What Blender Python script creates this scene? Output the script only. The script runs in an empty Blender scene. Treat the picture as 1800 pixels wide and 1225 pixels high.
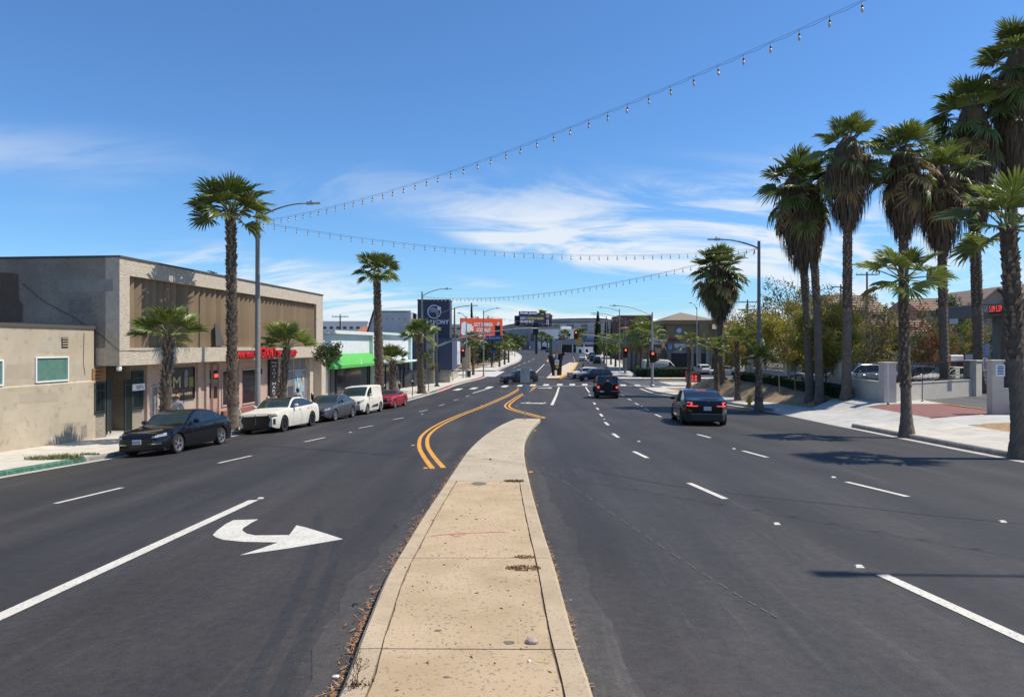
import bpy, bmesh, math, random
from mathutils import Vector, Matrix
random.seed(7)
S = bpy.context.scene
C = S.collection
R = math.radians
# ---------------------------------------------------------------- camera
F, CX, CY, CZ = 1250.0, 900.0, 606.0, 4.8      # focal length and horizon of the 1800x1225 photograph, eye height above the valley floor
cam = bpy.data.cameras.new('camera'); co = bpy.data.objects.new('camera', cam); C.objects.link(co)
cam.sensor_width = 36; cam.lens = 36 * F / 1800; cam.shift_y = -(612.5 - CY) / 1800
co.location = (0, 0, CZ); co.rotation_euler = (R(90), 0, 0)
cam.clip_start = 0.1; cam.clip_end = 8000
S.camera = co
S.render.resolution_x, S.render.resolution_y = 1024, 696
S.view_settings.view_transform = 'Standard'; S.view_settings.look = 'None'
S.view_settings.gamma = 1; S.view_settings.exposure = 0.37
# ---------------------------------------------------------------- world and sun
SUN_EL, SUN_AZ = 57.0, 3.0      # azimuth: degrees from +X towards +Y
CLOUD_AT = (8.8, 0.4, 0.0)
def build_world():
    w = bpy.data.worlds.new('World'); S.world = w; w.use_nodes = True
    nt = w.node_tree; N = nt.nodes; Lk = nt.links; N.clear()
    def n(t, **k):
        o = N.new(t)
        for a, b in k.items(): setattr(o, a, b)
        return o
    def m(op, a, b=None, c=None, clamp=False):
        o = n('ShaderNodeMath', operation=op, use_clamp=clamp)
        for i, v in enumerate((a, b, c)):
            if v is None: continue
            if isinstance(v, (int, float)): o.inputs[i].default_value = v
            else: Lk.new(v, o.inputs[i])
        return o.outputs[0]
    sky = n('ShaderNodeTexSky', sky_type='NISHITA', sun_disc=False)
    sky.sun_elevation = R(SUN_EL); sky.sun_rotation = R(90 - SUN_AZ)
    sky.altitude = 50; sky.air_density = 1.0; sky.dust_density = 0.3; sky.ozone_density = 2.5
    tc = n('ShaderNodeTexCoord'); sx = n('ShaderNodeSeparateXYZ'); Lk.new(tc.outputs['Generated'], sx.inputs[0])
    z = m('MAXIMUM', sx.outputs[2], 0.0)
    den = m('ADD', z, 0.42)
    u = m('DIVIDE', sx.outputs[0], den); v = m('DIVIDE', sx.outputs[1], den)
    cb = n('ShaderNodeCombineXYZ'); Lk.new(u, cb.inputs[0]); Lk.new(v, cb.inputs[1])
    mp = n('ShaderNodeMapping'); Lk.new(cb.outputs[0], mp.inputs[0])
    mp.inputs['Rotation'].default_value = (0, 0, R(-14)); mp.inputs['Scale'].default_value = (0.42, 0.9, 1); mp.inputs['Location'].default_value = CLOUD_AT
    big = n('ShaderNodeTexNoise'); Lk.new(mp.outputs[0], big.inputs['Vector'])
    big.inputs['Scale'].default_value = 1.9; big.inputs['Detail'].default_value = 3; big.inputs['Distortion'].default_value = 0.7
    fine = n('ShaderNodeTexNoise'); mp2 = n('ShaderNodeMapping'); Lk.new(cb.outputs[0], mp2.inputs[0])
    mp2.inputs['Rotation'].default_value = (0, 0, R(-48)); mp2.inputs['Scale'].default_value = (0.5, 1.5, 1)
    Lk.new(mp2.outputs[0], fine.inputs['Vector'])
    fine.inputs['Scale'].default_value = 3.0; fine.inputs['Detail'].default_value = 10; fine.inputs['Roughness'].default_value = 0.62; fine.inputs['Distortion'].default_value = 1.7
    r1 = n('ShaderNodeMapRange', interpolation_type='SMOOTHSTEP'); Lk.new(big.outputs[0], r1.inputs[0]); r1.inputs[1].default_value = 0.37; r1.inputs[2].default_value = 0.58
    r2 = n('ShaderNodeMapRange', interpolation_type='SMOOTHSTEP'); Lk.new(fine.outputs[0], r2.inputs[0]); r2.inputs[1].default_value = 0.38; r2.inputs[2].default_value = 0.64
    # cirrus sheet thins out overhead
    e1 = n('ShaderNodeMapRange', interpolation_type='SMOOTHSTEP'); Lk.new(z, e1.inputs[0]); e1.inputs[1].default_value = 0.27; e1.inputs[2].default_value = 0.13; e1.inputs[3].default_value = 0.0; e1.inputs[4].default_value = 1.0
    mk = m('MULTIPLY', m('MULTIPLY', r1.outputs[0], r2.outputs[0]), e1.outputs[0])
    mk = m('MULTIPLY', mk, 1.15, clamp=True)
    mk = m('MINIMUM', mk, 0.86)
    tint = n('ShaderNodeMix', data_type='RGBA', blend_type='MULTIPLY'); tint.inputs[0].default_value = 1.0
    Lk.new(sky.outputs[0], tint.inputs[6]); tint.inputs[7].default_value = (0.60, 0.92, 1.24, 1)
    mx = n('ShaderNodeMix', data_type='RGBA'); Lk.new(mk, mx.inputs[0]); Lk.new(tint.outputs[2], mx.inputs[6])
    mx.inputs[7].default_value = (6.6, 7.0, 7.4, 1)
    bg = n('ShaderNodeBackground'); Lk.new(mx.outputs[2], bg.inputs[0]); bg.inputs[1].default_value = 0.10
    out = n('ShaderNodeOutputWorld'); Lk.new(bg.outputs[0], out.inputs[0])
build_world()
sl = bpy.data.lights.new('sun', 'SUN'); sl.energy = 4.2; sl.angle = R(0.53); sl.color = (1.0, 0.93, 0.82)
so = bpy.data.objects.new('sun', sl); C.objects.link(so)
sd = Vector((math.cos(R(SUN_EL)) * math.cos(R(SUN_AZ)), math.cos(R(SUN_EL)) * math.sin(R(SUN_AZ)), math.sin(R(SUN_EL))))
so.rotation_euler = sd.to_track_quat('Z', 'Y').to_euler(); so.location = sd * 60

# ---------------------------------------------------------------- terrain functions
def interp(pts):
    xs = [p[0] for p in pts]; ys = [p[1] for p in pts]; n = len(xs)
    d = [(ys[i+1]-ys[i])/(xs[i+1]-xs[i]) for i in range(n-1)]
    m = [d[0]] + [0 if d[i-1]*d[i] <= 0 else 2*d[i-1]*d[i]/(d[i-1]+d[i]) for i in range(1, n-1)] + [d[-1]]
    def f(x):
        if x <= xs[0]: return ys[0]
        if x >= xs[-1]: return ys[-1]
        lo, hi = 0, n-1
        while hi-lo > 1:
            k = (lo+hi)//2
            if xs[k] <= x: lo = k
            else: hi = k
        h = xs[lo+1]-xs[lo]; t = (x-xs[lo])/h
        return (2*t**3-3*t*t+1)*ys[lo] + (t**3-2*t*t+t)*h*m[lo] + (-2*t**3+3*t*t)*ys[lo+1] + (t**3-t*t)*h*m[lo+1]
    return f
def sst(a, b, x):
    t = min(1, max(0, (x-a)/(b-a))); return t*t*(3-2*t)
prof = interp([(-100,-.6),(-40,-1.25),(0,-2.34),(20,-3.01),(40,-3.68),(55,-4.19),(68,-4.6),(80,-4.8),(100,-4.8),(145,-4.45),(180,-4.1),(300,-2.4),(420,-1.8),(4000,-1.8)])
XL = interp([(-60,-23.5),(0,-16.6),(19.9,-14.3),(24.8,-13.5),(33.1,-12.5),(60,-9.4),(74,-7.8),(87,-6.6),(101,-4.6),(133,-2.3),(180,1.6),(220,2.6),(260,1.6),(300,-3),(360,-17),(420,-36)])
XR = interp([(-60,13.0),(19.4,13.9),(29.9,14.4),(44.5,15.2),(60,15.0),(70,13.9),(78,14.3),(97,14.7),(154,20.3),(180,22.9),(220,25.5),(260,25.5),(300,21.5),(360,8),(420,-11)])
def terrace(x, y):
    """how far the raised lot right of the road stands above the road level there"""
    if x < 15: return 0.0
    f = sst(10, 22, y) * (1 - sst(64, 76, y))
    k = sst(XR(y)+1.9, XR(y)+4.5, x)
    lvl = -2.95 if y > 18 else -2.95 + .0336*(18-y)
    up = max(0.0, lvl - (prof(y) - .0))
    return up * f * k
def gz(x, y):
    z = CZ + prof(y)
    if x < -1.2:
        A = .68 * (1 - sst(46, 84, y))
        z -= A * min(1, (-1.2-x)/(-1.2-XL(y)+1e-6)) if y < 84 else 0
    elif x > 1.2:
        z -= .15 * (1-sst(58, 78, y)) * min(1, (x-1.2)/(XR(y)-1.2))
    return z + terrace(x, y)
def G(px, py, dz=0.0):
    """ground point (raised by dz) seen at a pixel of the photograph"""
    a, b = (px-CX)/F, (CY-py)/F
    d = 2.5; st = .25; prev = None
    while d < 900:
        e = CZ + b*d - gz(a*d, d) - dz
        if e < 0:
            lo, hi = d-st, d
            for _ in range(20):
                k = (lo+hi)/2
                if CZ + b*k - gz(a*k, k) - dz < 0: hi = k
                else: lo = k
            return Vector((a*hi, hi, gz(a*hi, hi)+dz))
        d += st
    return Vector((a*900, 900, gz(a*900, 900)))
def W(px, py, d): return Vector(((px-CX)*d/F, d, CZ-(py-CY)*d/F))
def hgt(py, d): return CZ-(py-CY)*d/F

# ---------------------------------------------------------------- materials
MATS = {}
def mat(name, c, c2=None, scale=6.0, rough=.8, metal=0.0, bump=0.0, bscale=60.0, rnd=0.0, spec=.5, coat=0.0, emis=None, estr=1.0, detail=6, trans=0.0, lo=.35, hi=.65, speck=None, sscale=200.0, samt=.6):
    if name in MATS: return MATS[name]
    m = bpy.data.materials.new(name); m.use_nodes = True; nt = m.node_tree; N = nt.nodes; L = nt.links
    b = N['Principled BSDF']; out = N['Material Output']
    b.inputs['Roughness'].default_value = rough; b.inputs['Metallic'].default_value = metal
    b.inputs['Specular IOR Level'].default_value = spec; b.inputs['Coat Weight'].default_value = coat; b.inputs['Coat Roughness'].default_value = .03
    c = tuple(c)+(1,); cur = None
    tc = N.new('ShaderNodeTexCoord')
    if c2:
        no = N.new('ShaderNodeTexNoise'); no.inputs['Scale'].default_value = scale; no.inputs['Detail'].default_value = detail; no.inputs['Roughness'].default_value = .6
        L.new(tc.outputs['Object'], no.inputs['Vector'])
        mr = N.new('ShaderNodeMapRange'); mr.inputs[1].default_value = lo; mr.inputs[2].default_value = hi; L.new(no.outputs[0], mr.inputs[0])
        mx = N.new('ShaderNodeMix'); mx.data_type = 'RGBA'; L.new(mr.outputs[0], mx.inputs[0]); mx.inputs[6].default_value = c; mx.inputs[7].default_value = tuple(c2)+(1,)
        cur = mx.outputs[2]
    if speck:
        n3 = N.new('ShaderNodeTexNoise'); n3.inputs['Scale'].default_value = sscale; n3.inputs['Detail'].default_value = 2; L.new(tc.outputs['Object'], n3.inputs['Vector'])
        m3 = N.new('ShaderNodeMapRange'); m3.inputs[1].default_value = .58; m3.inputs[2].default_value = .70; m3.inputs[4].default_value = samt; L.new(n3.outputs[0], m3.inputs[0])
        x3 = N.new('ShaderNodeMix'); x3.data_type = 'RGBA'; L.new(m3.outputs[0], x3.inputs[0])
        if cur: L.new(cur, x3.inputs[6])
        else: x3.inputs[6].default_value = c
        x3.inputs[7].default_value = tuple(speck)+(1,); cur = x3.outputs[2]
    if rnd:
        oi = N.new('ShaderNodeObjectInfo'); mr2 = N.new('ShaderNodeMapRange'); mr2.inputs[3].default_value = 1-rnd; mr2.inputs[4].default_value = 1+rnd
        L.new(oi.outputs['Random'], mr2.inputs[0])
        hs = N.new('ShaderNodeHueSaturation'); L.new(mr2.outputs[0], hs.inputs['Value'])
        if cur: L.new(cur, hs.inputs['Color'])
        else: hs.inputs['Color'].default_value = c
        cur = hs.outputs[0]
    if cur: L.new(cur, b.inputs['Base Color'])
    else: b.inputs['Base Color'].default_value = c
    if bump:
        n2 = N.new('ShaderNodeTexNoise'); n2.inputs['Scale'].default_value = bscale; n2.inputs['Detail'].default_value = 4; L.new(tc.outputs['Object'], n2.inputs['Vector'])
        bp = N.new('ShaderNodeBump'); bp.inputs['Strength'].default_value = bump; bp.inputs['Distance'].default_value = .05; L.new(n2.outputs[0], bp.inputs['Height']); L.new(bp.outputs[0], b.inputs['Normal'])
    if emis:
        b.inputs['Emission Color'].default_value = tuple(emis)+(1,); b.inputs['Emission Strength'].default_value = estr
    if trans:
        tr = N.new('ShaderNodeBsdfTranslucent'); ms = N.new('ShaderNodeMixShader'); ms.inputs[0].default_value = trans
        if cur: L.new(cur, tr.inputs[0])
        else: tr.inputs[0].default_value = c
        L.new(b.outputs[0], ms.inputs[1]); L.new(tr.outputs[0], ms.inputs[2]); L.new(ms.outputs[0], out.inputs[0])
    MATS[name] = m
    return m
# asphalt gets worn tracks, fine cracks and aggregate
def asphalt(name, c, c2, warm, crack=.5):
    m = mat(name, c, c2, scale=.22, rough=.72, bump=.25, bscale=90, detail=9, lo=.36, hi=.64, speck=warm, sscale=75, samt=.5)
    nt = m.node_tree; N = nt.nodes; L = nt.links; b = N['Principled BSDF']
    src = b.inputs['Base Color'].links[0].from_socket
    tc = [x for x in N if x.type == 'TEX_COORD'][0]
    mp = N.new('ShaderNodeMapping'); mp.inputs['Rotation'].default_value = (0, 0, R(6)); mp.inputs['Scale'].default_value = (1.0, .05, 1); L.new(tc.outputs['Object'], mp.inputs[0])
    st = N.new('ShaderNodeTexNoise'); st.inputs['Scale'].default_value = 1.1; st.inputs['Detail'].default_value = 7; L.new(mp.outputs[0], st.inputs['Vector'])
    r = N.new('ShaderNodeMapRange'); r.inputs[1].default_value = .35; r.inputs[2].default_value = .7; r.inputs[3].default_value = .70; r.inputs[4].default_value = 1.28; L.new(st.outputs[0], r.inputs[0])
    hs = N.new('ShaderNodeHueSaturation'); L.new(src, hs.inputs['Color']); L.new(r.outputs[0], hs.inputs['Value'])
    mpb = N.new('ShaderNodeMapping'); mpb.inputs['Rotation'].default_value = (0, 0, R(4)); mpb.inputs['Scale'].default_value = (.33, .018, 1); L.new(tc.outputs['Object'], mpb.inputs[0])
    sb = N.new('ShaderNodeTexNoise'); sb.inputs['Scale'].default_value = 1.6; sb.inputs['Detail'].default_value = 3; L.new(mpb.outputs[0], sb.inputs['Vector'])
    rb = N.new('ShaderNodeMapRange'); rb.inputs[1].default_value = .42; rb.inputs[2].default_value = .60; L.new(sb.outputs[0], rb.inputs[0])
    tb = N.new('ShaderNodeMix'); tb.data_type = 'RGBA'; tb.blend_type = 'MULTIPLY'; L.new(rb.outputs[0], tb.inputs[0]); L.new(hs.outputs[0], tb.inputs[6]); tb.inputs[7].default_value = (.80,.83,.88,1)
    # patchy wear a hand wide and scuffs drawn out along the lanes
    md = N.new('ShaderNodeTexNoise'); md.inputs['Scale'].default_value = 9; md.inputs['Detail'].default_value = 10; md.inputs['Roughness'].default_value = .72; L.new(tc.outputs['Object'], md.inputs['Vector'])
    rm_ = N.new('ShaderNodeMapRange'); rm_.inputs[1].default_value = .3; rm_.inputs[2].default_value = .7; rm_.inputs[3].default_value = .68; rm_.inputs[4].default_value = 1.36; L.new(md.outputs[0], rm_.inputs[0])
    mps = N.new('ShaderNodeMapping'); mps.inputs['Rotation'].default_value = (0, 0, R(9)); mps.inputs['Scale'].default_value = (5.0, .22, 1); L.new(tc.outputs['Object'], mps.inputs[0])
    sc_ = N.new('ShaderNodeTexNoise'); sc_.inputs['Scale'].default_value = 1.3; sc_.inputs['Detail'].default_value = 9; sc_.inputs['Distortion'].default_value = .8; L.new(mps.outputs[0], sc_.inputs['Vector'])
    rs_ = N.new('ShaderNodeMapRange'); rs_.inputs[1].default_value = .60; rs_.inputs[2].default_value = .78; rs_.inputs[3].default_value = 1.0; rs_.inputs[4].default_value = 1.55; L.new(sc_.outputs[0], rs_.inputs[0])
    mm_ = N.new('ShaderNodeMath'); mm_.operation = 'MULTIPLY'; L.new(rm_.outputs[0], mm_.inputs[0]); L.new(rs_.outputs[0], mm_.inputs[1])
    h2 = N.new('ShaderNodeHueSaturation'); L.new(tb.outputs[2], h2.inputs['Color']); L.new(mm_.outputs[0], h2.inputs['Value'])
    hs = h2
    # hairline cracks: thin zero crossings of a large noise
    cn = N.new('ShaderNodeTexNoise'); cn.inputs['Scale'].default_value = .16; cn.inputs['Detail'].default_value = 6; cn.inputs['Roughness'].default_value = .55; L.new(tc.outputs['Object'], cn.inputs['Vector'])
    a = N.new('ShaderNodeMath'); a.operation = 'SUBTRACT'; L.new(cn.outputs[0], a.inputs[0]); a.inputs[1].default_value = .5
    ab = N.new('ShaderNodeMath'); ab.operation = 'ABSOLUTE'; L.new(a.outputs[0], ab.inputs[0])
    cr = N.new('ShaderNodeMapRange'); cr.inputs[1].default_value = .0; cr.inputs[2].default_value = .0016; cr.inputs[3].default_value = crack; cr.inputs[4].default_value = 0; L.new(ab.outputs[0], cr.inputs[0])
    mx = N.new('ShaderNodeMix'); mx.data_type = 'RGBA'; L.new(cr.outputs[0], mx.inputs[0]); L.new(hs.outputs[0], mx.inputs[6]); mx.inputs[7].default_value = (.012, .012, .012, 1)
    L.new(mx.outputs[2], b.inputs['Base Color'])
    return m
ASPH = asphalt('asphalt', (.0275,.0240,.0212), (.043,.038,.0335), (.078,.069,.06))
ASPHB = asphalt('asphalt_brown', (.030,.0245,.020), (.045,.037,.0305), (.09,.077,.062), .25)
ASPHF = asphalt('asphalt_old', (.075,.074,.073), (.10,.097,.094), (.14,.135,.13), .6)
def paint(name, c, wear):
    m = mat(name, c, tuple(v*.86 for v in c), scale=3, rough=.7, speck=wear, sscale=26, samt=.75)
    for x in m.node_tree.nodes:
        if x.type == 'MAP_RANGE' and abs(x.inputs[1].default_value-.58) < 1e-4: x.inputs[1].default_value = .565; x.inputs[2].default_value = .68
    return m
PWHITE = paint('paint_white', (.66,.62,.525), (.30,.28,.24)); PYEL = paint('paint_yellow', (.72,.33,.03), (.36,.18,.04))
CONC = mat('concrete', (.47,.43,.355), (.58,.535,.45), scale=1.7, rough=.9, bump=.15, bscale=120, rnd=.05, speck=(.26,.23,.19), sscale=60, samt=.35)
CONCD = mat('concrete_median', (.40,.29,.165), (.50,.372,.228), scale=1.3, rough=.92, bump=.3, bscale=110, rnd=.05, speck=(.17,.12,.08), sscale=28, samt=.7, detail=10)
CONCK = mat('concrete_kerb', (.40,.30,.185), (.485,.375,.245), scale=2.2, rough=.92, bump=.3, bscale=130, rnd=.06, speck=(.15,.12,.09), sscale=34, samt=.55, detail=10)
GUT = mat('gutter', (.40,.37,.31), (.50,.46,.39), scale=2, rough=.9, bump=.2, bscale=80)
KERB = mat('kerb_grey', (.20,.185,.165), (.32,.295,.26), scale=4, rough=.9, bump=.3, bscale=70)
KGREEN = mat('kerb_green', (.025,.11,.07), (.06,.17,.11), scale=7, rough=.7, speck=(.3,.3,.25), sscale=14, samt=.45)
KRED = mat('kerb_red', (.38,.06,.06), (.30,.09,.08), scale=5, rough=.8, speck=(.4,.35,.3), sscale=12, samt=.6)
SOIL = mat('soil', (.17,.12,.075), (.26,.19,.12), scale=2.5, rough=1, bump=.5, bscale=30)
DIRT = mat('dirt', (.36,.25,.14), (.24,.165,.095), scale=1.1, rough=1, bump=.8, bscale=14, speck=(.46,.34,.2), sscale=20, samt=.6, detail=9)
MULCH = mat('mulch', (.46,.31,.16), (.30,.19,.09), scale=6, rough=1, bump=1, bscale=25, speck=(.6,.44,.26), sscale=30, samt=.6)
GAP = mat('joint_dirt', (.10,.075,.05), (.16,.12,.085), scale=10, rough=1)
BLACK = mat('black_paint', (.012,.012,.013), rough=.5)
BLKM = mat('black_metal', (.018,.019,.02), rough=.45, metal=.3)
STEEL = mat('galvanised', (.30,.31,.32), (.38,.39,.40), scale=8, rough=.5, metal=.55)
POLEC = mat('lamp_pole_grey', (.20,.20,.195), (.28,.275,.265), scale=9, rough=.75, bump=.1)
POLED = mat('lamp_pole_dark', (.10,.105,.11), (.14,.145,.15), scale=7, rough=.6)
WHITE = mat('white_plain', (.78,.78,.77), rough=.5)
GLASSD = mat('dark_glass', (.012,.014,.016), rough=.06, spec=.7)
GLASSS = mat('shop_glass', (.02,.022,.024), (.035,.035,.035), scale=.8, rough=.08, spec=.6)

# ---------------------------------------------------------------- mesh builder
class MB:
    def __init__(s): s.v = []; s.f = []; s.m = []
    def add(s, vs, fs, mi=0):
        n = len(s.v); s.v += [tuple(v) for v in vs]; s.f += [tuple(i+n for i in f) for f in fs]; s.m += [mi]*len(fs); return s
    def box(s, x0, x1, y0, y1, z0, z1, mi=0):
        return s.add([(x0,y0,z0),(x1,y0,z0),(x1,y1,z0),(x0,y1,z0),(x0,y0,z1),(x1,y0,z1),(x1,y1,z1),(x0,y1,z1)],
                     [(0,3,2,1),(4,5,6,7),(0,1,5,4),(1,2,6,5),(2,3,7,6),(3,0,4,7)], mi)
    def bbox(s, x0, x1, y0, y1, z0, z1, b=.02, mi=0):
        """box with chamfered edges"""
        bm = bmesh.new(); bmesh.ops.create_cube(bm, size=1)
        for v in bm.verts: v.co = Vector(((x0+x1)/2+v.co.x*(x1-x0), (y0+y1)/2+v.co.y*(y1-y0), (z0+z1)/2+v.co.z*(z1-z0)))
        bmesh.ops.bevel(bm, geom=bm.edges[:], offset=min(b, .45*min(x1-x0, y1-y0, z1-z0)), segments=1, affect='EDGES')
        bm.verts.index_update(); s.add([v.co[:] for v in bm.verts], [[v.index for v in f.verts] for f in bm.faces], mi); bm.free(); return s
    def obox(s, c, sx, sy, sz, rz=0, mi=0, rx=0, ry=0):
        M = Matrix.Translation(c) @ Matrix.Rotation(rz,4,'Z') @ Matrix.Rotation(ry,4,'Y') @ Matrix.Rotation(rx,4,'X')
        q = MB().box(-sx/2,sx/2,-sy/2,sy/2,-sz/2,sz/2); return s.add([M @ Vector(v) for v in q.v], q.f, mi)
    def tube(s, pts, rad, n=8, mi=0, cap=True):
        pts = [Vector(p) for p in pts]; k = len(pts)
        if not isinstance(rad, (list, tuple)): rad = [rad]*k
        vs = []; fs = []
        up = Vector((0,0,1))
        for i, p in enumerate(pts):
            t = (pts[min(i+1,k-1)]-pts[max(i-1,0)]).normalized()
            a = t.cross(up if abs(t.dot(up)) < .95 else Vector((1,0,0))).normalized(); b = a.cross(t).normalized()
            if abs(t.dot(up)) >= .95: a = Vector((1,0,0)) - t*t.x; a.normalize(); b = t.cross(a)
            for j in range(n):
                w = 2*math.pi*j/n; vs.append(p + (a*math.cos(w)+b*math.sin(w))*rad[i])
        for i in range(k-1):
            for j in range(n):
                fs.append((i*n+j, i*n+(j+1)%n, (i+1)*n+(j+1)%n, (i+1)*n+j))
        if cap: fs.append(tuple(range(n-1,-1,-1))); fs.append(tuple((k-1)*n+j for j in range(n)))
        return s.add(vs, fs, mi)
    def lathe(s, prf, n=12, o=(0,0,0), mi=0, axis='Z'):
        vs = []; fs = []; k = len(prf)
        for r, z in prf:
            for j in range(n):
                w = 2*math.pi*j/n; a, b = r*math.cos(w), r*math.sin(w)
                p = (a,b,z) if axis == 'Z' else ((z,a,b) if axis == 'X' else (b,z,a))
                vs.append((o[0]+p[0], o[1]+p[1], o[2]+p[2]))
        for i in range(k-1):
            for j in range(n): fs.append((i*n+j, i*n+(j+1)%n, (i+1)*n+(j+1)%n, (i+1)*n+j))
        fs.append(tuple(range(n-1,-1,-1))); fs.append(tuple((k-1)*n+j for j in range(n)))
        return s.add(vs, fs, mi)
    def prism(s, poly, z0, z1, mi=0):
        n = len(poly); A = sum(poly[i][0]*poly[(i+1)%n][1]-poly[(i+1)%n][0]*poly[i][1] for i in range(n))
        if A < 0: poly = poly[::-1]
        g = lambda z, p: z(p[0], p[1]) if callable(z) else z
        vs = [(p[0],p[1],g(z0,p)) for p in poly]+[(p[0],p[1],g(z1,p)) for p in poly]
        return s.add(vs, [tuple(range(n-1,-1,-1)), tuple(range(n,2*n))]+[(i,(i+1)%n,n+(i+1)%n,n+i) for i in range(n)], mi)
    def build(s, name, mats, parent=None, smooth=False, auto=None):
        me = bpy.data.meshes.new(name); me.from_pydata(s.v, [], s.f)
        if not isinstance(mats, (list, tuple)): mats = [mats]
        for m in mats: me.materials.append(m)
        if len(mats) > 1:
            for p, i in zip(me.polygons, s.m): p.material_index = i
        if smooth: me.polygons.foreach_set('use_smooth', [True]*len(me.polygons))
        me.update()
        o = bpy.data.objects.new(name, me); C.objects.link(o)
        if parent: o.parent = parent
        if auto:
            me.set_sharp_from_angle(angle=R(auto)) if smooth else None
        return o
def tag(o, label=None, cat=None, group=None, kind=None):
    if label: o['label'] = label
    if cat: o['category'] = cat
    if group: o['group'] = group
    if kind: o['kind'] = kind
    return o
def thing(name, label, cat, loc=(0,0,0), rz=0, group=None):
    o = bpy.data.objects.new(name, None); C.objects.link(o); o.location = loc; o.rotation_euler = (0,0,rz); o.empty_display_size = .3
    return tag(o, label, cat, group)
def struct(o): o['kind'] = 'structure'; return o
def inst(me, name, parent, loc=(0,0,0), rot=(0,0,0), sc=1):
    o = bpy.data.objects.new(name, me); C.objects.link(o); o.parent = parent; o.location = loc; o.rotation_euler = rot
    o.scale = (sc,sc,sc) if isinstance(sc, (int,float)) else sc
    return o
# text as a mesh: fitted to width w and height h, in the local XZ plane facing -Y
def text_mesh(txt, h, w=None, depth=.02, bold=0.0):
    cu = bpy.data.curves.new('t', 'FONT'); cu.body = txt; cu.extrude = .5; cu.offset = bold; cu.resolution_u = 3
    o = bpy.data.objects.new('t', cu); C.objects.link(o); dg = bpy.context.evaluated_depsgraph_get(); dg.update()
    me = bpy.data.meshes.new_from_object(o.evaluated_get(dg)); bpy.data.objects.remove(o); bpy.data.curves.remove(cu)
    xs = [v.co.x for v in me.vertices]; ys = [v.co.y for v in me.vertices]
    if not xs: return None, 0
    x0, x1, y0, y1 = min(xs), max(xs), min(ys), max(ys); k = h/.72; kx = k if w is None else w/(x1-x0)
    for v in me.vertices:
        x, y, z = v.co; v.co = ((x-x0)*kx, -(z+.5)*depth, (y-(y0 if w is not None else 0))*(h/(y1-y0) if w is not None else k))
    return me, (x1-x0)*kx
def text(name, txt, h, m, parent, loc, w=None, depth=.02, bold=0.0, center=False, rot=(0,0,0)):
    me, ww = text_mesh(txt, h, w, depth, bold); me.materials.append(m)
    loc = Vector(loc)
    if center: loc = loc - Vector((ww/2*math.cos(rot[2]), ww/2*math.sin(rot[2]), 0))
    return inst(me, name, parent, loc, rot)
def letters(txt, h, w, m, parent, loc, depth=.06, bold=.02, name='letter'):
    """channel letters, each its own part, fitted into width w"""
    ms = [(ch, text_mesh(ch, h, None, depth, bold) if ch != ' ' else (None, h*.35)) for ch in txt]
    tot = sum(q[1] for _, q in ms) + .12*h*(len(txt)-1); k = w/tot; x = loc[0]
    for ch, (me, ww) in ms:
        if me:
            for v in me.vertices: v.co.x *= k
            me.materials.append(m); inst(me, name, parent, (x, loc[1], loc[2]))
        x += (ww+.12*h)*k
# ---------------------------------------------------------------- ground sheet
def frange(a, b, s):
    r = []; n = int(round((b-a)/s))
    return [a+(b-a)*i/n for i in range(n+1)]
def grid_sheet(name, xs, ys, zf, m, parent=None, mask=None):
    q = MB(); nx = len(xs)
    q.v = [(x(y) if callable(x) else x, y, 0) for y in ys for x in xs]
    q.v = [(x, y, zf(x, y)) for x, y, _ in q.v]
    for j in range(len(ys)-1):
        for i in range(nx-1):
            q.f.append((j*nx+i, j*nx+i+1, (j+1)*nx+i+1, (j+1)*nx+i)); q.m.append(0)
    return q.build(name, m, parent, smooth=True)
def tz(x, y):
    return gz(max(-60, min(90, x)), y) - (.16 if XL(y)-3.5 < x < XR(y)+3.5 and y < 430 else .05)
struct(grid_sheet('ground', [-3000,-1200,-500,-250,-150,-100,-70]+frange(-50,70,2.5)+[85,100,130,180,260,500,1200,3000],
    [-300,-150,-80]+frange(-50,160,2.5)+frange(165,430,8)+[480,560,700,1000,1600,4000], tz,
    mat('ground_mix', (.30,.255,.19), (.22,.19,.15), scale=.15, rough=1, bump=.3, bscale=8, detail=8)))
# ---------------------------------------------------------------- road
cols = [(lambda t: (lambda y: -1.2+(XL(y)+1.2)*t))(1-i/6) for i in range(7)] + [1.2] + [(lambda t: (lambda y: 1.2+(XR(y)-1.2)*t))(i/7) for i in range(1,8)]
road = struct(grid_sheet('road', cols, frange(-50,430,1.5), gz, ASPH))
xst = struct(grid_sheet('cross_street', [13.9]+frange(16,100,3), frange(79.5,96.5,1.7), lambda x, y: gz(x,y)-.004, ASPHF))
lst = struct(grid_sheet('side_street', frange(-70,-4.2,3), frange(107,124,1.7), lambda x, y: gz(x,y)-.004, ASPHF))
def dec(parent): return parent
def ribbon(name, pts, w, m, parent, dz=.006, off=0.0, step=1.0):
    """painted line along world points"""
    P = []
    for a, b in zip(pts[:-1], pts[1:]):
        k = max(1, int((Vector(b[:2])-Vector(a[:2])).length/step))
        for i in range(k): P.append(Vector(a[:2]).lerp(Vector(b[:2]), i/k))
    P.append(Vector(pts[-1][:2])); q = MB(); n = len(P)
    for i, p in enumerate(P):
        t = (P[min(i+1,n-1)]-P[max(i-1,0)]).normalized(); nn = Vector((-t.y, t.x)); ww = w
        for sgn in (1, -1):
            c = p + nn*(off+sgn*ww/2); q.v.append((c.x, c.y, gz(c.x,c.y)+dz))
    for i in range(n-1): q.f.append((2*i, 2*i+1, 2*i+3, 2*i+2)); q.m.append(0)
    return q.build(name, m, parent)
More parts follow.
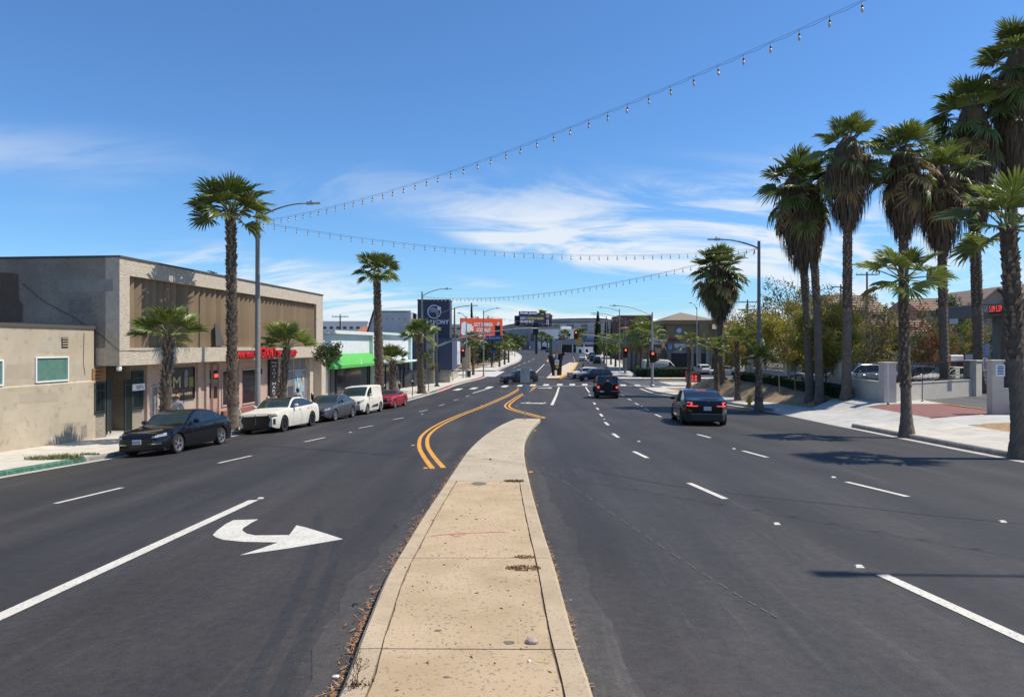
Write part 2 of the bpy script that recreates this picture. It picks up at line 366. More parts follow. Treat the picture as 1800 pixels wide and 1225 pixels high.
def smooth_px(px, k=6):
    xs = [G(*p) for p in px]; out = []
    for i in range(len(xs)-1):
        p0, p1, p2, p3 = xs[max(i-1,0)], xs[i], xs[i+1], xs[min(i+2,len(xs)-1)]
        for j in range(k):
            t = j/k; out.append(.5*((2*p1)+(p2-p0)*t+(2*p0-5*p1+4*p2-p3)*t*t+(3*p1-p0-3*p2+p3)*t**3))
    return out+[xs[-1]]
# resurfaced brown strips
def wob(y, s): return .06*math.sin(y*1.3+s)+.05*math.sin(y*.47+2*s)+.03*math.sin(y*3.1+s)
bl = interp([(-20,-4.66),(13,-4.66),(18,-3.6),(32,-2.7),(50,-.8),(78,1.8)]); br = interp([(-20,-.3),(27,-.2),(34,1.5),(46,2.5),(78,5.2)])
ys = frange(-20,78,.7)
grid_sheet('asphalt_patch', [(lambda t: (lambda y: (bl(y)+wob(y,0)*(.4 if y>13 else .1))*(1-t)+br(y)*t))(t) for t in (0,.3,.6,.85,1)], ys, lambda x,y: gz(x,y)+.003, ASPHB, road)
b2 = interp([(-20,1.7),(5,1.56),(7.7,1.36),(10.7,1.25),(13.7,1.1),(18,.75),(24,.7)])
grid_sheet('asphalt_patch', [lambda y: .2, lambda y: b2(y)+wob(y,1.7)], frange(-20,23,.5), lambda x,y: gz(x,y)+.003, ASPHB, road)
# tar seams across the lanes
TAR = mat('tar', (.016,.016,.017), rough=.6)
for px in ([(1000,818),(1160,850),(1330,872),(1500,890),(1660,908),(1850,925)], [(930,800),(800,806),(700,800),(600,793),(480,785)], [(1120,700),(1180,702),(1190,703)]):
    ribbon('tar_seam', smooth_px(px), .022, TAR, road, dz=.0045)
# chalk survey line
CH = mat('chalk', (.15,.15,.15), rough=.9)
sp = smooth_px([(936,812),(1010,858),(1090,912),(1180,972),(1290,1042),(1370,1088)], 12)
for i in range(0, len(sp)-1):
    if i % 3 != 2: ribbon('chalk_mark', [sp[i], sp[i].lerp(sp[i+1], .8)], .012, CH, road, dz=.0075)
# tyre marks in the turn lane, dusty strips against the median
TYM = asphalt('tyre_mark', (.021,.019,.0175), (.034,.031,.028), (.06,.055,.05), .1)
for px in ([(560,905),(556,950),(535,1010),(500,1090),(455,1180),(420,1260)], [(600,930),(585,990),(560,1060),(520,1150),(480,1240)]):
    ribbon('tyre_mark', smooth_px(px), .13, TYM, road, dz=.0045, step=.5)
DUST = asphalt('asphalt_dusty', (.040,.034,.0285), (.060,.051,.042), (.15,.13,.105), .1)
# lane markings
lw = .125
for a, b in [((97,885),(215,857)),((384,814),(442,801)),((536,776.5),(571,769)),((631,752.5),(655,748)),((691,737.5),(710,734)),((737,723.5),(752,720.5)),((771,713),(782,710.5)),((797,704),(806,702)),((818,697),(825,695.3)),
             ((1211,849),(1275,877)),((1114,793.5),(1138,805)),((1077.5,762),(1087,769)),((1063.5,742),(1069.5,747.5)),((1055,727.3),(1059,732)),((1048.7,716.7),(1052,720)),((1043.6,707.5),(1046.5,711)),((1035.5,693),(1038.3,695.5)),
             ((1488,847),(1596,873)),((1306,792.5),(1349,804)),((1226,763.5),(1249,769.5)),((1152,728.3),(1162,732.8)),((1132,717.5),(1139.5,721)),((1116,708.5),(1122.5,711.5)),((1103.5,700.6),(1109.5,703.3)),((1093.5,694.2),(1098.5,696.3)),
             ((902,647),(906,645.4)),((911,643),(915,641.3)),((920,639.4),(924,637.6)),((928,636),(932,634)),((936,632.2),(939.5,630.2)),((1013,640.5),(1011.5,637)),((1010.5,635),(1009.5,632)),((1009,630.5),(1007.5,628)),((1040,640),(1037,637)),((1035,635),(1033,632.6))]:
    ribbon('lane_dash', [G(*a), G(*b)], lw, PWHITE, road)
ribbon('lane_dash', [G(1550,1010), G(1990,1212)], .15, PWHITE, road)
ribbon('lane_line', [G(-420,1268), G(0,1084), G(220,983), G(446,879)], .20, PWHITE, road)
ribbon('lane_line', [G(970,712), G(982.5,680)], .2, PWHITE, road)
ribbon('lane_line', [G(831,691), G(865,680.5)], .2, PWHITE, road)
ribbon('lane_line', [G(1029.5,680), G(1036,690)], .15, PWHITE, road)
ribbon('lane_line', [G(941,656), G(957,640)], .2, PWHITE, road)
ribbon('stop_line', [G(941,678.6), G(1060,678.2), G(1172,678.6)], .3, PWHITE, road)
ribbon('stop_line', [G(905,664.5), G(968,661.8)], .3, PWHITE, road)
ribbon('stop_line', [G(961,641), G(974,641)], .5, PWHITE, road)
for px, py in [(805,684.5),(833,682.5),(860,681),(887.5,679),(914.6,677.8),(937,677),(960,676.5),(984,676),(1006,676),(1028,676),(1051,676),(1073,676.4),(1095.5,677),(1121,677.6)]:
    c = G(px, py); ribbon('crosswalk_bar', [(c.x-.16,c.y-1.6), (c.x+.16,c.y+1.6)], .66, PWHITE, road)
y1 = smooth_px([(770,823),(752,800),(744,782),(749,764),(772,747),(806,731),(845,716),(880,701),(914,682)])
y2 = smooth_px([(953,734),(923,726),(900,719.6),(892,715),(893,710.5),(902,703.5),(918,693.5),(941,679.5)])
for y_, w_ in ((y1,.125), (y2,.125)):
    for o_ in (-.13,.13): ribbon('yellow_line', y_, w_, PYEL, road, off=o_, step=.6)
for pts in ([(978,634),(967,636),(962,634.5),(966,631),(976,629.5)],): ribbon('yellow_line', smooth_px(pts), .4, PYEL, road)
ribbon('yellow_line', smooth_px([(950,735),(958,734)]), .2, PYEL, road)
def marking(name, px, m, dz=.006):
    vs = [G(*p) for p in px]; return MB().add([(v.x,v.y,v.z+dz) for v in vs], [tuple(range(len(vs)))[::-1]]).build(name, m, road)
A = [(1130,370),(1250,366),(1212,386),(1178,408),(1172,420),(1195,436),(1235,444),(1400,442),(1418,418),(1435,395),(1490,408),(1580,436),(1660,462),(1400,506),(1160,540),(1255,510),(1345,478),(1180,475),(1080,465),(1045,453),(1030,442),(1050,420),(1090,390)]
ar = marking('turn_arrow', [(x*.3632, 780+y*.3632) for x, y in A], PWHITE)
marking('turn_arrow', [(913,708.6),(930,707),(935,708),(956,708.3),(957,707.3),(961,708),(952,710),(948,709.4),(933,709.4),(925,709.2)], PWHITE)
marking('turn_arrow', [(944,681.5),(965,681.2),(966,680.6),(971.5,681.6),(968,682.8),(962,682.2),(946,682.2)], PWHITE)
# raised road markers
rm = MB().add([(-.05,-.05,0),(.05,-.05,0),(.05,.05,0),(-.05,.05,0),(-.035,-.02,.018),(.035,-.02,.018),(.035,.02,.018),(-.035,.02,.018)], [(4,5,6,7),(0,1,5,4),(1,2,6,5),(2,3,7,6),(3,0,4,7)])
for m_, pl in ((PWHITE, [(1365,921),(1762,917),(1465,839),(1166,741),(1510,996),(458,876),(616,760),(742,728),(1123,776),(1290,789),(1062,737),(1128,714)]), (PYEL, [(933,830),(940,757),(726,783),(748,823),(846,713),(955,733),(908,714)])):
    q = MB(); me = rm.build('road_marker', m_, road); bpy.data.objects.remove(me, do_unlink=True) if False else None
    p = G(*pl[0]); me.location = p+Vector((0,0,.004))
    for x, y in pl[1:]: inst(me.data, 'road_marker', road, G(x,y)+Vector((0,0,.004)), (0,0,-.1))

# ---------------------------------------------------------------- kerbs and pavements
def sweep(name, path, side, sec, m, parent, close=True, zf=gz):
    """sweep a section of (inward offset, height above the ground) along a path of (x, y); side +1: inward is left of the path"""
    q = MB(); P = [Vector(p[:2]) for p in path]; n = len(P); k = len(sec)
    for i, p in enumerate(P):
        t = (P[min(i+1,n-1)]-P[max(i-1,0)]).normalized(); nn = Vector((-t.y,t.x))*side
        for o, h in sec: c = p+nn*o; q.v.append((c.x, c.y, zf(p.x,p.y)+h))
    for i in range(n-1):
        for j in range(k-1 if not close else k):
            a, b = i*k+j, i*k+(j+1)%k; q.f.append((a,b,b+k,a+k) if side < 0 else (a,a+k,b+k,b)); q.m.append(0)
    q.f.append(tuple(range(k))); q.f.append(tuple((n-1)*k+j for j in range(k))[::-1]); q.m += [0,0]
    return q.build(name, m, parent)
KS = [(0,-.3),(0,.115),(.035,.15),(.16,.15),(.16,-.3)]
def slab(name, x0, x1, xx0, xx1, ya, yb, m, parent, top=.15, zf=gz):
    """one paving slab: x0..x1 at ya, xx0..xx1 at yb"""
    q = MB(); g = .008
    p = [(x0+g,ya+g),(x1-g,ya+g),(xx1-g,yb-g),(xx0+g,yb-g)]
    q.v = [(x,y,zf(x,y)-.15) for x,y in p]+[(x,y,zf(x,y)+top) for x,y in p]
    q.f = [(4,5,6,7),(0,1,5,4),(1,2,6,5),(2,3,7,6),(3,0,4,7)]; q.m = [0]*5
    return q.build(name, m, parent)
def pavement(name, edge, out, ya, yb, side, kmat, parent_label=None, step=1.55, ncol=2, skip=()):
    base = struct(grid_sheet(name, [lambda y: edge(y)+side*.16, lambda y: (edge(y)+out(y))/2, out] if side > 0 else [out, lambda y: (edge(y)+out(y))/2, lambda y: edge(y)+side*.16], frange(ya,yb,1.5), lambda x,y: gz(x,y)+.135, GAP))
    y = ya
    while y < yb-.1:
        y2_ = min(yb, y+step)
        for c in range(ncol):
            f = lambda yy, t: edge(yy)+side*.165+(out(yy)-edge(yy)-side*.165)*t
            e = [f(y,c/ncol), f(y,(c+1)/ncol), f(y2_,c/ncol), f(y2_,(c+1)/ncol)]
            if side < 0: e = [e[1],e[0],e[3],e[2]]
            slab('slab', e[0], e[1], e[2], e[3], y, y2_, CONC, base)
        y = y2_
    y = ya
    while y < yb-.1:
        y2_ = min(yb, y+3.0)
        ys_ = frange(y+.006, y2_-.006, .75)
        sweep('kerb', [(edge(t),t) for t in ys_], side*-1, KS, kmat((y+y2_)/2), base)
        y = y2_
    return base
BL = interp([(-60,-26.1),(29.9,-17.1),(84,-11.7),(84.5,-10.6),(108,-8.3)])
kl = lambda y: KGREEN if y < 22.6 or 70 < y < 74 else (KRED if 74 < y < 83 or 94 < y < 106 else KERB)
pl = pavement('left_pavement', XL, lambda y: BL(y), 2.0, 106.4, -1, kl)
grid_sheet('gutter', [lambda y: XL(y)-.02, lambda y: XL(y)+.38], frange(-10,106,1.5), lambda x,y: gz(x,y)+.005, GUT, road)
fl = struct(grid_sheet('far_left_pavement', [lambda y: XL(y)-4.2, XL], frange(125,330,3), lambda x,y: gz(x,y)+.15, CONC))
sweep('kerb', [(XL(t),t) for t in frange(125,330,3)], 1, KS, KERB, fl)
grid_sheet('gutter', [lambda y: XL(y)-.02, lambda y: XL(y)+.38], frange(125,330,3), lambda x,y: gz(x,y)+.005, GUT, road)
# concrete apron where the side street meets the road
struct(grid_sheet('side_apron', [lambda y: XL(y)-6, lambda y: XL(y)-2, lambda y: XL(y)+1.6], frange(106.6,124.8,1.3), lambda x,y: gz(x,y)+.006, mat('apron', (.46,.44,.40), (.54,.52,.47), scale=1, rough=.9)))
# right side: pavement, driveway apron, pavement, then corner
RO = lambda y: XR(y)+3.3
kr = lambda y: KERB
pavement('right_pavement_near', XR, RO, 2.0, 30.2, 1, kr)
pavement('right_pavement', XR, lambda y: XR(y)+2.3, 41.5, 77.5, 1, kr)
grid_sheet('gutter', [lambda y: XR(y)-.38, lambda y: XR(y)+.02], frange(-10,78,1.5), lambda x,y: gz(x,y)+.005, GUT, road)
APR = mat('driveway_concrete', (.42,.40,.36), (.52,.50,.45), scale=1.2, rough=.9, bump=.15, bscale=60)
struct(grid_sheet('driveway', [XR, lambda y: XR(y)+.7, lambda y: XR(y)+1.5, lambda y: XR(y)+2.4, lambda y: XR(y)+3.4], frange(30.2,41.5,.8), lambda x,y: gz(x,y)+.008+.14*sst(.1,1.3,x-XR(y)), APR))
PAV = mat('brick_pad', (.20,.085,.07), (.26,.12,.10), scale=3, rough=.9, speck=(.12,.06,.05), sscale=20)
struct(grid_sheet('brick_pad', [lambda y: XR(y)+3.42, lambda y: XR(y)+4.2, lambda y: XR(y)+5, lambda y: XR(y)+7.6], frange(30.4,36.6,.8), lambda x,y: max(gz(x,y),gz(XR(y)+3.4,y)+.1)+.05, PAV))
lot = struct(grid_sheet('parking_lot', frange(22.1,85,3), frange(16,64,2), lambda x,y: gz(x,y)+.05, ASPHF))
ribbon('yellow_line', [(22.3,30.6),(22.3,38)], .14, PYEL, lot, dz=.066)
for k in range(5): ribbon('bay_line', [(26+k*.4,31+k*1.1),(33,31.4+k*1.3)], .12, PWHITE, lot, dz=.066)
# mulch bed by the near driveway
struct(grid_sheet('mulch_bed', [lambda y: XR(y)+3.35, lambda y: XR(y)+4.3, lambda y: XR(y)+5.6], frange(14,27.5,.5), lambda x,y: gz(x,y)+.1+.05*math.sin(x*3)*math.sin(y*2.3), MULCH))
struct(grid_sheet('lot_path', [lambda y: XR(y)+5.6, lambda y: XR(y)+8], frange(14,30.2,1), lambda x,y: gz(x,y)+.12, APR))
struct(grid_sheet('lot_ramp', [lambda y: XR(y)+3.42, lambda y: XR(y)+4.2, lambda y: XR(y)+5, lambda y: XR(y)+7.6], frange(36.62,41.7,.7), lambda x,y: max(gz(x,y),gz(XR(y)+3.4,y)+.1)+.06, APR))
struct(grid_sheet('lot_walk', [lambda y: XR(y)+3.35, lambda y: XR(y)+5.6], frange(27.5,30.3,.7), lambda x,y: gz(x,y)+.13, APR))
# dirt bank between the pavement and the raised lot
def bank(x, y): return gz(x,y)+.1+.05*math.sin(x*2.1+y*.7)+.04*math.sin(y*1.9-x)
struct(grid_sheet('dirt_bank', [(lambda o: (lambda y: XR(y)+o))(o) for o in [2.31,2.5,2.7,2.9,3.1,3.3,3.5,3.7,3.9,4.1,4.3,4.5,4.8,5.1,5.5,6.5]], frange(41.6,77,.6), bank, DIRT))
# far right corner and pavement beyond the cross street
fr = struct(grid_sheet('far_right_pavement', [XR, lambda y: XR(y)+3.6], frange(97.5,330,2.5), lambda x,y: gz(x,y)+.15, CONC))
sweep('kerb', [(XR(t),t) for t in frange(97.5,330,3)], -1, KS, KERB, fr)
struct(grid_sheet('corner_pavement', frange(18.3,60,4), frange(97.5,101,1), lambda x,y: gz(x,y)+.15, CONC))
sweep('kerb', [(t,97.5) for t in frange(15,60,3)], 1, KS, KERB, fr)
struct(grid_sheet('shop_yard', frange(19,75,5), frange(101,140,4), lambda x,y: gz(x,y)+.06, ASPHF))
struct(grid_sheet('cross_street_pavement', frange(16.5,60,4), frange(76.8,79.4,1), lambda x,y: gz(x,y)+.15, CONC))
# pale concrete panels and yellow ramp in the mouth of the cross street
ribbon('ramp_panel', [(19.8,95.2),(22.6,95.2)], .9, PYEL, xst, dz=.02)
ribbon('green_line', [(20,93.2),(26.5,93.2)], .35, mat('lane_green',(.10,.34,.27),rough=.8), xst, dz=.02)
ribbon('concrete_panel', [(19,88.4),(27,88.4)], 7.5, APR, xst, dz=.004, step=4)

# ---------------------------------------------------------------- median with separate slabs and kerbs
mlp = [G(x,y,.15) for x, y in [(590,1225),(640,1103),(690,992),(730,927),(785,845),(818,797),(845,770),(880,747),(905,736)]]
mrp = [G(x,y,.15) for x, y in [(1045,1225),(1006,1105),(977,1000),(953,925),(932,850),(922,803),(922,778),(934,752),(950,736)]]
ML = interp([(-12,mlp[0].x-.02)]+[(p.y,p.x) for p in mlp]); MR = interp([(-12,mrp[0].x+.1)]+[(p.y,p.x) for p in mrp])
YE = min(mlp[-1].y, mrp[-1].y)
gm = lambda x, y: CZ+prof(y)
med = struct(grid_sheet('median', [lambda y: ML(y)+.02, lambda y: MR(y)-.02], frange(-10,YE,.8), lambda x,y: gm(x,y)+.135, GAP))
Y13 = G(860,845,.15).y
br_ = [-10,-5,-1.2,2.3,G(860,1140,.15).y,G(860,980,.15).y,Y13]
KM = [(0,-.3),(0,.118),(.03,.15),(.19,.15),(.19,-.1)]
def jit(y, s): return .010*math.sin(y*5.1+s)+.008*math.sin(y*13.7+s*2)+.006*math.sin(y*29+s)
def mslab(a, b, fa, fb, m, g):
    ys_ = frange(a+g, b-g, .22); q = MB(); n = len(ys_)
    for i, y in enumerate(ys_):
        x0, x1 = fa(y), fb(y)
        yy = [y+(jit(x0*3,y)*.6 if i in (0,n-1) else 0), y+(jit(x1*3,y)*.6 if i in (0,n-1) else 0)]
        q.v += [(x0,yy[0],gm(x0,y)-.1),(x0,yy[0],gm(x0,y)+.150),(x1,yy[1],gm(x1,y)+.150),(x1,yy[1],gm(x1,y)-.1)]
    for i in range(n-1):
        for j in range(3): q.f.append((4*i+j,4*i+j+1,4*i+5+j,4*i+4+j)[::-1]); q.m.append(0)
    q.f.append((0,1,2,3)); q.f.append((4*n-1,4*n-2,4*n-3,4*n-4)); q.m += [0,0]
    return q.build('slab', m, med)
for a, b in zip(br_[:-1], br_[1:]):
    mslab(a, b, lambda y: ML(y)+.209+jit(y,1)*.45, lambda y: MR(y)-.209+jit(y,2)*.45, CONCD, .008)
    for f, sd_ in ((ML,-1),(MR,1)):
        ys_ = frange(a+.006, b-.006, .25)
        sweep('kerb', [(f(y),y) for y in ys_], sd_, KM, CONCK, med, zf=gm)
CONCL = mat('concrete_median_pale', (.40,.325,.22), (.48,.40,.285), scale=1.5, rough=.92, bump=.25, bscale=110, rnd=.04, speck=(.2,.17,.13), sscale=30, samt=.5, detail=10)
b3 = [Y13, 17.3, 20.8, 25.2, YE]
for a, b in zip(b3[:-1], b3[1:]):
    mslab(a, b, lambda y: ML(y)+.19, lambda y: MR(y)-.19, CONCL, .004)
    for f, sd_ in ((ML,-1),(MR,1)): sweep('kerb', [(f(y),y) for y in frange(a+.003,b-.003,.4)], sd_, KM, CONCL, med, zf=gm)
sweep('kerb', [(ML(YE)-.0,YE+.16),((ML(YE)+MR(YE))/2,YE+.2),(MR(YE),YE+.16)], -1, KM, mat('kerb_orange',(.55,.28,.10),(.45,.3,.17),scale=6,rough=.8), med, zf=gm)
dl = [(-12,.30),(4,.34),(9,.42),(14,.36),(20,.2),(27,.12)]; dust = interp(dl)
for f_, s_ in ((ML,-1),(MR,1)):
    a_ = (lambda y, f_=f_, s_=s_: f_(y)+s_*(-.01)); b_ = (lambda y, f_=f_, s_=s_: f_(y)+s_*(dust(y)*(1+.10*math.sin(y*1.3+s_)+.07*math.sin(y*3.7+2*s_)+.05*math.sin(y*8.9)+.04*math.sin(y*17.3))))
    grid_sheet('dusty_edge', [b_, a_] if s_ < 0 else [a_, b_], frange(-10,27,.3), lambda x,y: gz(x,y)+.0055, DUST, road)
# far median past the crossing
fmL = interp([(99,4.75),(120,6.9),(165,13.4)]); fmR = interp([(99,6.6),(120,10.1),(165,15.4)])
fm = struct(grid_sheet('far_median', [fmL, fmR], frange(99,165,3), lambda x,y: gz(x,y)+.16, mat('far_median_concrete',(.52,.38,.25),(.58,.45,.32),scale=1,rough=.9)))
for f, sd_ in ((fmL,-1),(fmR,1)): sweep('kerb', [(f(y),y) for y in frange(99,165,3)], sd_, [(0,-.1),(0,.17),(.3,.17),(.3,-.1)], PYEL if sd_>0 else CONC, fm)
sweep('kerb', [(4.7,98.9),(6.65,98.9)], -1, [(-.3,-.1),(-.3,.15),(.3,.175),(.3,-.1)], PYEL, fm)
# red chalk scribble on the median
RC = mat('red_chalk', (.55,.17,.14), rough=.9)
def mribbon(px, w, m, name='scribble'):
    pts = [G(x,y,.15) for x,y in px]; q = MB()
    for i, p in enumerate(pts):
        t = (pts[min(i+1,len(pts)-1)]-pts[max(i-1,0)]).normalized(); n_ = Vector((-t.y,t.x,0)); ww = w*random.uniform(.5,1.3)
        for s_ in (1,-1): c = p+n_*ww*s_/2; q.v.append((c.x,c.y,gm(c.x,c.y)+.154))
    for i in range(len(pts)-1): q.f.append((2*i,2*i+1,2*i+3,2*i+2)); q.m.append(0)
    return q.build(name, m, med)
mribbon([(758,942),(775,940),(800,938),(830,936.5),(860,935.5),(890,935)], .035, RC); mribbon([(790,938),(800,943),(818,939),(808,936),(795,941)], .03, RC)
OIL = mat('oil_stain', (.13,.105,.08), (.2,.165,.12), scale=20, rough=.8)
for cx, cy, rx, ry in [(895,1129,11,3.2),(842,850,15,3),(936,1106,3,1.2),(785,1190,6,1.6),(770,1108,8,2)]:
    pts = [G(cx+rx*math.cos(w)*random.uniform(.7,1.15), cy+ry*math.sin(w)*random.uniform(.7,1.15), .15) for w in [i*.45 for i in range(14)]]
    MB().add([(p.x,p.y,gm(p.x,p.y)+.1535) for p in pts], [tuple(range(14))]).build('stain', OIL, med)
# ---------------------------------------------------------------- left-hand buildings
ST = .1; LRZ = math.atan2(1, ST); UX, UY = ST/math.hypot(1,ST), 1/math.hypot(1,ST)
class Fr:
    """frame along the left facades: s along the street, t into the building"""
    def __init__(q, ox, oy, z0): q.ox, q.oy, q.z0 = ox, oy, z0
    def s(q, px, t=0): k = (px-CX)/F; return (k*(q.oy+UX*t)-q.ox+UY*t)/(UX-k*UY)
    def z(q, py, s, t=0): return hgt(py, q.oy+UY*s+UX*t)-q.z0
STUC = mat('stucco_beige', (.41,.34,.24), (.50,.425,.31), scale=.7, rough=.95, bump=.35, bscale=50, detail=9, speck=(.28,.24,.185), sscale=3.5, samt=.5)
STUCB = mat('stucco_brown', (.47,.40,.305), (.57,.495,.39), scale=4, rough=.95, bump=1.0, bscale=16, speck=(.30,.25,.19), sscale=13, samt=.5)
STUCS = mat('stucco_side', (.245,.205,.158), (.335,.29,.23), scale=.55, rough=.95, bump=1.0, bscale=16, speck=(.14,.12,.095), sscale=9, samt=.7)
STUCP = mat('stucco_pink', (.42,.31,.25), (.48,.37,.30), scale=3, rough=.95, bump=.6, bscale=22, speck=(.34,.25,.2), sscale=12, samt=.6)
PINKP = mat('pink_paint', (.44,.29,.23), (.48,.33,.27), scale=2, rough=.8)
FIN = mat('slat_brown', (.235,.163,.09), (.27,.19,.108), scale=1.5, rough=.75, rnd=.16)
COP = mat('coping', (.09,.075,.06), rough=.8)
ALU = mat('aluminium', (.55,.55,.54), rough=.4, metal=.5)
GREENM = mat('green_black_metal', (.025,.04,.035), rough=.5)
def frame_window(par, x0, x1, z0, z1, y, glass, fm, f=.06, dep=.05, name='window'):
    q = MB(); q.box(x0,x1,y-dep,y+.02,z1-f,z1); q.box(x0,x1,y-dep,y+.02,z0,z0+f); q.box(x0,x0+f,y-dep,y+.02,z0+f,z1-f); q.box(x1-f,x1,y-dep,y+.02,z0+f,z1-f)
    o = q.build(name, fm, par); MB().box(x0+f,x1-f,y-.012,y+.01,z0+f,z1-f).build('pane', glass, o); return o
def bars(par, x0, x1, z0, z1, y, m, n, name='window_bars', r=.012):
    q = MB(); q.box(x0,x1,y-.015,y+.015,z0,z0+.04); q.box(x0,x1,y-.015,y+.015,z1-.3,z1-.26)
    for i in range(n):
        x = x0+(x1-x0)*(i+.5)/n; q.box(x-r,x+r,y-r,y+r,z0+.04,z1)
    return q.build(name, m, par)

# low beige building
fb = Fr(-17.1-ST*29.9+ST*29.2, 29.2, 0); fb.z0 = gz(-16.5,29.2)+.15
low = thing('beige_building', 'low beige stucco building with two small windows at the left edge', 'building', (fb.ox,fb.oy,fb.z0), LRZ)
ht = fb.z(573, -.2)
MB().box(-34,0,0,13,-2.5,ht-.12).build('wall', STUC, low)
sz = fb.z(669, -.5)
MB().add([(-34,-.07,-2.5),(.0,-.07,-2.5),(.0,-.07,sz-.06),(-34,-.07,sz-.06),(-34,-.002,sz),(.0,-.002,sz),(.0,-.002,-2.5),(-34,-.002,-2.5)],[(0,1,2,3),(3,2,5,4),(1,6,5,2),(0,3,4,7)]).build('wall_base', STUC, low)
MB().box(-34,.03,-.05,13,ht-.12,ht).build('coping', COP, low)
GREENG = mat('green_glass', (.09,.19,.15), (.13,.24,.19), scale=4, rough=.15, spec=.6)
for a, b, c, d in ((61,119,627,671),(-58,4,633,680)):
    x0, x1 = fb.s(a), fb.s(b); xm = fb.s((a+b)/2); w_ = frame_window(low, x0, x1, fb.z(d,xm), fb.z(c,xm), -.01, GREENG, WHITE, .05, .05)
x = fb.s(113.5); z = fb.z(602, x); q = MB(); q.box(x-.17,x+.17,-.02,.01,z-.2,z+.2,0)
for i in range(4): q.obox((x,-.035,z-.14+i*.095), .32,.05,.02, 0, 1, rx=.5)
q.build('vent', [BLACK, STUC], low)
q = MB(); q.tube([(fb.s(147),-.02,fb.z(585,-1)),(fb.s(146),-.02,fb.z(640,-1)),(fb.s(149),-.02,fb.z(660,-1))], .008, 5); q.build('cable', BLACK, low)
for px_, py_, w_, h_ in ((145,757,.35,.5),(88,770,.14,.22)):      # scuffed paint patches
    x = fb.s(px_); z = fb.z(py_, x); MB().add([(x-w_/2,-.074,z-h_/2),(x+w_/2,-.074,z-h_/2),(x+w_/2*.8,-.074,z+h_/2),(x-w_/2*.9,-.074,z+h_/2*.8)],[(0,1,2,3)]).build('scuff', mat('scuff_%d'%px_, (.2,.175,.14) if px_ > 100 else (.62,.6,.56), (.34,.3,.24), scale=18, rough=.95), low)

for k_, (a, b, c, d) in enumerate(((0,40,720,742),(30,100,690,706),(66,118,600,618),(100,150,716,741),(8,56,640,664),(125,156,640,660))):      # overpainted patches
    x0, x1 = fb.s(a), fb.s(b); xm = (x0+x1)/2; y_ = -.0735 if c > 675 else -.0035
    pts = [(x0,fb.z(d,xm)),(x1,fb.z(d+3,xm)),(x1-.06,fb.z(c+2,xm)),(x0+.1,fb.z(c,xm))]
    MB().add([(p_[0],y_,p_[1]) for p_ in pts],[(0,1,2,3)]).build('paint_patch', mat('beige_patch_%d'%(k_%3), [(.46,.385,.275),(.39,.325,.235),(.42,.365,.28)][k_%3], [(.49,.415,.30),(.42,.35,.255),(.46,.395,.30)][k_%3], scale=2, rough=.95, bump=.35, bscale=50), low)
# two-storey brown building
bo = Fr(-16.16, 29.28, gz(-16,29.28)+.15)
brn = thing('brown_building', 'two storey tan stucco building with brown vertical slats', 'building', (bo.ox,bo.oy,bo.z0), LRZ)
L_, ZT, ZB = 23.0, bo.z(452,0), bo.z(643,0)
zo0, zo1 = bo.z(611.5,.7), bo.z(485,.7); xo0, xo1 = bo.s(228), bo.s(556)
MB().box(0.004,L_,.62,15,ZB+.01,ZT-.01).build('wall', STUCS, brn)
MB().box(0,L_,0,1.05,ZB,zo0).build('band', STUCB, brn)
MB().box(0,L_,.0,.618,zo1,ZT).build('fascia', STUCB, brn)
MB().box(0,xo0,.0,.618,zo0,zo1).build('jamb', STUCB, brn); MB().box(xo1,L_,.0,.618,zo0,zo1).build('jamb', STUCB, brn)
MB().box(-.04,L_+.04,-.05,.7,ZT,ZT+.07).build('coping', COP, brn); MB().box(-.05,.25,.7,15,ZT,ZT+.07).build('coping', COP, brn)
MB().box(xo0,xo1,.55,.615,zo0,zo1).build('slat_backing', FIN, brn)
nf = 40; pit = (xo1-xo0)/nf
fin = MB().obox((0,0,(zo0+zo1)/2), pit*1.24, .035, zo1-zo0-.02, R(-38)).build('slat', FIN, brn); fin.location = (xo0+pit*.5,.36,0)
SHORT = mat('slat_dark', (.05,.04,.03), rough=.8)
for i in range(1, nf):
    inst(fin.data, 'slat', brn, (xo0+pit*(i+.5),.36,0))
# torn dark panel hanging off the slats
a_, b_ = bo.s(378,.05), bo.s(390,.05); MB().add([(a_,.05,bo.z(569,a_)),(a_+.35,.05,bo.z(569,a_)),(b_+.2,-.02,bo.z(607,b_)),(a_,.0,bo.z(609,a_)),(a_,.09,bo.z(569,a_)),(a_+.35,.09,bo.z(569,a_)),(b_+.2,.02,bo.z(607,b_)),(a_,.04,bo.z(609,a_))],[(0,1,2,3),(7,6,5,4),(0,4,5,1),(1,5,6,2),(2,6,7,3),(3,7,4,0)]).build('torn_panel', mat('torn_panel',(.085,.08,.075),rough=.9), brn)
# overpainted patches on the blind side wall (flat coats of paint)
def side_patch(pts, m):
    k = []
    for px, py in pts:
        t = 0; a = (px-CX)/F
        t = (bo.ox - a*bo.oy)/(UY+a*UX); d = bo.oy+UX*t; k.append((.0, t, hgt(py,d)-bo.z0))
    MB().add([(-.003,b,c) for _,b,c in k],[tuple(range(len(k)))]).build('paint_patch', m, brn)
side_patch([(-30,478),(22,480),(32,482),(34,528),(40,534),(40,566),(-30,566)], mat('patch_brown',(.115,.08,.06),(.14,.1,.075),scale=2,rough=.95,bump=.9,bscale=16))
side_patch([(104,493),(198,491),(199,512),(105,514)], mat('patch_grey',(.34,.315,.275),(.29,.265,.225),scale=3,rough=.95,bump=.9,bscale=16))
side_patch([(120,527),(158,524),(160,548),(122,552)], mat('patch_dark',(.2,.175,.15),(.26,.23,.19),scale=4,rough=.95,bump=.9,bscale=16))
q = MB(); t0 = 2.6
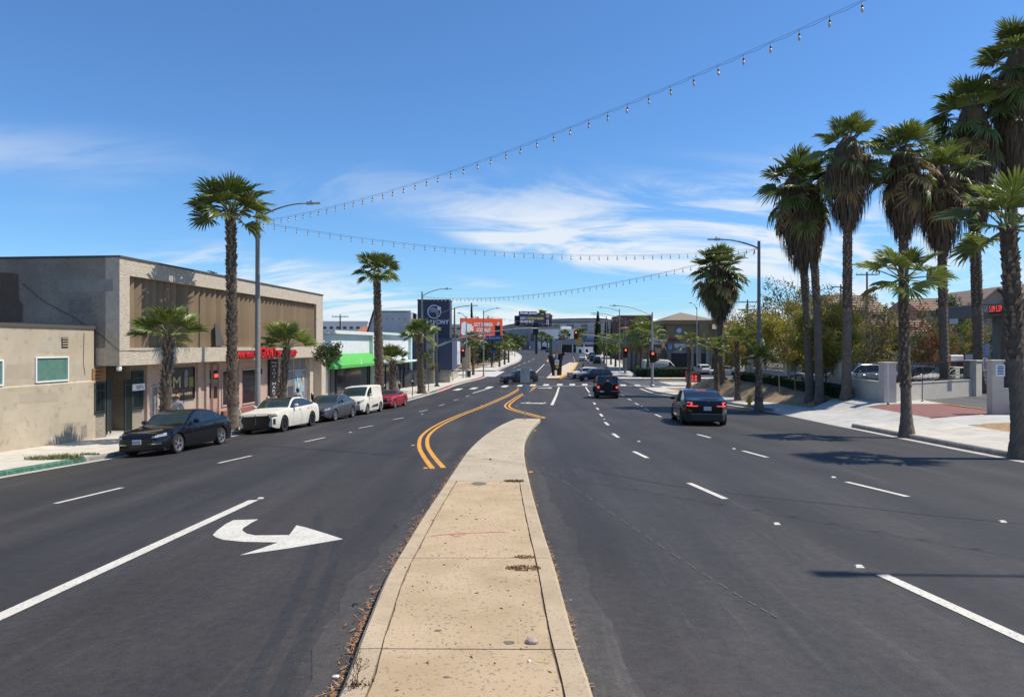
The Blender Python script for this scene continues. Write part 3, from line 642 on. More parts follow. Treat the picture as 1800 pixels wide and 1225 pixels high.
q.tube([(-.03,4.3,bo.z(497,0)),(-.03,3.4,bo.z(528,0)),(-.03,1.9,bo.z(560,0)),(-.03,.8,bo.z(590,0)),(-.04,.0,bo.z(617,0)),(1.6,-.03,bo.z(616,1.6)),(4,-.03,bo.z(613,4))], .012, 6); q.build('cable', MATS['coping'], brn)
q = MB(); q.lathe([(.02,-.22),(.09,-.2),(.11,-.1),(.06,0)], 10, (.12,.1,ZB)); q.build('globe_lamp', WHITE, brn)
# roof aerial
q = MB(); x = bo.s(371,4); z1 = bo.z(476,x,4); q.tube([(x,4,ZT),(x,4,z1)], .03, 6); q.box(x-.6,x+.6,3.98,4.02,z1-.25,z1-.2); q.box(x-.4,x+.4,3.98,4.02,z1-.08,z1-.03); q.box(x-.03,x+.03,3.6,4.4,z1-.16,z1-.12); q.build('aerial', BLKM, brn)
# ground floor wall: pieces round the passage opening
t = 1.0; S_ = lambda px: bo.s(px, t); Z_ = lambda py, s: bo.z(py, s, t)
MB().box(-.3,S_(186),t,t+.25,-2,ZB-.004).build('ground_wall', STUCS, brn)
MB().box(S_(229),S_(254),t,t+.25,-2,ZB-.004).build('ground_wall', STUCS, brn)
MB().box(S_(254),S_(364),t+.003,t+.25,-2.4,ZB-.004).build('ground_wall', STUCP, brn)
MB().box(S_(364),L_,t+.003,t+.25,-3,ZB-.004).build('ground_wall', PINKP, brn)
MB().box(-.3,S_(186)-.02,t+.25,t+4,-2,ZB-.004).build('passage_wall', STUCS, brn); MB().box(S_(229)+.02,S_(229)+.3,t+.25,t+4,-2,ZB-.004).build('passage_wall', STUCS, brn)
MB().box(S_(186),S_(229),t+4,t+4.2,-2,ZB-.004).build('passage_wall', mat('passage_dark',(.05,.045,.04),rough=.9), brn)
MB().box(S_(186)-.01,S_(229)+.01,t-.02,t+4,-1.2,bo.z(762,S_(200),t)+.0).build('passage_floor', APR, brn)
# notice board, barred windows, gates
q = S_(172); BOARD = mat('orange_board', (.33,.17,.07), (.25,.12,.05), scale=9, rough=.8)
nb = MB().bbox(S_(161),S_(183),t-.05,t,Z_(671.5,q),Z_(647.5,q),.01).build('notice_board', BOARD, brn)
for i in range(3): MB().box(S_(164),S_(179-i*3),t-.056,t-.05,Z_(653+i*6,q)-.03,Z_(653+i*6,q)+.03).build('printed_line', mat('board_print',(.12,.05,.025),rough=.8), nb)
for a, b, c, d in ((162,183,673,730),(230,250,652,722)):
    w_ = frame_window(brn, S_(a), S_(b), Z_(d,S_(a)), Z_(c,S_(a)), t-.01, GLASSD, GREENM, .07, .07); bars(w_, S_(a)+.06, S_(b)-.06, Z_(d,S_(a))+.1, Z_(c,S_(a))-.05, t-.09, GREENM, 7)
for a, b in ((185.5,193),(217,230)):
    g_ = MB(); x0, x1 = S_(a), S_(b); z0, z1 = Z_(764,x0)+.12, Z_(668,x0)
    g_.box(x0,x0+.05,t-.07,t-.02,z0-.1,z1); g_.box(x1-.05,x1,t-.07,t-.02,z0-.1,z1)
    for zz in (z0,z1-.25): g_.box(x0+.05,x1-.05,t-.06,t-.03,zz,zz+.05)
    for i in range(6): xx = x0+.05+(x1-x0-.1)*(i+.5)/6; g_.box(xx-.012,xx+.012,t-.057,t-.033,z0,z1)
    g_.build('gate', GREENM, brn)
np_ = MB().box(S_(228.5),S_(250),t-.13,t-.1,Z_(686,S_(240)),Z_(674.5,S_(240))).build('number_plate', WHITE, brn)
text('number', '507\u00bd', .17, BLACK, np_, (S_(235),t-.131,Z_(683.5,S_(240))), depth=.004, bold=.01)
MB().box(S_(254),S_(263),t-.14,t+.002,-2.4,ZB-.004).build('pillar', STUCP, brn)
dr = frame_window(brn, S_(263.5), S_(276), -2.4, Z_(678,S_(265)), t-.01, mat('grey_door',(.19,.19,.195),rough=.6), mat('door_frame',(.36,.3,.24),rough=.7), .08, .06, 'door')
MB().box(S_(273),S_(273.8),t-.09,t-.02,Z_(712,S_(270)),Z_(706,S_(270))).build('handle', STEEL, dr)
# beauty shop window with gilt M
wx0, wx1 = S_(293), S_(341); wm = S_(318)
bw = frame_window(brn, wx0, wx1, Z_(703.5,wm), Z_(646,wm), t-.0, mat('poster_black',(.02,.019,.018),(.035,.033,.03),scale=2,rough=.3), BLACK, .05, .06)
GOLD = mat('gilt', (.52,.42,.24), rough=.4); ROSE = mat('rose_print', (.42,.10,.12), rough=.6)
text('letter', 'M', .55, GOLD, bw, (S_(304),t-.014,Z_(681,wm)), w=.62, depth=.006)
for m_, yy, hh, words in ((ROSE, 688.5, .13, (('HAIR',0,.75),('SALON',1.0,1.0))), (GOLD, 695, .14, (('310',0,.5),('528',.65,.5),('0885',1.3,.7)))):
    for tx, o_, w_ in words: letters(tx, hh, w_, m_, bw, (wm-1.0+o_,t-.014,Z_(yy,wm)), depth=.004, bold=.0)
q = MB(); q.lathe([(.05,0),(.16,.1),(.2,.35),(.12,.55),(.16,.62),(.16,.82),(.05,.9)], 12, (S_(326),t-.03,Z_(682,wm))); o = q.build('bust_print', mat('bust_grey',(.2,.2,.2),rough=.5), bw); o.scale = (1,.08,1); o.location = (0,(t-.03)*.92,0)
MB().box(S_(332),S_(340),t-.016,t-.012,Z_(682,wm),Z_(664,wm)).build('flower_print', mat('flower_print',(.42,.33,.06),(.05,.12,.04),scale=14,rough=.6), bw)
for a, b in ((345,349.5),(359,364)): MB().box(S_(a),S_(b),t-.12,t,-2.4,ZB-.004).build('pillar', STUCP, brn)
# pink double doors with panes, OPEN sign
DPINK = mat('door_pink', (.45,.27,.21), rough=.6)
for a, b in ((364.5,370.5),(371.5,383)):
    d_ = frame_window(brn, S_(a), S_(b), -2.4, Z_(640,S_(a)), t-.01, DPINK, mat('door_pink_dark',(.33,.2,.16),rough=.6), .07, .07, 'door')
    e0, e1 = S_(a)+.18*(S_(b)-S_(a)), S_(a)+.8*(S_(b)-S_(a))
    MB().box(e0,e1,t-.04,t-.013,Z_(700,e0),Z_(674,e0)).build('pane', GLASSD, d_); MB().box(e0,e1,t-.04,t-.013,Z_(667,e0),Z_(651,e0)).build('pane', GLASSD, d_)
opn = thing('open_sign', 'small red neon OPEN sign above the pink shop door', 'sign', (bo.ox,bo.oy,bo.z0), LRZ)
MB().box(S_(373.7),S_(381.3),t-.075,t-.045,Z_(666,S_(377)),Z_(656,S_(377))).build('panel', BLACK, opn)
text('letters', 'OPEN', .2, mat('neon_red',(.7,.08,.06),emis=(1,.12,.08),estr=1.2,rough=.4), opn, (S_(374),t-.078,Z_(663.5,S_(377))), w=S_(381)-S_(374), depth=.008, bold=.02)
text('house_number', '515', .1, BLACK, brn, (S_(375),t-.02,Z_(672,S_(377))), depth=.004)
# shop window and door openings of the mini mart
for a, b, c, d, nm in ((389,403,651,715,'window'),(424,449,649,712,'shop_door'),(455,461,646,660,'window')):
    frame_window(brn, S_(a), S_(b), Z_(d,S_(a)), Z_(c,S_(a)), t-.0, GLASSS, mat('frame_pink',(.5,.36,.3),rough=.6), .07, .06, nm)
MB().box(S_(422),S_(424),t-.1,t,Z_(716,S_(423)),Z_(648,S_(423))).build('red_trim', mat('red_trim',(.4,.05,.05),rough=.6), brn)
MB().box(S_(388),S_(450),t-.16,t+.002,-2.6,Z_(717,S_(420))).build('plinth', mat('red_tile',(.28,.11,.08),(.22,.08,.06),scale=14,rough=.7), brn)
for a, b in ((417,422),(486.5,490.5)): MB().box(S_(a),S_(b),t-.12,t,-3,ZB-.004).build('pillar', STUCP, brn)
# glazed corner shopfront with posters
gx0, gx1 = S_(491), S_(537)
shp = frame_window(brn, gx0, gx1, Z_(713,gx1), ZB-.05, t-.0, mat('hazy_glass',(.16,.165,.17),(.24,.24,.24),scale=.7,rough=.2), ALU, .06, .07, 'shop_window')
for i in range(1,4): x = gx0+(gx1-gx0)*i/4; MB().box(x-.03,x+.03,t-.06,t-.013,Z_(713,gx1)+.06,ZB-.11).build('mullion', ALU, shp)
MB().box(gx0+.06,gx1-.06,t-.055,t-.013,Z_(649,gx1)-.04,Z_(649,gx1)+.03).build('mullion', ALU, shp)
PST = mat('poster_blue', (.16,.32,.38), (.3,.42,.46), scale=3, rough=.6)
po = MB().box(S_(517),S_(534),t-.04,t-.02,Z_(688,gx1),Z_(648,gx1)).build('poster', PST, shp)
for i in range(9):
    a = S_(518.5)+random.random()*(S_(531)-S_(518.5)); z = Z_(684,gx1)+random.random()*(Z_(652,gx1)-Z_(684,gx1))
    MB().bbox(a,a+.22,t-.052,t-.042,z,z+.3,.04).build('printed_item', mat('item_%d'%(i%4), [(.5,.12,.12),(.55,.5,.2),(.6,.6,.58),(.1,.1,.2)][i%4], rough=.6), po)
MB().box(S_(500),S_(516),t-.04,t-.02,Z_(700,gx1),Z_(675,gx1)).build('poster', mat('poster_dark',(.06,.06,.065),rough=.5), shp)
MB().box(S_(538),S_(545),t-.3,t,-3.2,ZB-.004).build('pillar', STUCB, brn); MB().box(S_(552),L_,t-.9,t,-3.2,ZB-.004).build('pillar', STUCB, brn)
# signs on the band
RED = mat('sign_red', (.62,.025,.03), rough=.4); RBK = mat('sign_backing', (.05,.012,.012), rough=.6)
def band_sign(name, label, txt, a, b, c, d, yoff=-.02, bold=.012, backing=True):
    sg = thing(name, label, 'sign', (bo.ox,bo.oy,bo.z0), LRZ); x0, x1 = bo.s(a), bo.s(b); z0, z1 = bo.z(d,x0), bo.z(c,x0)
    if backing: MB().box(x0-.05,x1+.05,-.09,-.01,z0-.02,z1+.02).build('backing', RBK, sg)
    letters(txt, z1-z0-.06, x1-x0, RED, sg, (x0,-.095,z0+.03), depth=.1, bold=bold); return sg
band_sign('mini_mart_sign', 'red channel letters 99\u00a2 MINI MART on the tan band', '99\u00a2 MINI MART', 399, 446, 617.5, 631)
band_sign('giant_sign', 'tall red letters GIANT in the middle of the band sign', 'GIANT', 453.5, 481, 608.5, 629.5)
band_sign('smoke_shop_sign', 'red channel letters SMOKE SHOP at the right end of the band', 'SMOKE SHOP', 484, 517.5, 616, 627)
vs_ = thing('vertical_sign', 'tall black sign reading 99\u00a2 MINI MART down the shop front', 'sign', (bo.ox,bo.oy,bo.z0), LRZ)
x0, x1 = S_(470.5), S_(484); zt_, zb_ = Z_(632,x0), Z_(698,x0)
MB().box(x0,x1,t-.16,t-.01,zb_,zt_).build('panel', BLACK, vs_)
SIL = mat('sign_silver', (.5,.5,.48), rough=.4)
for i, ch in enumerate(['99\u00a2','M','I','N','I','','M','A','R','T']):
    if ch:
        h_ = (zt_-zb_)/10.6; w_ = (x1-x0)*(.7 if ch[0] == '9' else .42 if ch != 'I' else .12)
        text('letter', ch, h_*.68, SIL, vs_, ((x0+x1)/2-w_/2, t-.165, zt_-.1-(i+.85)*h_), w=w_, depth=.01)

# white building with the green awning
def lb(name, label, yo, tt):
    f = Fr(-17.1+ST*(yo-29.9)+tt, yo, 0); f.z0 = gz(f.ox+1, yo)+.15; return f, thing(name, label, 'building', (f.ox,f.oy,f.z0), LRZ)
gf, gry = lb('white_shop', 'white painted shop with a green awning and dark shop window', 52.4, 0)
GWH = mat('white_stucco', (.62,.63,.65), (.70,.71,.73), scale=1.2, rough=.9, bump=.3, bscale=30, speck=(.5,.5,.52), sscale=5, samt=.5)
Lg = gf.s(657.5)-.02; zt = gf.z(578,.5); za = gf.z(648,3)
MB().box(0,Lg,.3,14,-3,zt-.03).build('wall', GWH, gry); MB().box(-.0,Lg,-.06,.6,zt-.28,zt).build('parapet', GWH, gry)
MB().box(0,1.6,-.02,.298,-3,zt-.28).build('pier', GWH, gry); MB().box(Lg-.45,Lg,-.02,.298,-3,zt-.28).build('pier', mat('mint_pier',(.52,.64,.58),rough=.8), gry)
AWG = mat('awning_green', (.07,.36,.06), (.10,.44,.08), scale=3, rough=.7)
ax0, ax1 = gf.s(580,-.6), Lg; aw = thing('awning', 'bright green fabric awning over the dark shop window', 'awning', (gf.ox,gf.oy,gf.z0), LRZ)
z1_, z2_, z3_ = gf.z(626,8), gf.z(642.5,8), gf.z(646,8)
z1_, z2_, z3_ = z2_+1.0, z2_+.12, z2_-.12
q = MB(); q.add([(ax0,.28,z1_),(ax1,.28,z1_),(ax1,-1.0,z2_),(ax0,-1.0,z2_),(ax0,-1.0,z3_),(ax1,-1.0,z3_)],[(0,3,2,1),(3,4,5,2)]); q.add([(ax0,.28,z1_),(ax0,-1,z2_),(ax0,-1,z3_),(ax0,.28,z3_)],[(0,3,2,1)]); q.add([(ax1,.28,z1_),(ax1,-1,z2_),(ax1,-1,z3_),(ax1,.28,z3_)],[(0,1,2,3)]); q.build('cover', AWG, aw)
q = MB()
for i in range(5): x = ax0+.05+(ax1-ax0-.1)*i/4; q.tube([(x,.25,z1_-.06),(x,-.95,z2_-.05)], .02, 5); q.tube([(x,-.95,z3_+.03),(x,.25,z3_+.03)], .015, 5)
q.build('awning_frame', STEEL, aw)
text('number', '2', .42, WHITE, aw, (gf.s(626,-.6),-1.01,z2_-.02), depth=.004, bold=.02)
frame_window(gry, gf.s(590,.3), Lg-.5, -2.2, z3_+.2, .29, GLASSS, BLACK, .08, .08, 'shop_window')
frame_window(gry, gf.s(579,.3), gf.s(589,.3), -2.4, z3_+.2, .29, mat('shutter_grey',(.09,.09,.09),rough=.6), BLACK, .06, .08, 'door')
MB().box(gf.s(646,.3),Lg-.9,.2,.28,-2,z3_).build('blind', mat('blind',(.06,.055,.05),rough=.8), gry)

# mint building
mf, mnt = lb('mint_shop', 'pale mint shop with thin canopy and tall glass front', 68.3, .7)
MINT = mat('mint_paint', (.50,.66,.58), (.56,.71,.63), scale=3, rough=.8)
Lm = mf.s(723.5); zt = mf.z(585,4)
MB().box(0,Lm,.25,12,-3,zt-.04).build('wall', GWH, mnt)
MB().box(0,Lm,-.1,.5,zt-.22,zt).build('parapet', MINT, mnt)
MB().box(Lm-.45,Lm,-.05,.246,-3,zt-.22).build('pier', MINT, mnt); MB().box(0,.25,-.05,.246,-3,zt-.22).build('pier', MINT, mnt)
zc = mf.z(635,4); MB().bbox(-.1,Lm+.9,-1.0,.24,zc-.16,zc,.03).build('canopy', MINT, mnt)
MB().box(.25,Lm-.46,.1,.247,-3,mf.z(684,8)).build('plinth', MINT, mnt)
zb = mf.z(683,8)
n_ = 6
for i in range(n_):
    a = .3+(Lm-.8)*i/n_; b = .3+(Lm-.8)*(i+1)/n_-.06
    frame_window(mnt, a, b, zb+.05, zc-.25, .2, GLASSS, BLACK, .05, .06, 'shop_window')
for a in (Lm-2.2,Lm-1.2): MB().box(a,a+.5,.13,.14,zb+1.0,zb+1.9).build('paper_notice', WHITE, mnt)
MB().box(2.2,3.4,-.35,-.1,zt-1.8,zt-.9)
# grey rendered block behind
X0 = (643-CX)/F*86; X1 = (722-CX)/F*86; zr = hgt(547,86)
gb = thing('grey_block', 'taller blank grey block behind the mint shop', 'building', (0,86,0))
q = MB(); q.add([(X0,0,-1),(X1,0,-1),(X1,0,zr-.1),(X0+1.0,0,zr),(X0,0,zr-3.4),(X0,12,-1),(X1,12,-1),(X1,12,zr-.1),(X0+1.0,12,zr),(X0,12,zr-3.4)],[(0,1,2,3,4),(9,8,7,6,5),(1,6,7,2),(2,7,8,3),(3,8,9,4),(4,9,5,0)])
q.build('wall', mat('grey_render',(.36,.37,.39),(.43,.44,.455),scale=1.1,rough=.95,bump=.4,bscale=10,speck=(.3,.3,.32),sscale=4), gb)
q = MB(); q.tube([(X0-.05,-.06,zr-3.3),(X0+.97,-.06,zr+.04)], .1, 4); q.box(X0+1,X1,-.1,.1,zr-.08,zr+.05); q.build('roof_trim', BLACK, gb)
q = MB()
for i in range(5): q.box(X0+1.7+i*.75,X0+1.84+i*.75,-.05,.01,zr-1.0,zr-.9); q.box(X0+1.7+i*.75,X0+1.84+i*.75,-.05,.01,zr-2.9,zr-2.8)
q.build('wall_anchor', BLACK, gb)

# navy building with sign tower
NAVY = mat('navy_paint', (.030,.040,.070), (.040,.052,.085), scale=2, rough=.75)
NAVL = mat('navy_paint_lower', (.050,.068,.115), (.06,.08,.13), scale=2, rough=.7)
d0 = 88.0; tx0, tx1 = (734-CX)/F*d0, (790.5-CX)/F*d0
nv = thing('navy_building', 'navy blue building with a tall sign tower at the corner', 'building', (0,d0,0))
zt = hgt(528,d0); zl = hgt(594,d0)
MB().box(tx0,tx1,0,3.2,-1,zt).build('tower', NAVY, nv); MB().box(tx0-.05,tx1+.05,-.06,3.26,zt,zt+.12).build('coping', BLACK, nv)
nx1 = (808-CX)/F*104
q = MB(); zk = hgt(650,d0); q.add([(tx0-2,-.6,zk),(tx1-1.9,-.6,zk),(tx1+.35,-.6,zk),(nx1,16,zk),(tx0-2,16,zk),(tx0-2,-.6,zl),(tx1-1.9,-.6,zl),(tx1+.35,-.6,zl),(nx1,16,zl),(tx0-2,16,zl)],[(4,3,2,1,0),(5,6,7,8,9),(0,1,6,5),(1,2,7,6),(2,3,8,7),(3,4,9,8),(4,0,5,9)]); q.build('upper_wall', NAVL, nv)
q = MB(); q.add([(tx0-2,-.3,-1),(tx1+.05,-.3,-1),(nx1-.2,16,-1),(tx0-2,16,-1),(tx0-2,-.3,zk),(tx1+.05,-.3,zk),(nx1-.2,16,zk),(tx0-2,16,zk)],[(0,1,5,4),(1,2,6,5),(2,3,7,6),(3,0,4,7)]); q.build('ground_wall', mat('sand_wall',(.40,.35,.26),(.46,.41,.32),scale=2,rough=.9), nv)
for i in range(3):
    a = tx1-2.6+i*.9; MB().box(a,a+.75,-.36,-.29,gz(-8,88)+.9,zk-.2).build('window', mat('papered_window',(.33,.35,.31),(.25,.27,.24),scale=2,rough=.4), nv)
for i in range(5):
    f0, f1 = (i+.15)/5, (i+.8)/5; pA = Vector((tx1+.05,-.3)).lerp(Vector((nx1-.2,16)), f0); pB = Vector((tx1+.05,-.3)).lerp(Vector((nx1-.2,16)), f1)
    MB().add([(pA.x+.04,pA.y,.9),(pB.x+.04,pB.y,.9),(pB.x+.04,pB.y,zk-.2),(pA.x+.04,pA.y,zk-.2),(pA.x-.05,pA.y,.9),(pB.x-.05,pB.y,.9),(pB.x-.05,pB.y,zk-.2),(pA.x-.05,pA.y,zk-.2)],[(0,1,2,3),(4,7,6,5),(3,2,6,7),(0,4,5,1),(1,5,6,2),(0,3,7,4)]).build('shop_window', GLASSS, nv)
LAV = mat('sign_lavender', (.62,.64,.80), rough=.5)
hs = thing('harmony_sign', 'pale lettering HARMONY with wave emblem on the navy tower', 'sign', (0,d0,0))
letters('HARMONY', .5, (789-742)/F*d0, LAV, hs, ((742-CX)/F*d0, -.05, hgt(569.5,d0)), depth=.08, bold=.03)
ex, ez, er = (763.5-CX)/F*d0, hgt(548,d0), 12/F*d0
q = MB(); n = 40
for i in range(n):
    w0, w1 = 2*math.pi*i/n, 2*math.pi*(i+1)/n; c = lambda r, w, y: (ex+r*math.cos(w), y, ez+r*math.sin(w))
    v = [c(er,w0,-.08),c(er,w1,-.08),c(er*.88,w1,-.08),c(er*.88,w0,-.08),c(er,w0,-.01),c(er,w1,-.01),c(er*.88,w1,-.01),c(er*.88,w0,-.01)]; q.add(v,[(0,3,2,1),(0,1,5,4),(2,3,7,6)])
q.build('ring', LAV, hs)
for k, (a0, wd) in enumerate(((.3,.13),(.0,.12),(-.3,.1))):
    top = []; bot = []
    for i in range(17):
        u_ = -.82+1.55*i/16; zz = a0+.28*math.sin((u_+.75)*2.6)-.1*u_; top.append((ex+u_*er,-.06,ez+(zz+wd*(1-((u_+.05)/.9)**2))*er*.8)); bot.append((ex+u_*er,-.06,ez+(zz)*er*.8))
    q = MB(); q.v = top+bot; q.f = [(17+i,18+i,1+i,i) for i in range(16)]; q.m = [0]*16; q.build('wave', LAV, hs)
q = MB(); q.lathe([(.001,-.1),(er*.27,-.1),(er*.27,-.01)], 20, (ex+er*.72,0,ez+er*.5), axis='Y'); q.build('sun_disc', LAV, hs)
lv = thing('love_sign', 'upright beige sign with dark letters LOVE below the navy tower', 'sign', (0,85,0))
lx0, lx1 = (749.5-CX)/F*85, (763-CX)/F*85; lz0, lz1 = gz(-9.5,85), hgt(568,85)
MB().bbox(lx0,lx1,0,.4,lz0,lz1,.03).build('panel', mat('love_beige',(.30,.275,.20),(.36,.33,.25),scale=3,rough=.9), lv)
lh = (hgt(572,85)-hgt(642,85))/4
for i, ch in enumerate('LOVE'): text('letter', ch, lh*.5, mat('love_dark',(.09,.08,.06),rough=.8), lv, ((lx0+lx1)/2-.3,-.02,hgt(572,85)-(i+.82)*lh), w=.6, depth=.02, bold=.02)
# white shop poster on the street face
ps = thing('white_shop_poster', 'white poster with grey print high on the navy street wall', 'poster', (0,0,0))
pA, pB = Vector(((797-CX)/F*94+.08,94)), Vector(((808-CX)/F*102+.08,102)); pz0, pz1 = hgt(642,96), hgt(600,96)
MB().add([(pA.x,pA.y,pz0),(pB.x,pB.y,pz0),(pB.x,pB.y,pz1),(pA.x,pA.y,pz1),(pA.x-.5,pA.y,pz0),(pB.x-.5,pB.y,pz0),(pB.x-.5,pB.y,pz1),(pA.x-.5,pA.y,pz1)],[(0,1,2,3),(7,6,5,4),(3,2,6,7),(0,3,7,4),(1,5,6,2),(0,4,5,1)]).build('panel', mat('poster_white',(.68,.68,.72),(.25,.25,.3),scale=1.3,rough=.6,lo=.52,hi=.6), ps)
# black tarp fence in front
tf = thing('tarp_fence', 'black tarpaulin screen along the pavement beside the navy shop', 'fence')
pA, pB = G(716,684), G(801,671); q = MB(); n = 26
for i in range(n+1):
    p = pA.lerp(pB, i/n); w = .22*math.sin(i*1.7)+.12*math.sin(i*.9); g = gz(p.x,p.y)+.1
    q.v += [(p.x-.3+w*.3,p.y,g),(p.x-.3+w,p.y,g+.8),(p.x-.35-w*.3,p.y,g+1.7+.25*math.sin(i*.7))]
for i in range(n):
    for j in range(2): q.f.append((3*i+j,3*i+3+j,3*i+4+j,3*i+1+j)); q.m.append(0)
q.build('tarpaulin', mat('tarp',(.022,.022,.024),(.05,.05,.052),scale=2,rough=.55,bump=.5,bscale=5), tf, smooth=True)
q = MB()
for i in range(0,n+1,5): p = pA.lerp(pB, i/n); q.tube([(p.x-.38,p.y,gz(p.x,p.y)),(p.x-.38,p.y,gz(p.x,p.y)+2)], .03, 6)
q.build('post', BLKM, tf)

# roofs behind the shops
def simple_block(name, label, x0, x1, y0, y1, z1, m, roof=None, wins=None, wm=GLASSD, z0=-2, cat='building'):
    o = thing(name, label, cat, (x0,y0,0)); MB().box(0,x1-x0,0,y1-y0,z0,z1).build('wall', m, o)
    MB().box(-.15,x1-x0+.15,-.15,y1-y0+.15,z1,z1+.3).build('parapet', roof or m, o)
    for (a,b,c,d) in (wins or []):
        w = MB().box(a,b,-.06,-.003,c,d).build('window', wm, o); MB().box(a-.08,b+.08,-.12,-.061,c-.1,c).build('sill', roof or m, o)
    return o
dd = 150; PX = lambda px, d: (px-CX)/F*d
simple_block('white_warehouse', 'long low white roofed warehouse far behind the green awning shop', PX(563,dd), PX(646,dd), dd, dd+25, hgt(567,dd), mat('warehouse_white',(.66,.66,.65),rough=.8), mat('roof_edge',(.72,.72,.7),rough=.7), [(k*1.4+.6,k*1.4+1.3,hgt(577,dd)-.2,hgt(574,dd)) for k in range(6)])
o = thing('red_roof_house', 'small house with terracotta tile roof behind the shops', 'house', (PX(626,110),110,0))
MB().box(0,3.2,0,6,-1,hgt(583,110)).build('wall', STUC, o); q = MB(); w=3.4; z=hgt(584,110); zt=hgt(573.5,110)
q.add([(-.2,-.3,z),(w,-.3,z),(w,6,z),(-.2,6,z),(.9,1.5,zt),(2.3,1.5,zt)],[(0,1,5,4),(1,2,5),(2,3,4,5),(3,0,4)]); q.build('roof', mat('terracotta',(.36,.12,.05),(.44,.17,.08),scale=8,rough=.8), o)
# ---------------------------------------------------------------- palms
LEAF = [mat('palm_leaf_%d'%i, c, c2, scale=3, rough=.40, rnd=.25, spec=.5, trans=.28) for i, (c, c2) in enumerate([((.14,.18,.03),(.19,.225,.05)),((.095,.13,.025),(.135,.165,.04)),((.19,.235,.035),(.24,.275,.07))])]
DRYL = mat('palm_leaf_dry', (.25,.17,.06), (.33,.24,.10), scale=3, rough=.7, rnd=.25, trans=.15)
STALK = mat('palm_stalk', (.14,.15,.05), (.2,.19,.08), scale=4, rough=.6)
BARK = mat('palm_bark', (.075,.055,.04), (.13,.10,.075), scale=7, rough=.95, bump=.6, bscale=22)
BARKG = mat('palm_bark_grey', (.125,.098,.074), (.185,.147,.112), scale=3, rough=.95, bump=.7, bscale=18, speck=(.09,.075,.06), sscale=10)
BOOT = mat('palm_boot', (.16,.11,.07), (.30,.23,.16), scale=9, rough=.9, rnd=.0)
SKIRT = mat('palm_skirt', (.085,.06,.038), (.14,.10,.065), scale=2.2, rough=.95)
def frond_mesh(seed, m, nb=24, spread=122, droop=.35, fold=.25, ragged=.12, pet=.46):
    rs = random.Random(seed); q = MB(); Rf = 1-pet
    def P(r, a, lift=0):
        x = pet+r*math.cos(a); y = r*math.sin(a)
        z = fold*abs(math.sin(a))*r + lift - droop*(r/Rf)**2.2*Rf*(.75+.35*abs(math.sin(a))) - .25*pet*0
        return [x, y, z]
    def bend(p):      # the whole leaf bows down with distance
        x, y, z = p; return (x, y, z-.07*max(0,x)**2)
    q.tube([bend((0,0,0)), bend((pet*.5,0,.0)), bend((pet,0,0))], [.022,.014,.009], 4, 1, cap=False)
    A0 = R(spread); st = 2*A0/nb
    for i in range(nb):
        a = -A0+st*(i+.5)+rs.uniform(-.04,.04); k = .80+.2*math.cos(a*.75); rr = Rf*k*rs.uniform(1-ragged,1.03)
        h0, h1 = a-st*.5, a+st*.5; rm = rr*rs.uniform(.5,.62)
        tw = rs.uniform(-.05,.05)
        v = [P(.0,a), P(rm,h0,.0), P(rm,a,.03), P(rm,h1,.0), P(rr*.84,a-st*.22+tw*.5,.008-rs.uniform(0,.03)), P(rr*.84,a+st*.22+tw*.5,.008-rs.uniform(0,.03))]
        t = P(rr,a+tw); t[2] -= rs.uniform(.02,.16)*Rf; v.append(t)
        q.add([bend(p) for p in v], [(0,1,2),(0,2,3),(1,4,2),(2,4,5),(2,5,3),(4,6,5)])
    o = q.build('frond_source', [m, STALK]); me = o.data; bpy.data.objects.remove(o); return me
FR_G = [frond_mesh(1,LEAF[0],droop=.12,fold=.3,spread=108), frond_mesh(2,LEAF[1],droop=.22,fold=.45,spread=112), frond_mesh(3,LEAF[0],droop=.06,spread=98,fold=.2), frond_mesh(4,LEAF[1],droop=.30,ragged=.25,fold=.5), frond_mesh(5,LEAF[0],droop=.16,nb=28,fold=.38)]
FR_Y = [frond_mesh(6,LEAF[2],droop=.14,spread=108,fold=.25), frond_mesh(7,LEAF[2],droop=.06,spread=100,fold=.35), frond_mesh(8,LEAF[0],droop=.18,fold=.4)]
FR_H = [frond_mesh(21,LEAF[1],droop=.75,spread=105,fold=.2,ragged=.3), frond_mesh(22,LEAF[0],droop=.6,spread=115,fold=.3,ragged=.25)]
FR_D = [frond_mesh(9,DRYL,droop=.7,spread=80,ragged=.4), frond_mesh(10,DRYL,droop=.5,spread=95,ragged=.35)]
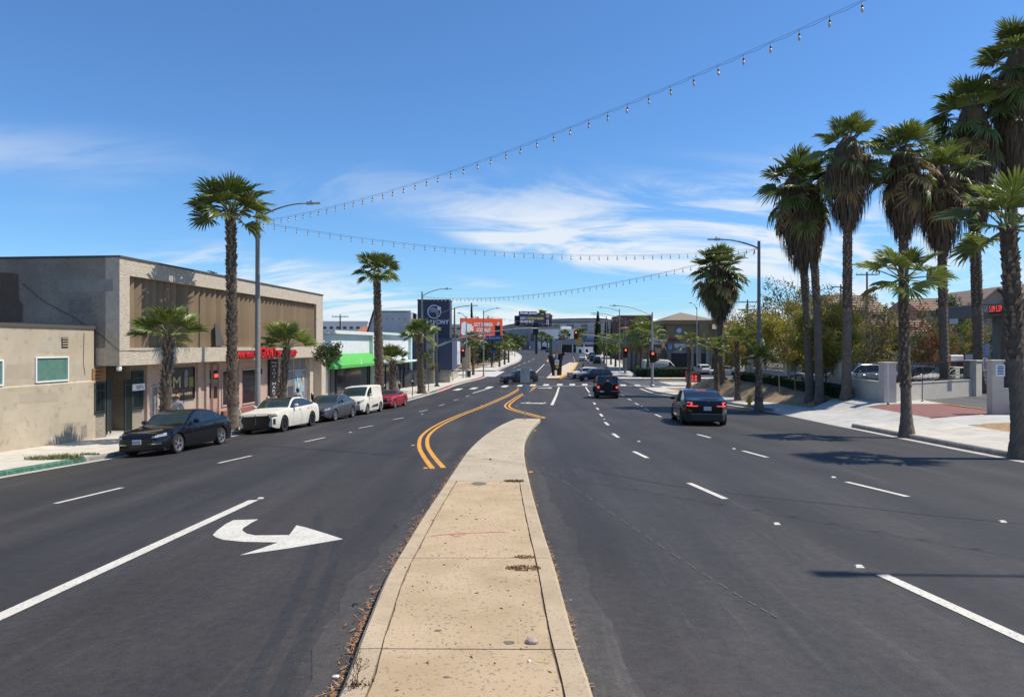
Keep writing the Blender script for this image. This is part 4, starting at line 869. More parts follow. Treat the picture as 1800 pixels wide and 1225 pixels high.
def palm(label, base, top, r0, r1, Rc, n, skirt=None, rough=(0,1), fr=None, bow=0.0, seed=0, elmin=-45, grp=None, name='fan_palm', boots=1.0, dry=.12, wind=0.0, azs=None, flare=.25):
    rs = random.Random(seed+31); base = Vector(base); top = Vector(top); H = top.z-base.z
    o = thing(name, label, 'palm tree', base, 0, grp); fr = fr or FR_G
    hv = top-base
    def ctr(t): return Vector((hv.x*t, hv.y*t, H*t)) + Vector((bow*math.sin(math.pi*t)*H, 0, 0))
    def rad(t):
        f = r0+(r1-r0)*t + r0*flare*math.exp(-t*H/.35)
        return f
    q = MB(); nr = max(8, int(H/.13)); ns = 12
    for i in range(nr+1):
        t = i/nr; c = ctr(t); rg = 1 if rough[0] <= t <= rough[1] else .22
        for j in range(ns):
            w = 2*math.pi*(j+.5*(i%2))/ns; a = 1+rg*(.10*rs.random()-.03)+ (.05*rg if (i+j)%2 else 0)
            q.v.append((c.x+rad(t)*a*math.cos(w), c.y+rad(t)*a*math.sin(w), c.z-.12*(i == 0)))
    for i in range(nr):
        m = 0 if rough[0] <= (i+.5)/nr <= rough[1] else 1
        for j in range(ns): q.f.append((i*ns+j,i*ns+(j+1)%ns,(i+1)*ns+(j+1)%ns,(i+1)*ns+j)); q.m.append(m)
    # old leaf bases
    z = rough[0]*H; nb_ = 0
    while z < min(rough[1],.995)*H and boots:
        t = z/H; c = ctr(t); k = rs.random()*6.28
        for j in range(7):
            if rs.random() < .25: continue
            w = k+j*.9+rs.uniform(-.15,.15); r = rad(t)*.97; ww = rad(t)*.30; l = rs.uniform(.10,.20)*boots; out = rs.uniform(.03,.09)*boots
            d_ = Vector((math.cos(w),math.sin(w),0)); s_ = Vector((-math.sin(w),math.cos(w),0)); p = c+d_*r
            q.add([p-s_*ww-Vector((0,0,l*.5)), p+s_*ww-Vector((0,0,l*.5)), p+d_*out+s_*ww*.55+Vector((0,0,l*.5)), p+d_*out-s_*ww*.55+Vector((0,0,l*.5)), p+Vector((0,0,l*.35))],[(0,1,2,3),(3,2,4),(1,4,2),(0,3,4)], 2)
        z += .17
    q.build('trunk', [BARK, BARKG, BOOT], o)
    tp = ctr(1)
    # thatch of dead leaves
    if skirt:
        sl, sw, stp = skirt; q = MB(); ns = 18; nr = 9
        kk = rs.uniform(.85,1.1); prf = [(.30,.10),(.55,.02),(.80,-.12),(.95,-.28*kk),(.97,-.45*kk),(.90,-.6),(.74,-.76),(.48,-.9),(.26,-1.0)]
        for i, (a, b) in enumerate(prf):
            for j in range(ns):
                w = 2*math.pi*j/ns; rr = max(r1*1.15, a*sw*.9)*rs.uniform(.72,1.04); q.v.append((tp.x*(1+ (b*sl)/H)+rr*math.cos(w), tp.y*(1+(b*sl)/H)+rr*math.sin(w), tp.z+b*sl*rs.uniform(.96,1.04)-.1))
        for i in range(len(prf)-1):
            for j in range(ns): q.f.append((i*ns+j,(i+1)*ns+j,(i+1)*ns+(j+1)%ns,i*ns+(j+1)%ns)); q.m.append(0)
        for i in range(1100):
            b = -rs.random()**.8*.98; kx = -b*(len(prf)-1)
            a = next((prf[k][0]+(prf[k+1][0]-prf[k][0])*(prf[k][1]-b)/(prf[k][1]-prf[k+1][1]) for k in range(len(prf)-1) if prf[k+1][1] <= b <= prf[k][1]), .4)
            w = rs.random()*6.283; rr = max(r1*1.2,a*sw*.92)*rs.uniform(.92,1.16 if rs.random() < .8 else 1.35); l = rs.uniform(.35,1.25); wd = rs.uniform(.012,.04)
            c = Vector((tp.x*(1+b*sl/H), tp.y*(1+b*sl/H), tp.z+b*sl-.05)); d_ = Vector((math.cos(w),math.sin(w),0)); s_ = Vector((-math.sin(w),math.cos(w),0))*wd
            p = c+d_*rr; e = c+d_*(rr*rs.uniform(.88,1.05))+Vector((0,0,-l))+s_*rs.uniform(-3,3)
            m_ = (p+e)/2+d_*.04
            q.add([p-s_,p+s_,m_+s_,m_-s_,e],[(0,1,2,3),(3,2,4)], rs.choice((0,0,1)))
        q.build('dead_leaf_skirt', [SKIRT, mat('palm_skirt_pale',(.125,.092,.06),(.19,.145,.10),scale=4,rough=.95)], o)
    for i in range(n):
        u_ = (i+.5)/n; el = 84-(84-elmin)*u_**(.85 if skirt else 1.15)+rs.uniform(-9,9); az = i*2.39996+rs.uniform(-.35,.35)
        if azs: az = rs.uniform(*azs)
        k = Rc*(.82+.28*min(1,u_*2))*rs.uniform(.88,1.08)
        me = rs.choice(FR_D) if (skirt and el < -12 and rs.random() < .4) or rs.random() < dry*(u_ > .55) else rs.choice(FR_H) if (skirt and el < 20 and rs.random() < .45) else rs.choice(fr)
        inst(me, 'frond', o, tp+Vector((.12*math.cos(az),.12*math.sin(az),(-.15*u_+.05) if not skirt else .25-1.9*u_**1.4)), (rs.uniform(-.5,.5)+wind*math.sin(az), -R(el), az), k)
    return o
def ptop(px, py, d): return W(px, py, d)
GL = 'palms along the left pavement'; GR = 'tall thatched palms on the right bank'; GS = 'young palms on the right pavement'
def lpalm(label, px, d, top, r0, r1, Rc, n, **k):
    x = (px-CX)/F*d; b = Vector((x,d,gz(x,d)+.15)); return palm(label, b, W(top[0],top[1],d), r0, r1, Rc, n, grp=GL, **k)
lpalm('short leafy palm beside the black salon window on the left', 287, 27.8, (297,588), .20, .155, 1.3, 20, seed=1, boots=1.5, fr=FR_G+FR_Y, elmin=-4, dry=.05)
lpalm('tallest palm on the left, standing by the lamp post', 409, 33.2, (406,372), .22, .20, 2.0, 26, seed=2, boots=1.5, elmin=-22, rough=(.1,1), dry=.05)
lpalm('short palm with bright crown in front of the red smoke shop sign', 491, 38.4, (504,608), .20, .16, 1.6, 18, seed=3, boots=1.5, fr=FR_G+FR_Y, elmin=-2, dry=.1)
lpalm('tall slender palm between the white van and green awning', 668, 56, (662,478), .34, .25, 2.0, 24, seed=4, boots=1.5, elmin=-25, dry=.05)
lpalm('small bushy palm in front of the mint shop', 690, 60, (690,634), .26, .22, 1.65, 20, seed=5, boots=1.5, elmin=2, dry=.05)
lpalm('medium palm with ragged crown before the navy sign tower', 741, 69, (737,588), .34, .27, 2.0, 22, seed=6, boots=1.5, elmin=-25, dry=.1, fr=FR_G+FR_Y)
def rpalm(label, b, top, r0, r1, Rc, n, dz=.1, grp=GS, dadd=0, **k):
    p = G(b[0],b[1],dz); return palm(label, p, W(top[0],top[1],p.y+dadd), r0, r1, Rc, n, grp=grp, flare=.6, **k)
rpalm('nearest young palm at the right edge with large green leaves', (1797,797), (1772,398), .23, .19, 1.75, 15, .15, seed=11, fr=FR_Y+FR_G[:2], rough=(.42,1), elmin=-28, dry=0)
rpalm('young palm with wide fan leaves beside the driveway', (1594,762), (1588,488), .185, .14, 1.5, 16, .15, seed=12, fr=FR_Y+FR_G[:3], rough=(.3,1), elmin=-32, dry=0)
rpalm('short dark palm growing in front of the right lamp post', (1334,717), (1333,634), .2, .16, 1.2, 15, .15, seed=13, rough=(.15,1), elmin=-5, dry=0)
rpalm('young palm with upright leaves left of the hydrant', (1297,704), (1295,600), .19, .14, 1.35, 11, .15, seed=14, fr=FR_Y+FR_G[:1], rough=(.25,1), elmin=-15, dry=.1)
rpalm('young palm rising just behind the black car', (1260,694), (1258,612), .23, .17, 1.35, 12, .15, seed=15, fr=FR_Y, rough=(.3,1), elmin=-20, dry=.05)
rpalm('thin young palm nearest the corner and red price sign', (1211,682), (1212,604), .2, .14, 1.45, 10, .15, seed=16, fr=FR_Y, rough=(.3,1), elmin=-25, dry=.3)
rpalm('broad thatched palm standing alone behind the young palms', (1268,672), (1263,470), .33, .26, 2.5, 46, seed=17, grp=GR, skirt=(4.4,1.5,0), rough=(.5,1), elmin=-60, dry=.2)
rpalm('thatched palm with leaning trunk, leftmost of the tall right row', (1424,705), (1398,318), .25, .2, 2.4, 32, seed=18, grp=GR, skirt=(5.0,1.15,0), rough=(.45,.8), elmin=-65, bow=.012)
rpalm('thinner twin palm sharing the leftmost thatched crown', (1441,707), (1421,330), .24, .19, 2.0, 22, seed=28, grp=GR, skirt=(4.2,.9,0), rough=(.45,.8), elmin=-60, bow=.01, dadd=.8)
rpalm('thatched palm with long bare trunk, second of the tall right row', (1488,701), (1491,252), .26, .21, 2.15, 29, seed=19, grp=GR, skirt=(4.3,1.28,0), rough=(.35,.75), elmin=-50)
rpalm('thatched palm whose trunk hides behind the driveway palm', (1587,699), (1589,268), .26, .21, 2.2, 29, seed=20, grp=GR, skirt=(4.4,1.12,0), rough=(.35,.75), elmin=-50)
rpalm('thatched palm with flared foot before the white lot wall', (1661,695), (1653,302), .27, .2, 2.3, 29, seed=21, grp=GR, skirt=(4.4,1.25,0), rough=(.4,.75), elmin=-50, dry=.25)
rpalm('very tall thatched palm right of the flared one', (1722,689), (1708,198), .32, .26, 2.7, 34, seed=22, grp=GR, skirt=(7.0,1.5,0), rough=(.3,.7), elmin=-55, dry=.25)
rpalm('tallest thatched palm cut off by the right picture edge', (1766,690), (1790,102), .3, .25, 2.8, 34, seed=23, grp=GR, skirt=(8.0,1.4,0), rough=(.3,.7), elmin=-55, dry=.2)

# ---------------------------------------------------------------- lamps and string lights
def lamp(label, base, ztop, arm, rise, m, r=(.11,.07), grp=None, lum=.75, name='street_lamp', cobra=False, bz=0):
    """arm: horizontal reach vector"""
    o = thing(name, label, 'street lamp', base, 0, grp); h = ztop-base[2]
    q = MB(); q.tube([(0,0,-.1),(0,0,.5),(0,0,h)], [r[0]*1.15,r[0],r[1]], 12); q.build('pole', m, o, smooth=True, auto=40)
    q = MB(); q.lathe([(r[0]*1.9,0),(r[0]*1.9,.06),(r[0]*1.3,.14),(r[0]*1.2,.3)], 12); q.build('base_plate', m, o)
    a = Vector((arm[0],arm[1],0)); L = a.length; u = a/L
    pts = [Vector((0,0,h-.45))+u*L*s+Vector((0,0,rise*math.sin(s*math.pi/2)**.85+.0)) for s in [i/10 for i in range(11)]]
    q = MB(); q.tube(pts, [.045]*5+[.038]*6, 8); q.build('arm', m, o, smooth=True)
    q = MB(); w = math.atan2(u.y,u.x); c = pts[-1]+u*lum*.45
    q.obox(c-u*lum*.22+Vector((0,0,.0)), lum*.42, .17, .13, w); q.obox(c+u*lum*.22, lum*.62, .25, .055, w); o2 = q.build('luminaire', mat('luminaire_grey',(.42,.42,.41),rough=.5), o)
    q = MB(); q.lathe([(.03,0),(.035,.05),(.02,.1)], 8, c-u*.1+Vector((0,0,.06))); q.build('photocell', BLACK, o2)
    return o, base
L1 = ((453-CX)/F*35.9, 35.9); L1 = (L1[0],L1[1],gz(*L1)+.15)
GLM = 'street lamps along the boulevard'
lamp('tall grey street lamp beside the tallest left palm', L1, hgt(368,35.9), (2.45,0), .75, POLEC, (.145,.105), GLM)
L2 = W(742,0,72); L2 = (L2.x,L2.y,gz(L2.x,L2.y)+.15)
lamp('grey street lamp in front of the navy sign tower', L2, hgt(513,72), (2.3,0), .75, POLEC, (.12,.085), GLM)
R1 = G(1334,717,.15); lamp('dark street lamp behind the short dark palm on the right', R1, hgt(424,R1.y), (-2.3,0), .55, POLED, (.13,.085), GLM)
Rn = (14.9, 8.6, gz(14.9,8.6)+.15); lamp('street lamp just outside the right picture edge', Rn, CZ+9.7, (-2.6,0), .6, POLED, (.13,.085), GLM)
for lb_, px, d, py, dx in (('slim street lamp past the red light on the left corner',850,106,545,1.8), ('street lamp rising over the far right palms',1089,120,543,-3.0), ('far street lamp in front of the dark cypress',1066,150,555,-2.4), ('farthest slim street lamp over the left pavement',905,210,573,2.2)):
    p = W(px,0,d); b = (p.x,p.y,gz(p.x,p.y)+.15); lamp(lb_, b, hgt(py,d), (dx,0), .7, POLEC, (.1,.07), GLM)
p = W(820,0,101); lamp('slim pole lamp with curved head over the corner bin', (p.x,p.y,gz(p.x,p.y)+.15), hgt(556,101), (-.9,0), .9, POLEC, (.09,.06), GLM, lum=.5)
p = W(1225,0,110); lamp('pale pole lamp in the repair shop yard', (p.x,p.y,gz(p.x,p.y)), hgt(540,110), (-.8,0), 1.1, STEEL, (.09,.06), GLM, lum=.5)
BULBM = mat('bulb_glass', (.66,.48,.28), rough=.2, spec=.6)
bq = MB(); bq.lathe([(.012,0),(.012,-.09),(.026,-.10),(.026,-.17)], 7, mi=0); bq.lathe([(.022,-.17),(.04,-.22),(.042,-.255),(.03,-.29),(.006,-.31)], 8, mi=1)
bo_ = bq.build('bulb_source', [BLACK, BULBM], smooth=True); BULB = bo_.data; bpy.data.objects.remove(bo_)
def string_light(label, a, b, sag, nb, sc=1.0, wire=.008):
    o = thing('string_light', label, 'string light', a, 0, 'festoon strings over the road'); a, b = Vector(a), Vector(b)
    f = lambda t, e=0: (b-a)*t-Vector((0,0,sag*4*t*(1-t)-e))
    def g(t): return f(t)-Vector((0,0,.05*abs(math.sin(math.pi*t*nb))*sc))
    q = MB(); q.tube([f(i/60,.03) for i in range(61)], wire, 5); q.build('support_wire', BLACK, o)
    q = MB(); q.tube([f(i/(nb*2))-Vector((0,0,(.0 if i%2 else .05)*sc)) for i in range(nb*2+1)], wire*1.2, 5); q.build('cable', BLACK, o)
    for i in range(nb): inst(BULB, 'bulb', o, f((i+.5)/nb), (random.uniform(-.12,.12),random.uniform(-.12,.12),0), sc)
    return o
e1 = (L1[0],L1[1],hgt(390,35.9)); e2 = (Rn[0],Rn[1],CZ+9.4); e3 = (R1.x,R1.y,hgt(437,R1.y)); e4 = (L2[0],L2[1],hgt(522,72))
string_light('long festoon string sweeping up to the top right', e1, e2, 1.32, 56, .8, .0035)
string_light('festoon string sagging across between the two nearest lamps', e1, e3, .95, 52, .85, .0045)
string_light('farther festoon string rising from the navy tower lamp to the right', e4, e3, 1.15, 58, .95, .007)
string_light('faint distant festoon string above the orange billboard', (W(851,0,106).x,106,hgt(553,106)), (W(1089,0,120).x,120,hgt(560,120)), 1.2, 26, 1.1, .008)
# ---------------------------------------------------------------- traffic signals
SIGB = mat('signal_black', (.014,.014,.014), rough=.5); REDL = mat('red_light', (.5,.02,.02), emis=(1,.06,.03), estr=3.0, rough=.3)
LOFF = mat('lens_off', (.02,.018,.012), rough=.2)
def signal_head(par, c, s=1.0, back=False, rz=0):
    """three lenses facing -Y unless back"""
    e = bpy.data.objects.new('signal_head', None)
    q = MB(); q.bbox(-.20*s,.20*s,-.10*s,.10*s,-.55*s,.55*s,.03); q.box(-.31*s,.31*s,.101*s,.115*s,-.68*s,.68*s)
    h = q.build('signal_head', SIGB, par); h.location = c; h.rotation_euler = (0,0,rz+(math.pi if back else 0))
    for i, m in enumerate((REDL, LOFF, LOFF)):
        z = (.36-.36*i)*s; l = MB(); l.lathe([(.001,-.125*s),(.09*s,-.122*s),(.13*s,-.105*s),(.13*s,-.09*s)], 14, (0,0,z), axis='Y'); l.build('lens', m, h)
        v = MB(); n = 10
        for k in range(n+1):
            w = R(-20)+R(220)*k/n; v.v += [(.15*s*math.cos(w),-.10*s,z+.15*s*math.sin(w)),(.15*s*math.cos(w),-.33*s,z+.15*s*math.sin(w))]
        for k in range(n): v.f.append((2*k,2*k+1,2*k+3,2*k+2)); v.m.append(0)
        v.build('visor', SIGB, h)
    return h
BLUE = mat('street_sign_blue', (.012,.07,.26), rough=.5)
def mast(label, base, zarm, arm, rise, heads, lampz=None, lamparm=None, sign=None):
    o = thing('traffic_signal', label, 'traffic light', base); z0 = base[2]; h = (lampz or zarm+.6)-z0
    q = MB(); q.tube([(0,0,-.1),(0,0,.6),(0,0,h)], [.19,.165,.10], 12); q.build('pole', POLED, o, smooth=True, auto=40)
    q = MB(); q.lathe([(.3,0),(.3,.08),(.22,.2)], 12); q.build('base_plate', POLED, o)
    A = Vector((arm,0,0)); f = lambda s: Vector((arm*s,0,zarm-z0+rise*math.sin(s*math.pi/2)**.8))
    q = MB(); q.tube([f(i/12) for i in range(13)], [.12-.065*i/12 for i in range(13)], 10); q.build('mast_arm', STEEL, o, smooth=True)
    for s, back in heads: signal_head(o, f(s)+Vector((0,-.25 if not back else .25,-.05)), 1.0, back)
    if lampz:
        q = MB(); q.tube([Vector((lamparm*s,0,h-.4+1.15*math.sin(s*math.pi/2)**.85)) for s in [i/10 for i in range(11)]], .04, 8); q.build('lamp_arm', POLED, o, smooth=True)
        q = MB(); q.obox((lamparm+.3*(1 if lamparm>0 else -1),0,h+.75), .8,.22,.08); q.build('luminaire', mat('luminaire_grey',(.42,.42,.41)), o)
    if sign:
        s0, w, tx = sign; c = f(s0); g = MB().bbox(c.x-w/2,c.x+w/2,-.16,-.12,c.z-1.05,c.z-.45,.03).build('street_name_sign', BLUE, o)
        text('lettering', tx, .3, WHITE, g, (c.x-w*.28,-.165,c.z-.87), w=w*.68, depth=.004, bold=.01)
        q = MB(); q.lathe([(.001,-.17),(.12,-.17),(.12,-.16)], 10, (c.x-w*.41,0,c.z-.75), axis='Y'); q.build('emblem', mat('emblem_tan',(.5,.35,.15)), g)
    return o
p = W(768,0,80); tsl = mast('traffic signal on the left corner with long rising arm', (p.x,p.y,gz(p.x,p.y)+.15), hgt(609,80), PX(946,80)-PX(768,80), hgt(577,80)-hgt(609,80), [(.60,True),(.975,True)], hgt(549,80), PX(829,80)-PX(768,80), (.56,1.85,'Spruce Ave'))
signal_head(tsl, Vector((-.05,.35,hgt(627,80)-gz(p.x,p.y)-.15)), .9, True)
p = W(1099,0,113); tsr = mast('traffic signal beyond the crossing with arm reaching left', (p.x,p.y,gz(p.x,p.y)+.15), hgt(604,113), PX(1012,113)-PX(1099,113), hgt(588,113)-hgt(604,113), [(1.0,False)], hgt(559,113), PX(1046,113)-PX(1099,113), (.74,1.95,'Spruce Ave'))
signal_head(tsr, Vector((0,-.4,hgt(620,113)-gz(p.x,p.y)-.15)), 1.15)
p = W(1146.5,0,80.5); b = (p.x,p.y,gz(p.x,p.y)+.15); ts3, _ = lamp('signal post with red light on the near right corner', b, hgt(549,80.5), (-4.1,0), 1.2, STEEL, (.16,.09), 'corner signal posts', name='signal_post')
ts3['category'] = 'traffic light'
signal_head(ts3, Vector((-.02,-.32,hgt(627,80.5)-b[2])), 1.0); signal_head(ts3, Vector((.5,.2,hgt(628,80.5)-b[2])), .9, False, 1.3)
p = W(814,0,100); b = (p.x,p.y,gz(p.x,p.y)+.15); s4 = thing('signal_post', 'low signal post with red light beside the navy shop corner', 'traffic light', b, 0, 'corner signal posts')
q = MB(); q.tube([(0,0,0),(0,0,hgt(606,100)-b[2])], .07, 10); q.build('pole', POLED, s4); signal_head(s4, Vector((0,-.25,hgt(620,100)-b[2])), .95)
# sign seen from behind on the median tip
tx = (ML(YE)+MR(YE))/2; p = W(923,0,YE-.5); ms = thing('median_sign', 'grey back of a square and diamond sign on the median tip', 'road sign', (p.x,p.y,gm(0,p.y)+.15))
q = MB(); hh = hgt(645,YE-.5)-gm(0,p.y)-.15; q.box(-.025,.025,-.025,.025,0,hh); q.build('post', STEEL, ms)
ALB = mat('sign_back', (.30,.305,.315), (.35,.355,.365), scale=6, rough=.55, metal=.3)
k = (YE-.5)/F; MB().bbox(-8.3*k,8.3*k,.026,.034,hh-28*k,hh-1*k,.004).build('plate', ALB, ms)
c = hh-39.5*k; r_ = 11.3*k; MB().add([(0,.036,c-r_),(r_,.036,c),(0,.036,c+r_),(-r_,.036,c),(0,.044,c-r_),(r_,.044,c),(0,.044,c+r_),(-r_,.044,c)],[(0,1,2,3),(7,6,5,4),(0,4,5,1),(1,5,6,2),(2,6,7,3),(3,7,4,0)]).build('diamond_plate', ALB, ms)
# parking meters
def meter(label, px, d):
    x = PX(px,d); o = thing('parking_meter', label, 'parking meter', (x,d,gz(x,d)+.15), 0, 'parking meters')
    q = MB(); q.tube([(0,0,0),(0,0,1.05)], .035, 8); q.build('post', BLKM, o)
    q = MB(); q.lathe([(.05,1.0),(.09,1.06),(.10,1.25),(.10,1.32)], 10); q.build('housing', BLKM, o, smooth=True)
    q = MB(); q.lathe([(.10,1.32),(.095,1.38),(.06,1.43),(.01,1.45)], 10); q.build('dome', STEEL, o, smooth=True)
for lb_, px, d in (('parking meter behind the white sedan near the shop door',471,36.6),('parking meter by the pillar behind the grey sedan',549,42.5),('parking meter behind the red coupe roof',675,57.5),('parking meter in front of the mint plinth',702,61.5),('parking meter just left of the navy tower palm',725,65.5)): meter(lb_, px, d)
# hydrant
p = G(1317,715,.15); hy = thing('fire_hydrant', 'yellow fire hydrant on the right pavement', 'fire hydrant', p)
YH = mat('hydrant_yellow', (.62,.40,.02), (.52,.33,.02), scale=8, rough=.5)
q = MB(); q.lathe([(.17,0),(.17,.05),(.11,.07),(.10,.42),(.13,.45),(.13,.50),(.10,.58),(.05,.64),(.04,.7),(.02,.71)], 14); q.build('barrel', YH, hy, smooth=True, auto=35)
for a in (0,math.pi/2,math.pi): q = MB(); q.tube([(.08*math.cos(a),-.08*math.sin(a),.33),(.19*math.cos(a),-.19*math.sin(a),.33)], .06, 10); q.build('outlet', YH, hy)
# folding shop sign
p = W(431,0,34.4); ab = thing('folding_sign', 'red and white folding shop sign on the left pavement', 'sign', (p.x-.5,34.4,gz(p.x-.5,34.4)+.15), R(-35))
for s_ in (-1,1):
    MB().obox((0,s_*.22,.52), .62,.03,1.08, 0, 0, rx=s_*R(22)).build('board', WHITE, ab)
RS = mat('sandwich_red', (.42,.02,.03), rough=.5)
for i, (tx, zz) in enumerate((('VAPE',.72),('SHOP',.46),('HERE',.2))):
    t_ = MB().obox((0,-.245-.4*(.5-zz)*.98,zz+.09), .5,.006,.2, 0, 0, rx=R(-22)).build('panel', RS if i != 1 else WHITE, ab)
    text('lettering', tx, .11, WHITE if i != 1 else RS, t_, (-.18,-.252-.4*(.5-zz)*.98,zz+.03), w=.36, depth=.004, rot=(R(-22),0,0))
# bin and post at the far left corner
p = G(823,663,.15); bn = thing('litter_bin', 'dark ribbed litter bin on the far left pavement', 'bin', p)
q = MB(); q.lathe([(.33,0),(.38,.15),(.38,.85),(.34,.95)], 12); q.build('drum', BLKM, bn); q = MB(); q.lathe([(.36,.95),(.3,1.1),(.14,1.18)], 12); q.build('lid', STEEL, bn)
# ---------------------------------------------------------------- cars
TYRE = mat('tyre', (.018,.018,.018), rough=.85); RIMS = mat('rim_silver', (.50,.50,.51), rough=.3, metal=.8); RIMD = mat('rim_dark', (.05,.05,.052), rough=.35, metal=.7); CHROME = mat('chrome', (.6,.6,.6), rough=.12, metal=1)
LENSW = mat('headlamp', (.55,.56,.57), (.2,.2,.21), scale=9, rough=.15, spec=.8); LENSD = mat('headlamp_dark', (.10,.10,.11), rough=.1, spec=.8); TAIL = mat('tail_lamp', (.30,.012,.012), rough=.2); TAILON = mat('tail_lamp_lit', (.6,.03,.03), emis=(1,.09,.06), estr=.8, rough=.3)
PLATE = mat('plate_white', (.66,.67,.69), rough=.5); PLATEB = mat('plate_print', (.05,.08,.25), rough=.5); BPLAS = mat('black_plastic', (.02,.02,.021), rough=.6); GRIL = mat('grille_black', (.008,.008,.009), rough=.4); CARGL = mat('car_glass', (.010,.013,.015), rough=.04, spec=.8); CARGT = mat('car_glass_tint', (.020,.035,.032), (.035,.05,.045), scale=1.5, rough=.05, spec=.7)
def carpaint(name, c, metal=.0): return mat('paint_'+name, c, rough=.09 if not metal else .22, metal=metal, coat=0, spec=.5)
def lin(pts):
    def f(t):
        for (a,b),(c,d) in zip(pts[:-1],pts[1:]):
            if t <= c: return b+(d-b)*max(0,(t-a))/(c-a)
        return pts[-1][1]
    return f
WHEELS = {}
def wheel_mesh(rw, ww, rimm, spokes):
    k = (rw, ww, rimm.name, spokes)
    if k in WHEELS: return WHEELS[k]
    rr = rw*.70
    q = MB(); q.lathe([(rr,-ww/2),(rw*.95,-ww/2),(rw,-ww*.36),(rw,ww*.36),(rw*.95,ww/2),(rr,ww/2),(rr*.97,ww*.3)], 22, axis='X'); o = q.build('t', TYRE, None, smooth=True, auto=40); a = o.data; bpy.data.objects.remove(o)
    q = MB(); q.lathe([(rr*.99,ww*.25),(rr*1.0,ww*.5),(rr*.90,ww*.47),(rr*.88,ww*.2)], 22, axis='X', mi=0); q.f.pop(); q.m.pop(); q.f.pop(); q.m.pop()
    q.lathe([(.001,ww*.16),(rr*.9,ww*.16)], 22, axis='X', mi=1); q.lathe([(rr*.2,ww*.16),(rr*.2,ww*.46),(rr*.12,ww*.5),(.001,ww*.5)], 10, axis='X', mi=0)
    for i in range(spokes):
        w = 2*math.pi*i/spokes
        for dw in (-.13,.13):
            c = Vector((0,math.cos(w+dw*.6),math.sin(w+dw*.6))); e = Vector((0,math.cos(w+dw),math.sin(w+dw))); s_ = Vector((0,-math.sin(w),math.cos(w)))*rr*.055
            p0, p1 = c*rr*.15+Vector((ww*.44,0,0)), e*rr*.93+Vector((ww*.40,0,0)); d_ = Vector((ww*.12,0,0))
            q.add([p0-s_,p0+s_,p1+s_,p1-s_,p0-s_-d_,p0+s_-d_,p1+s_-d_,p1-s_-d_],[(0,1,2,3),(1,5,6,2),(4,0,3,7),(2,6,7,3)], 0)
    o = q.build('r', [rimm, BLACK], None); b = o.data; bpy.data.objects.remove(o)
    WHEELS[k] = (a,b); return a, b
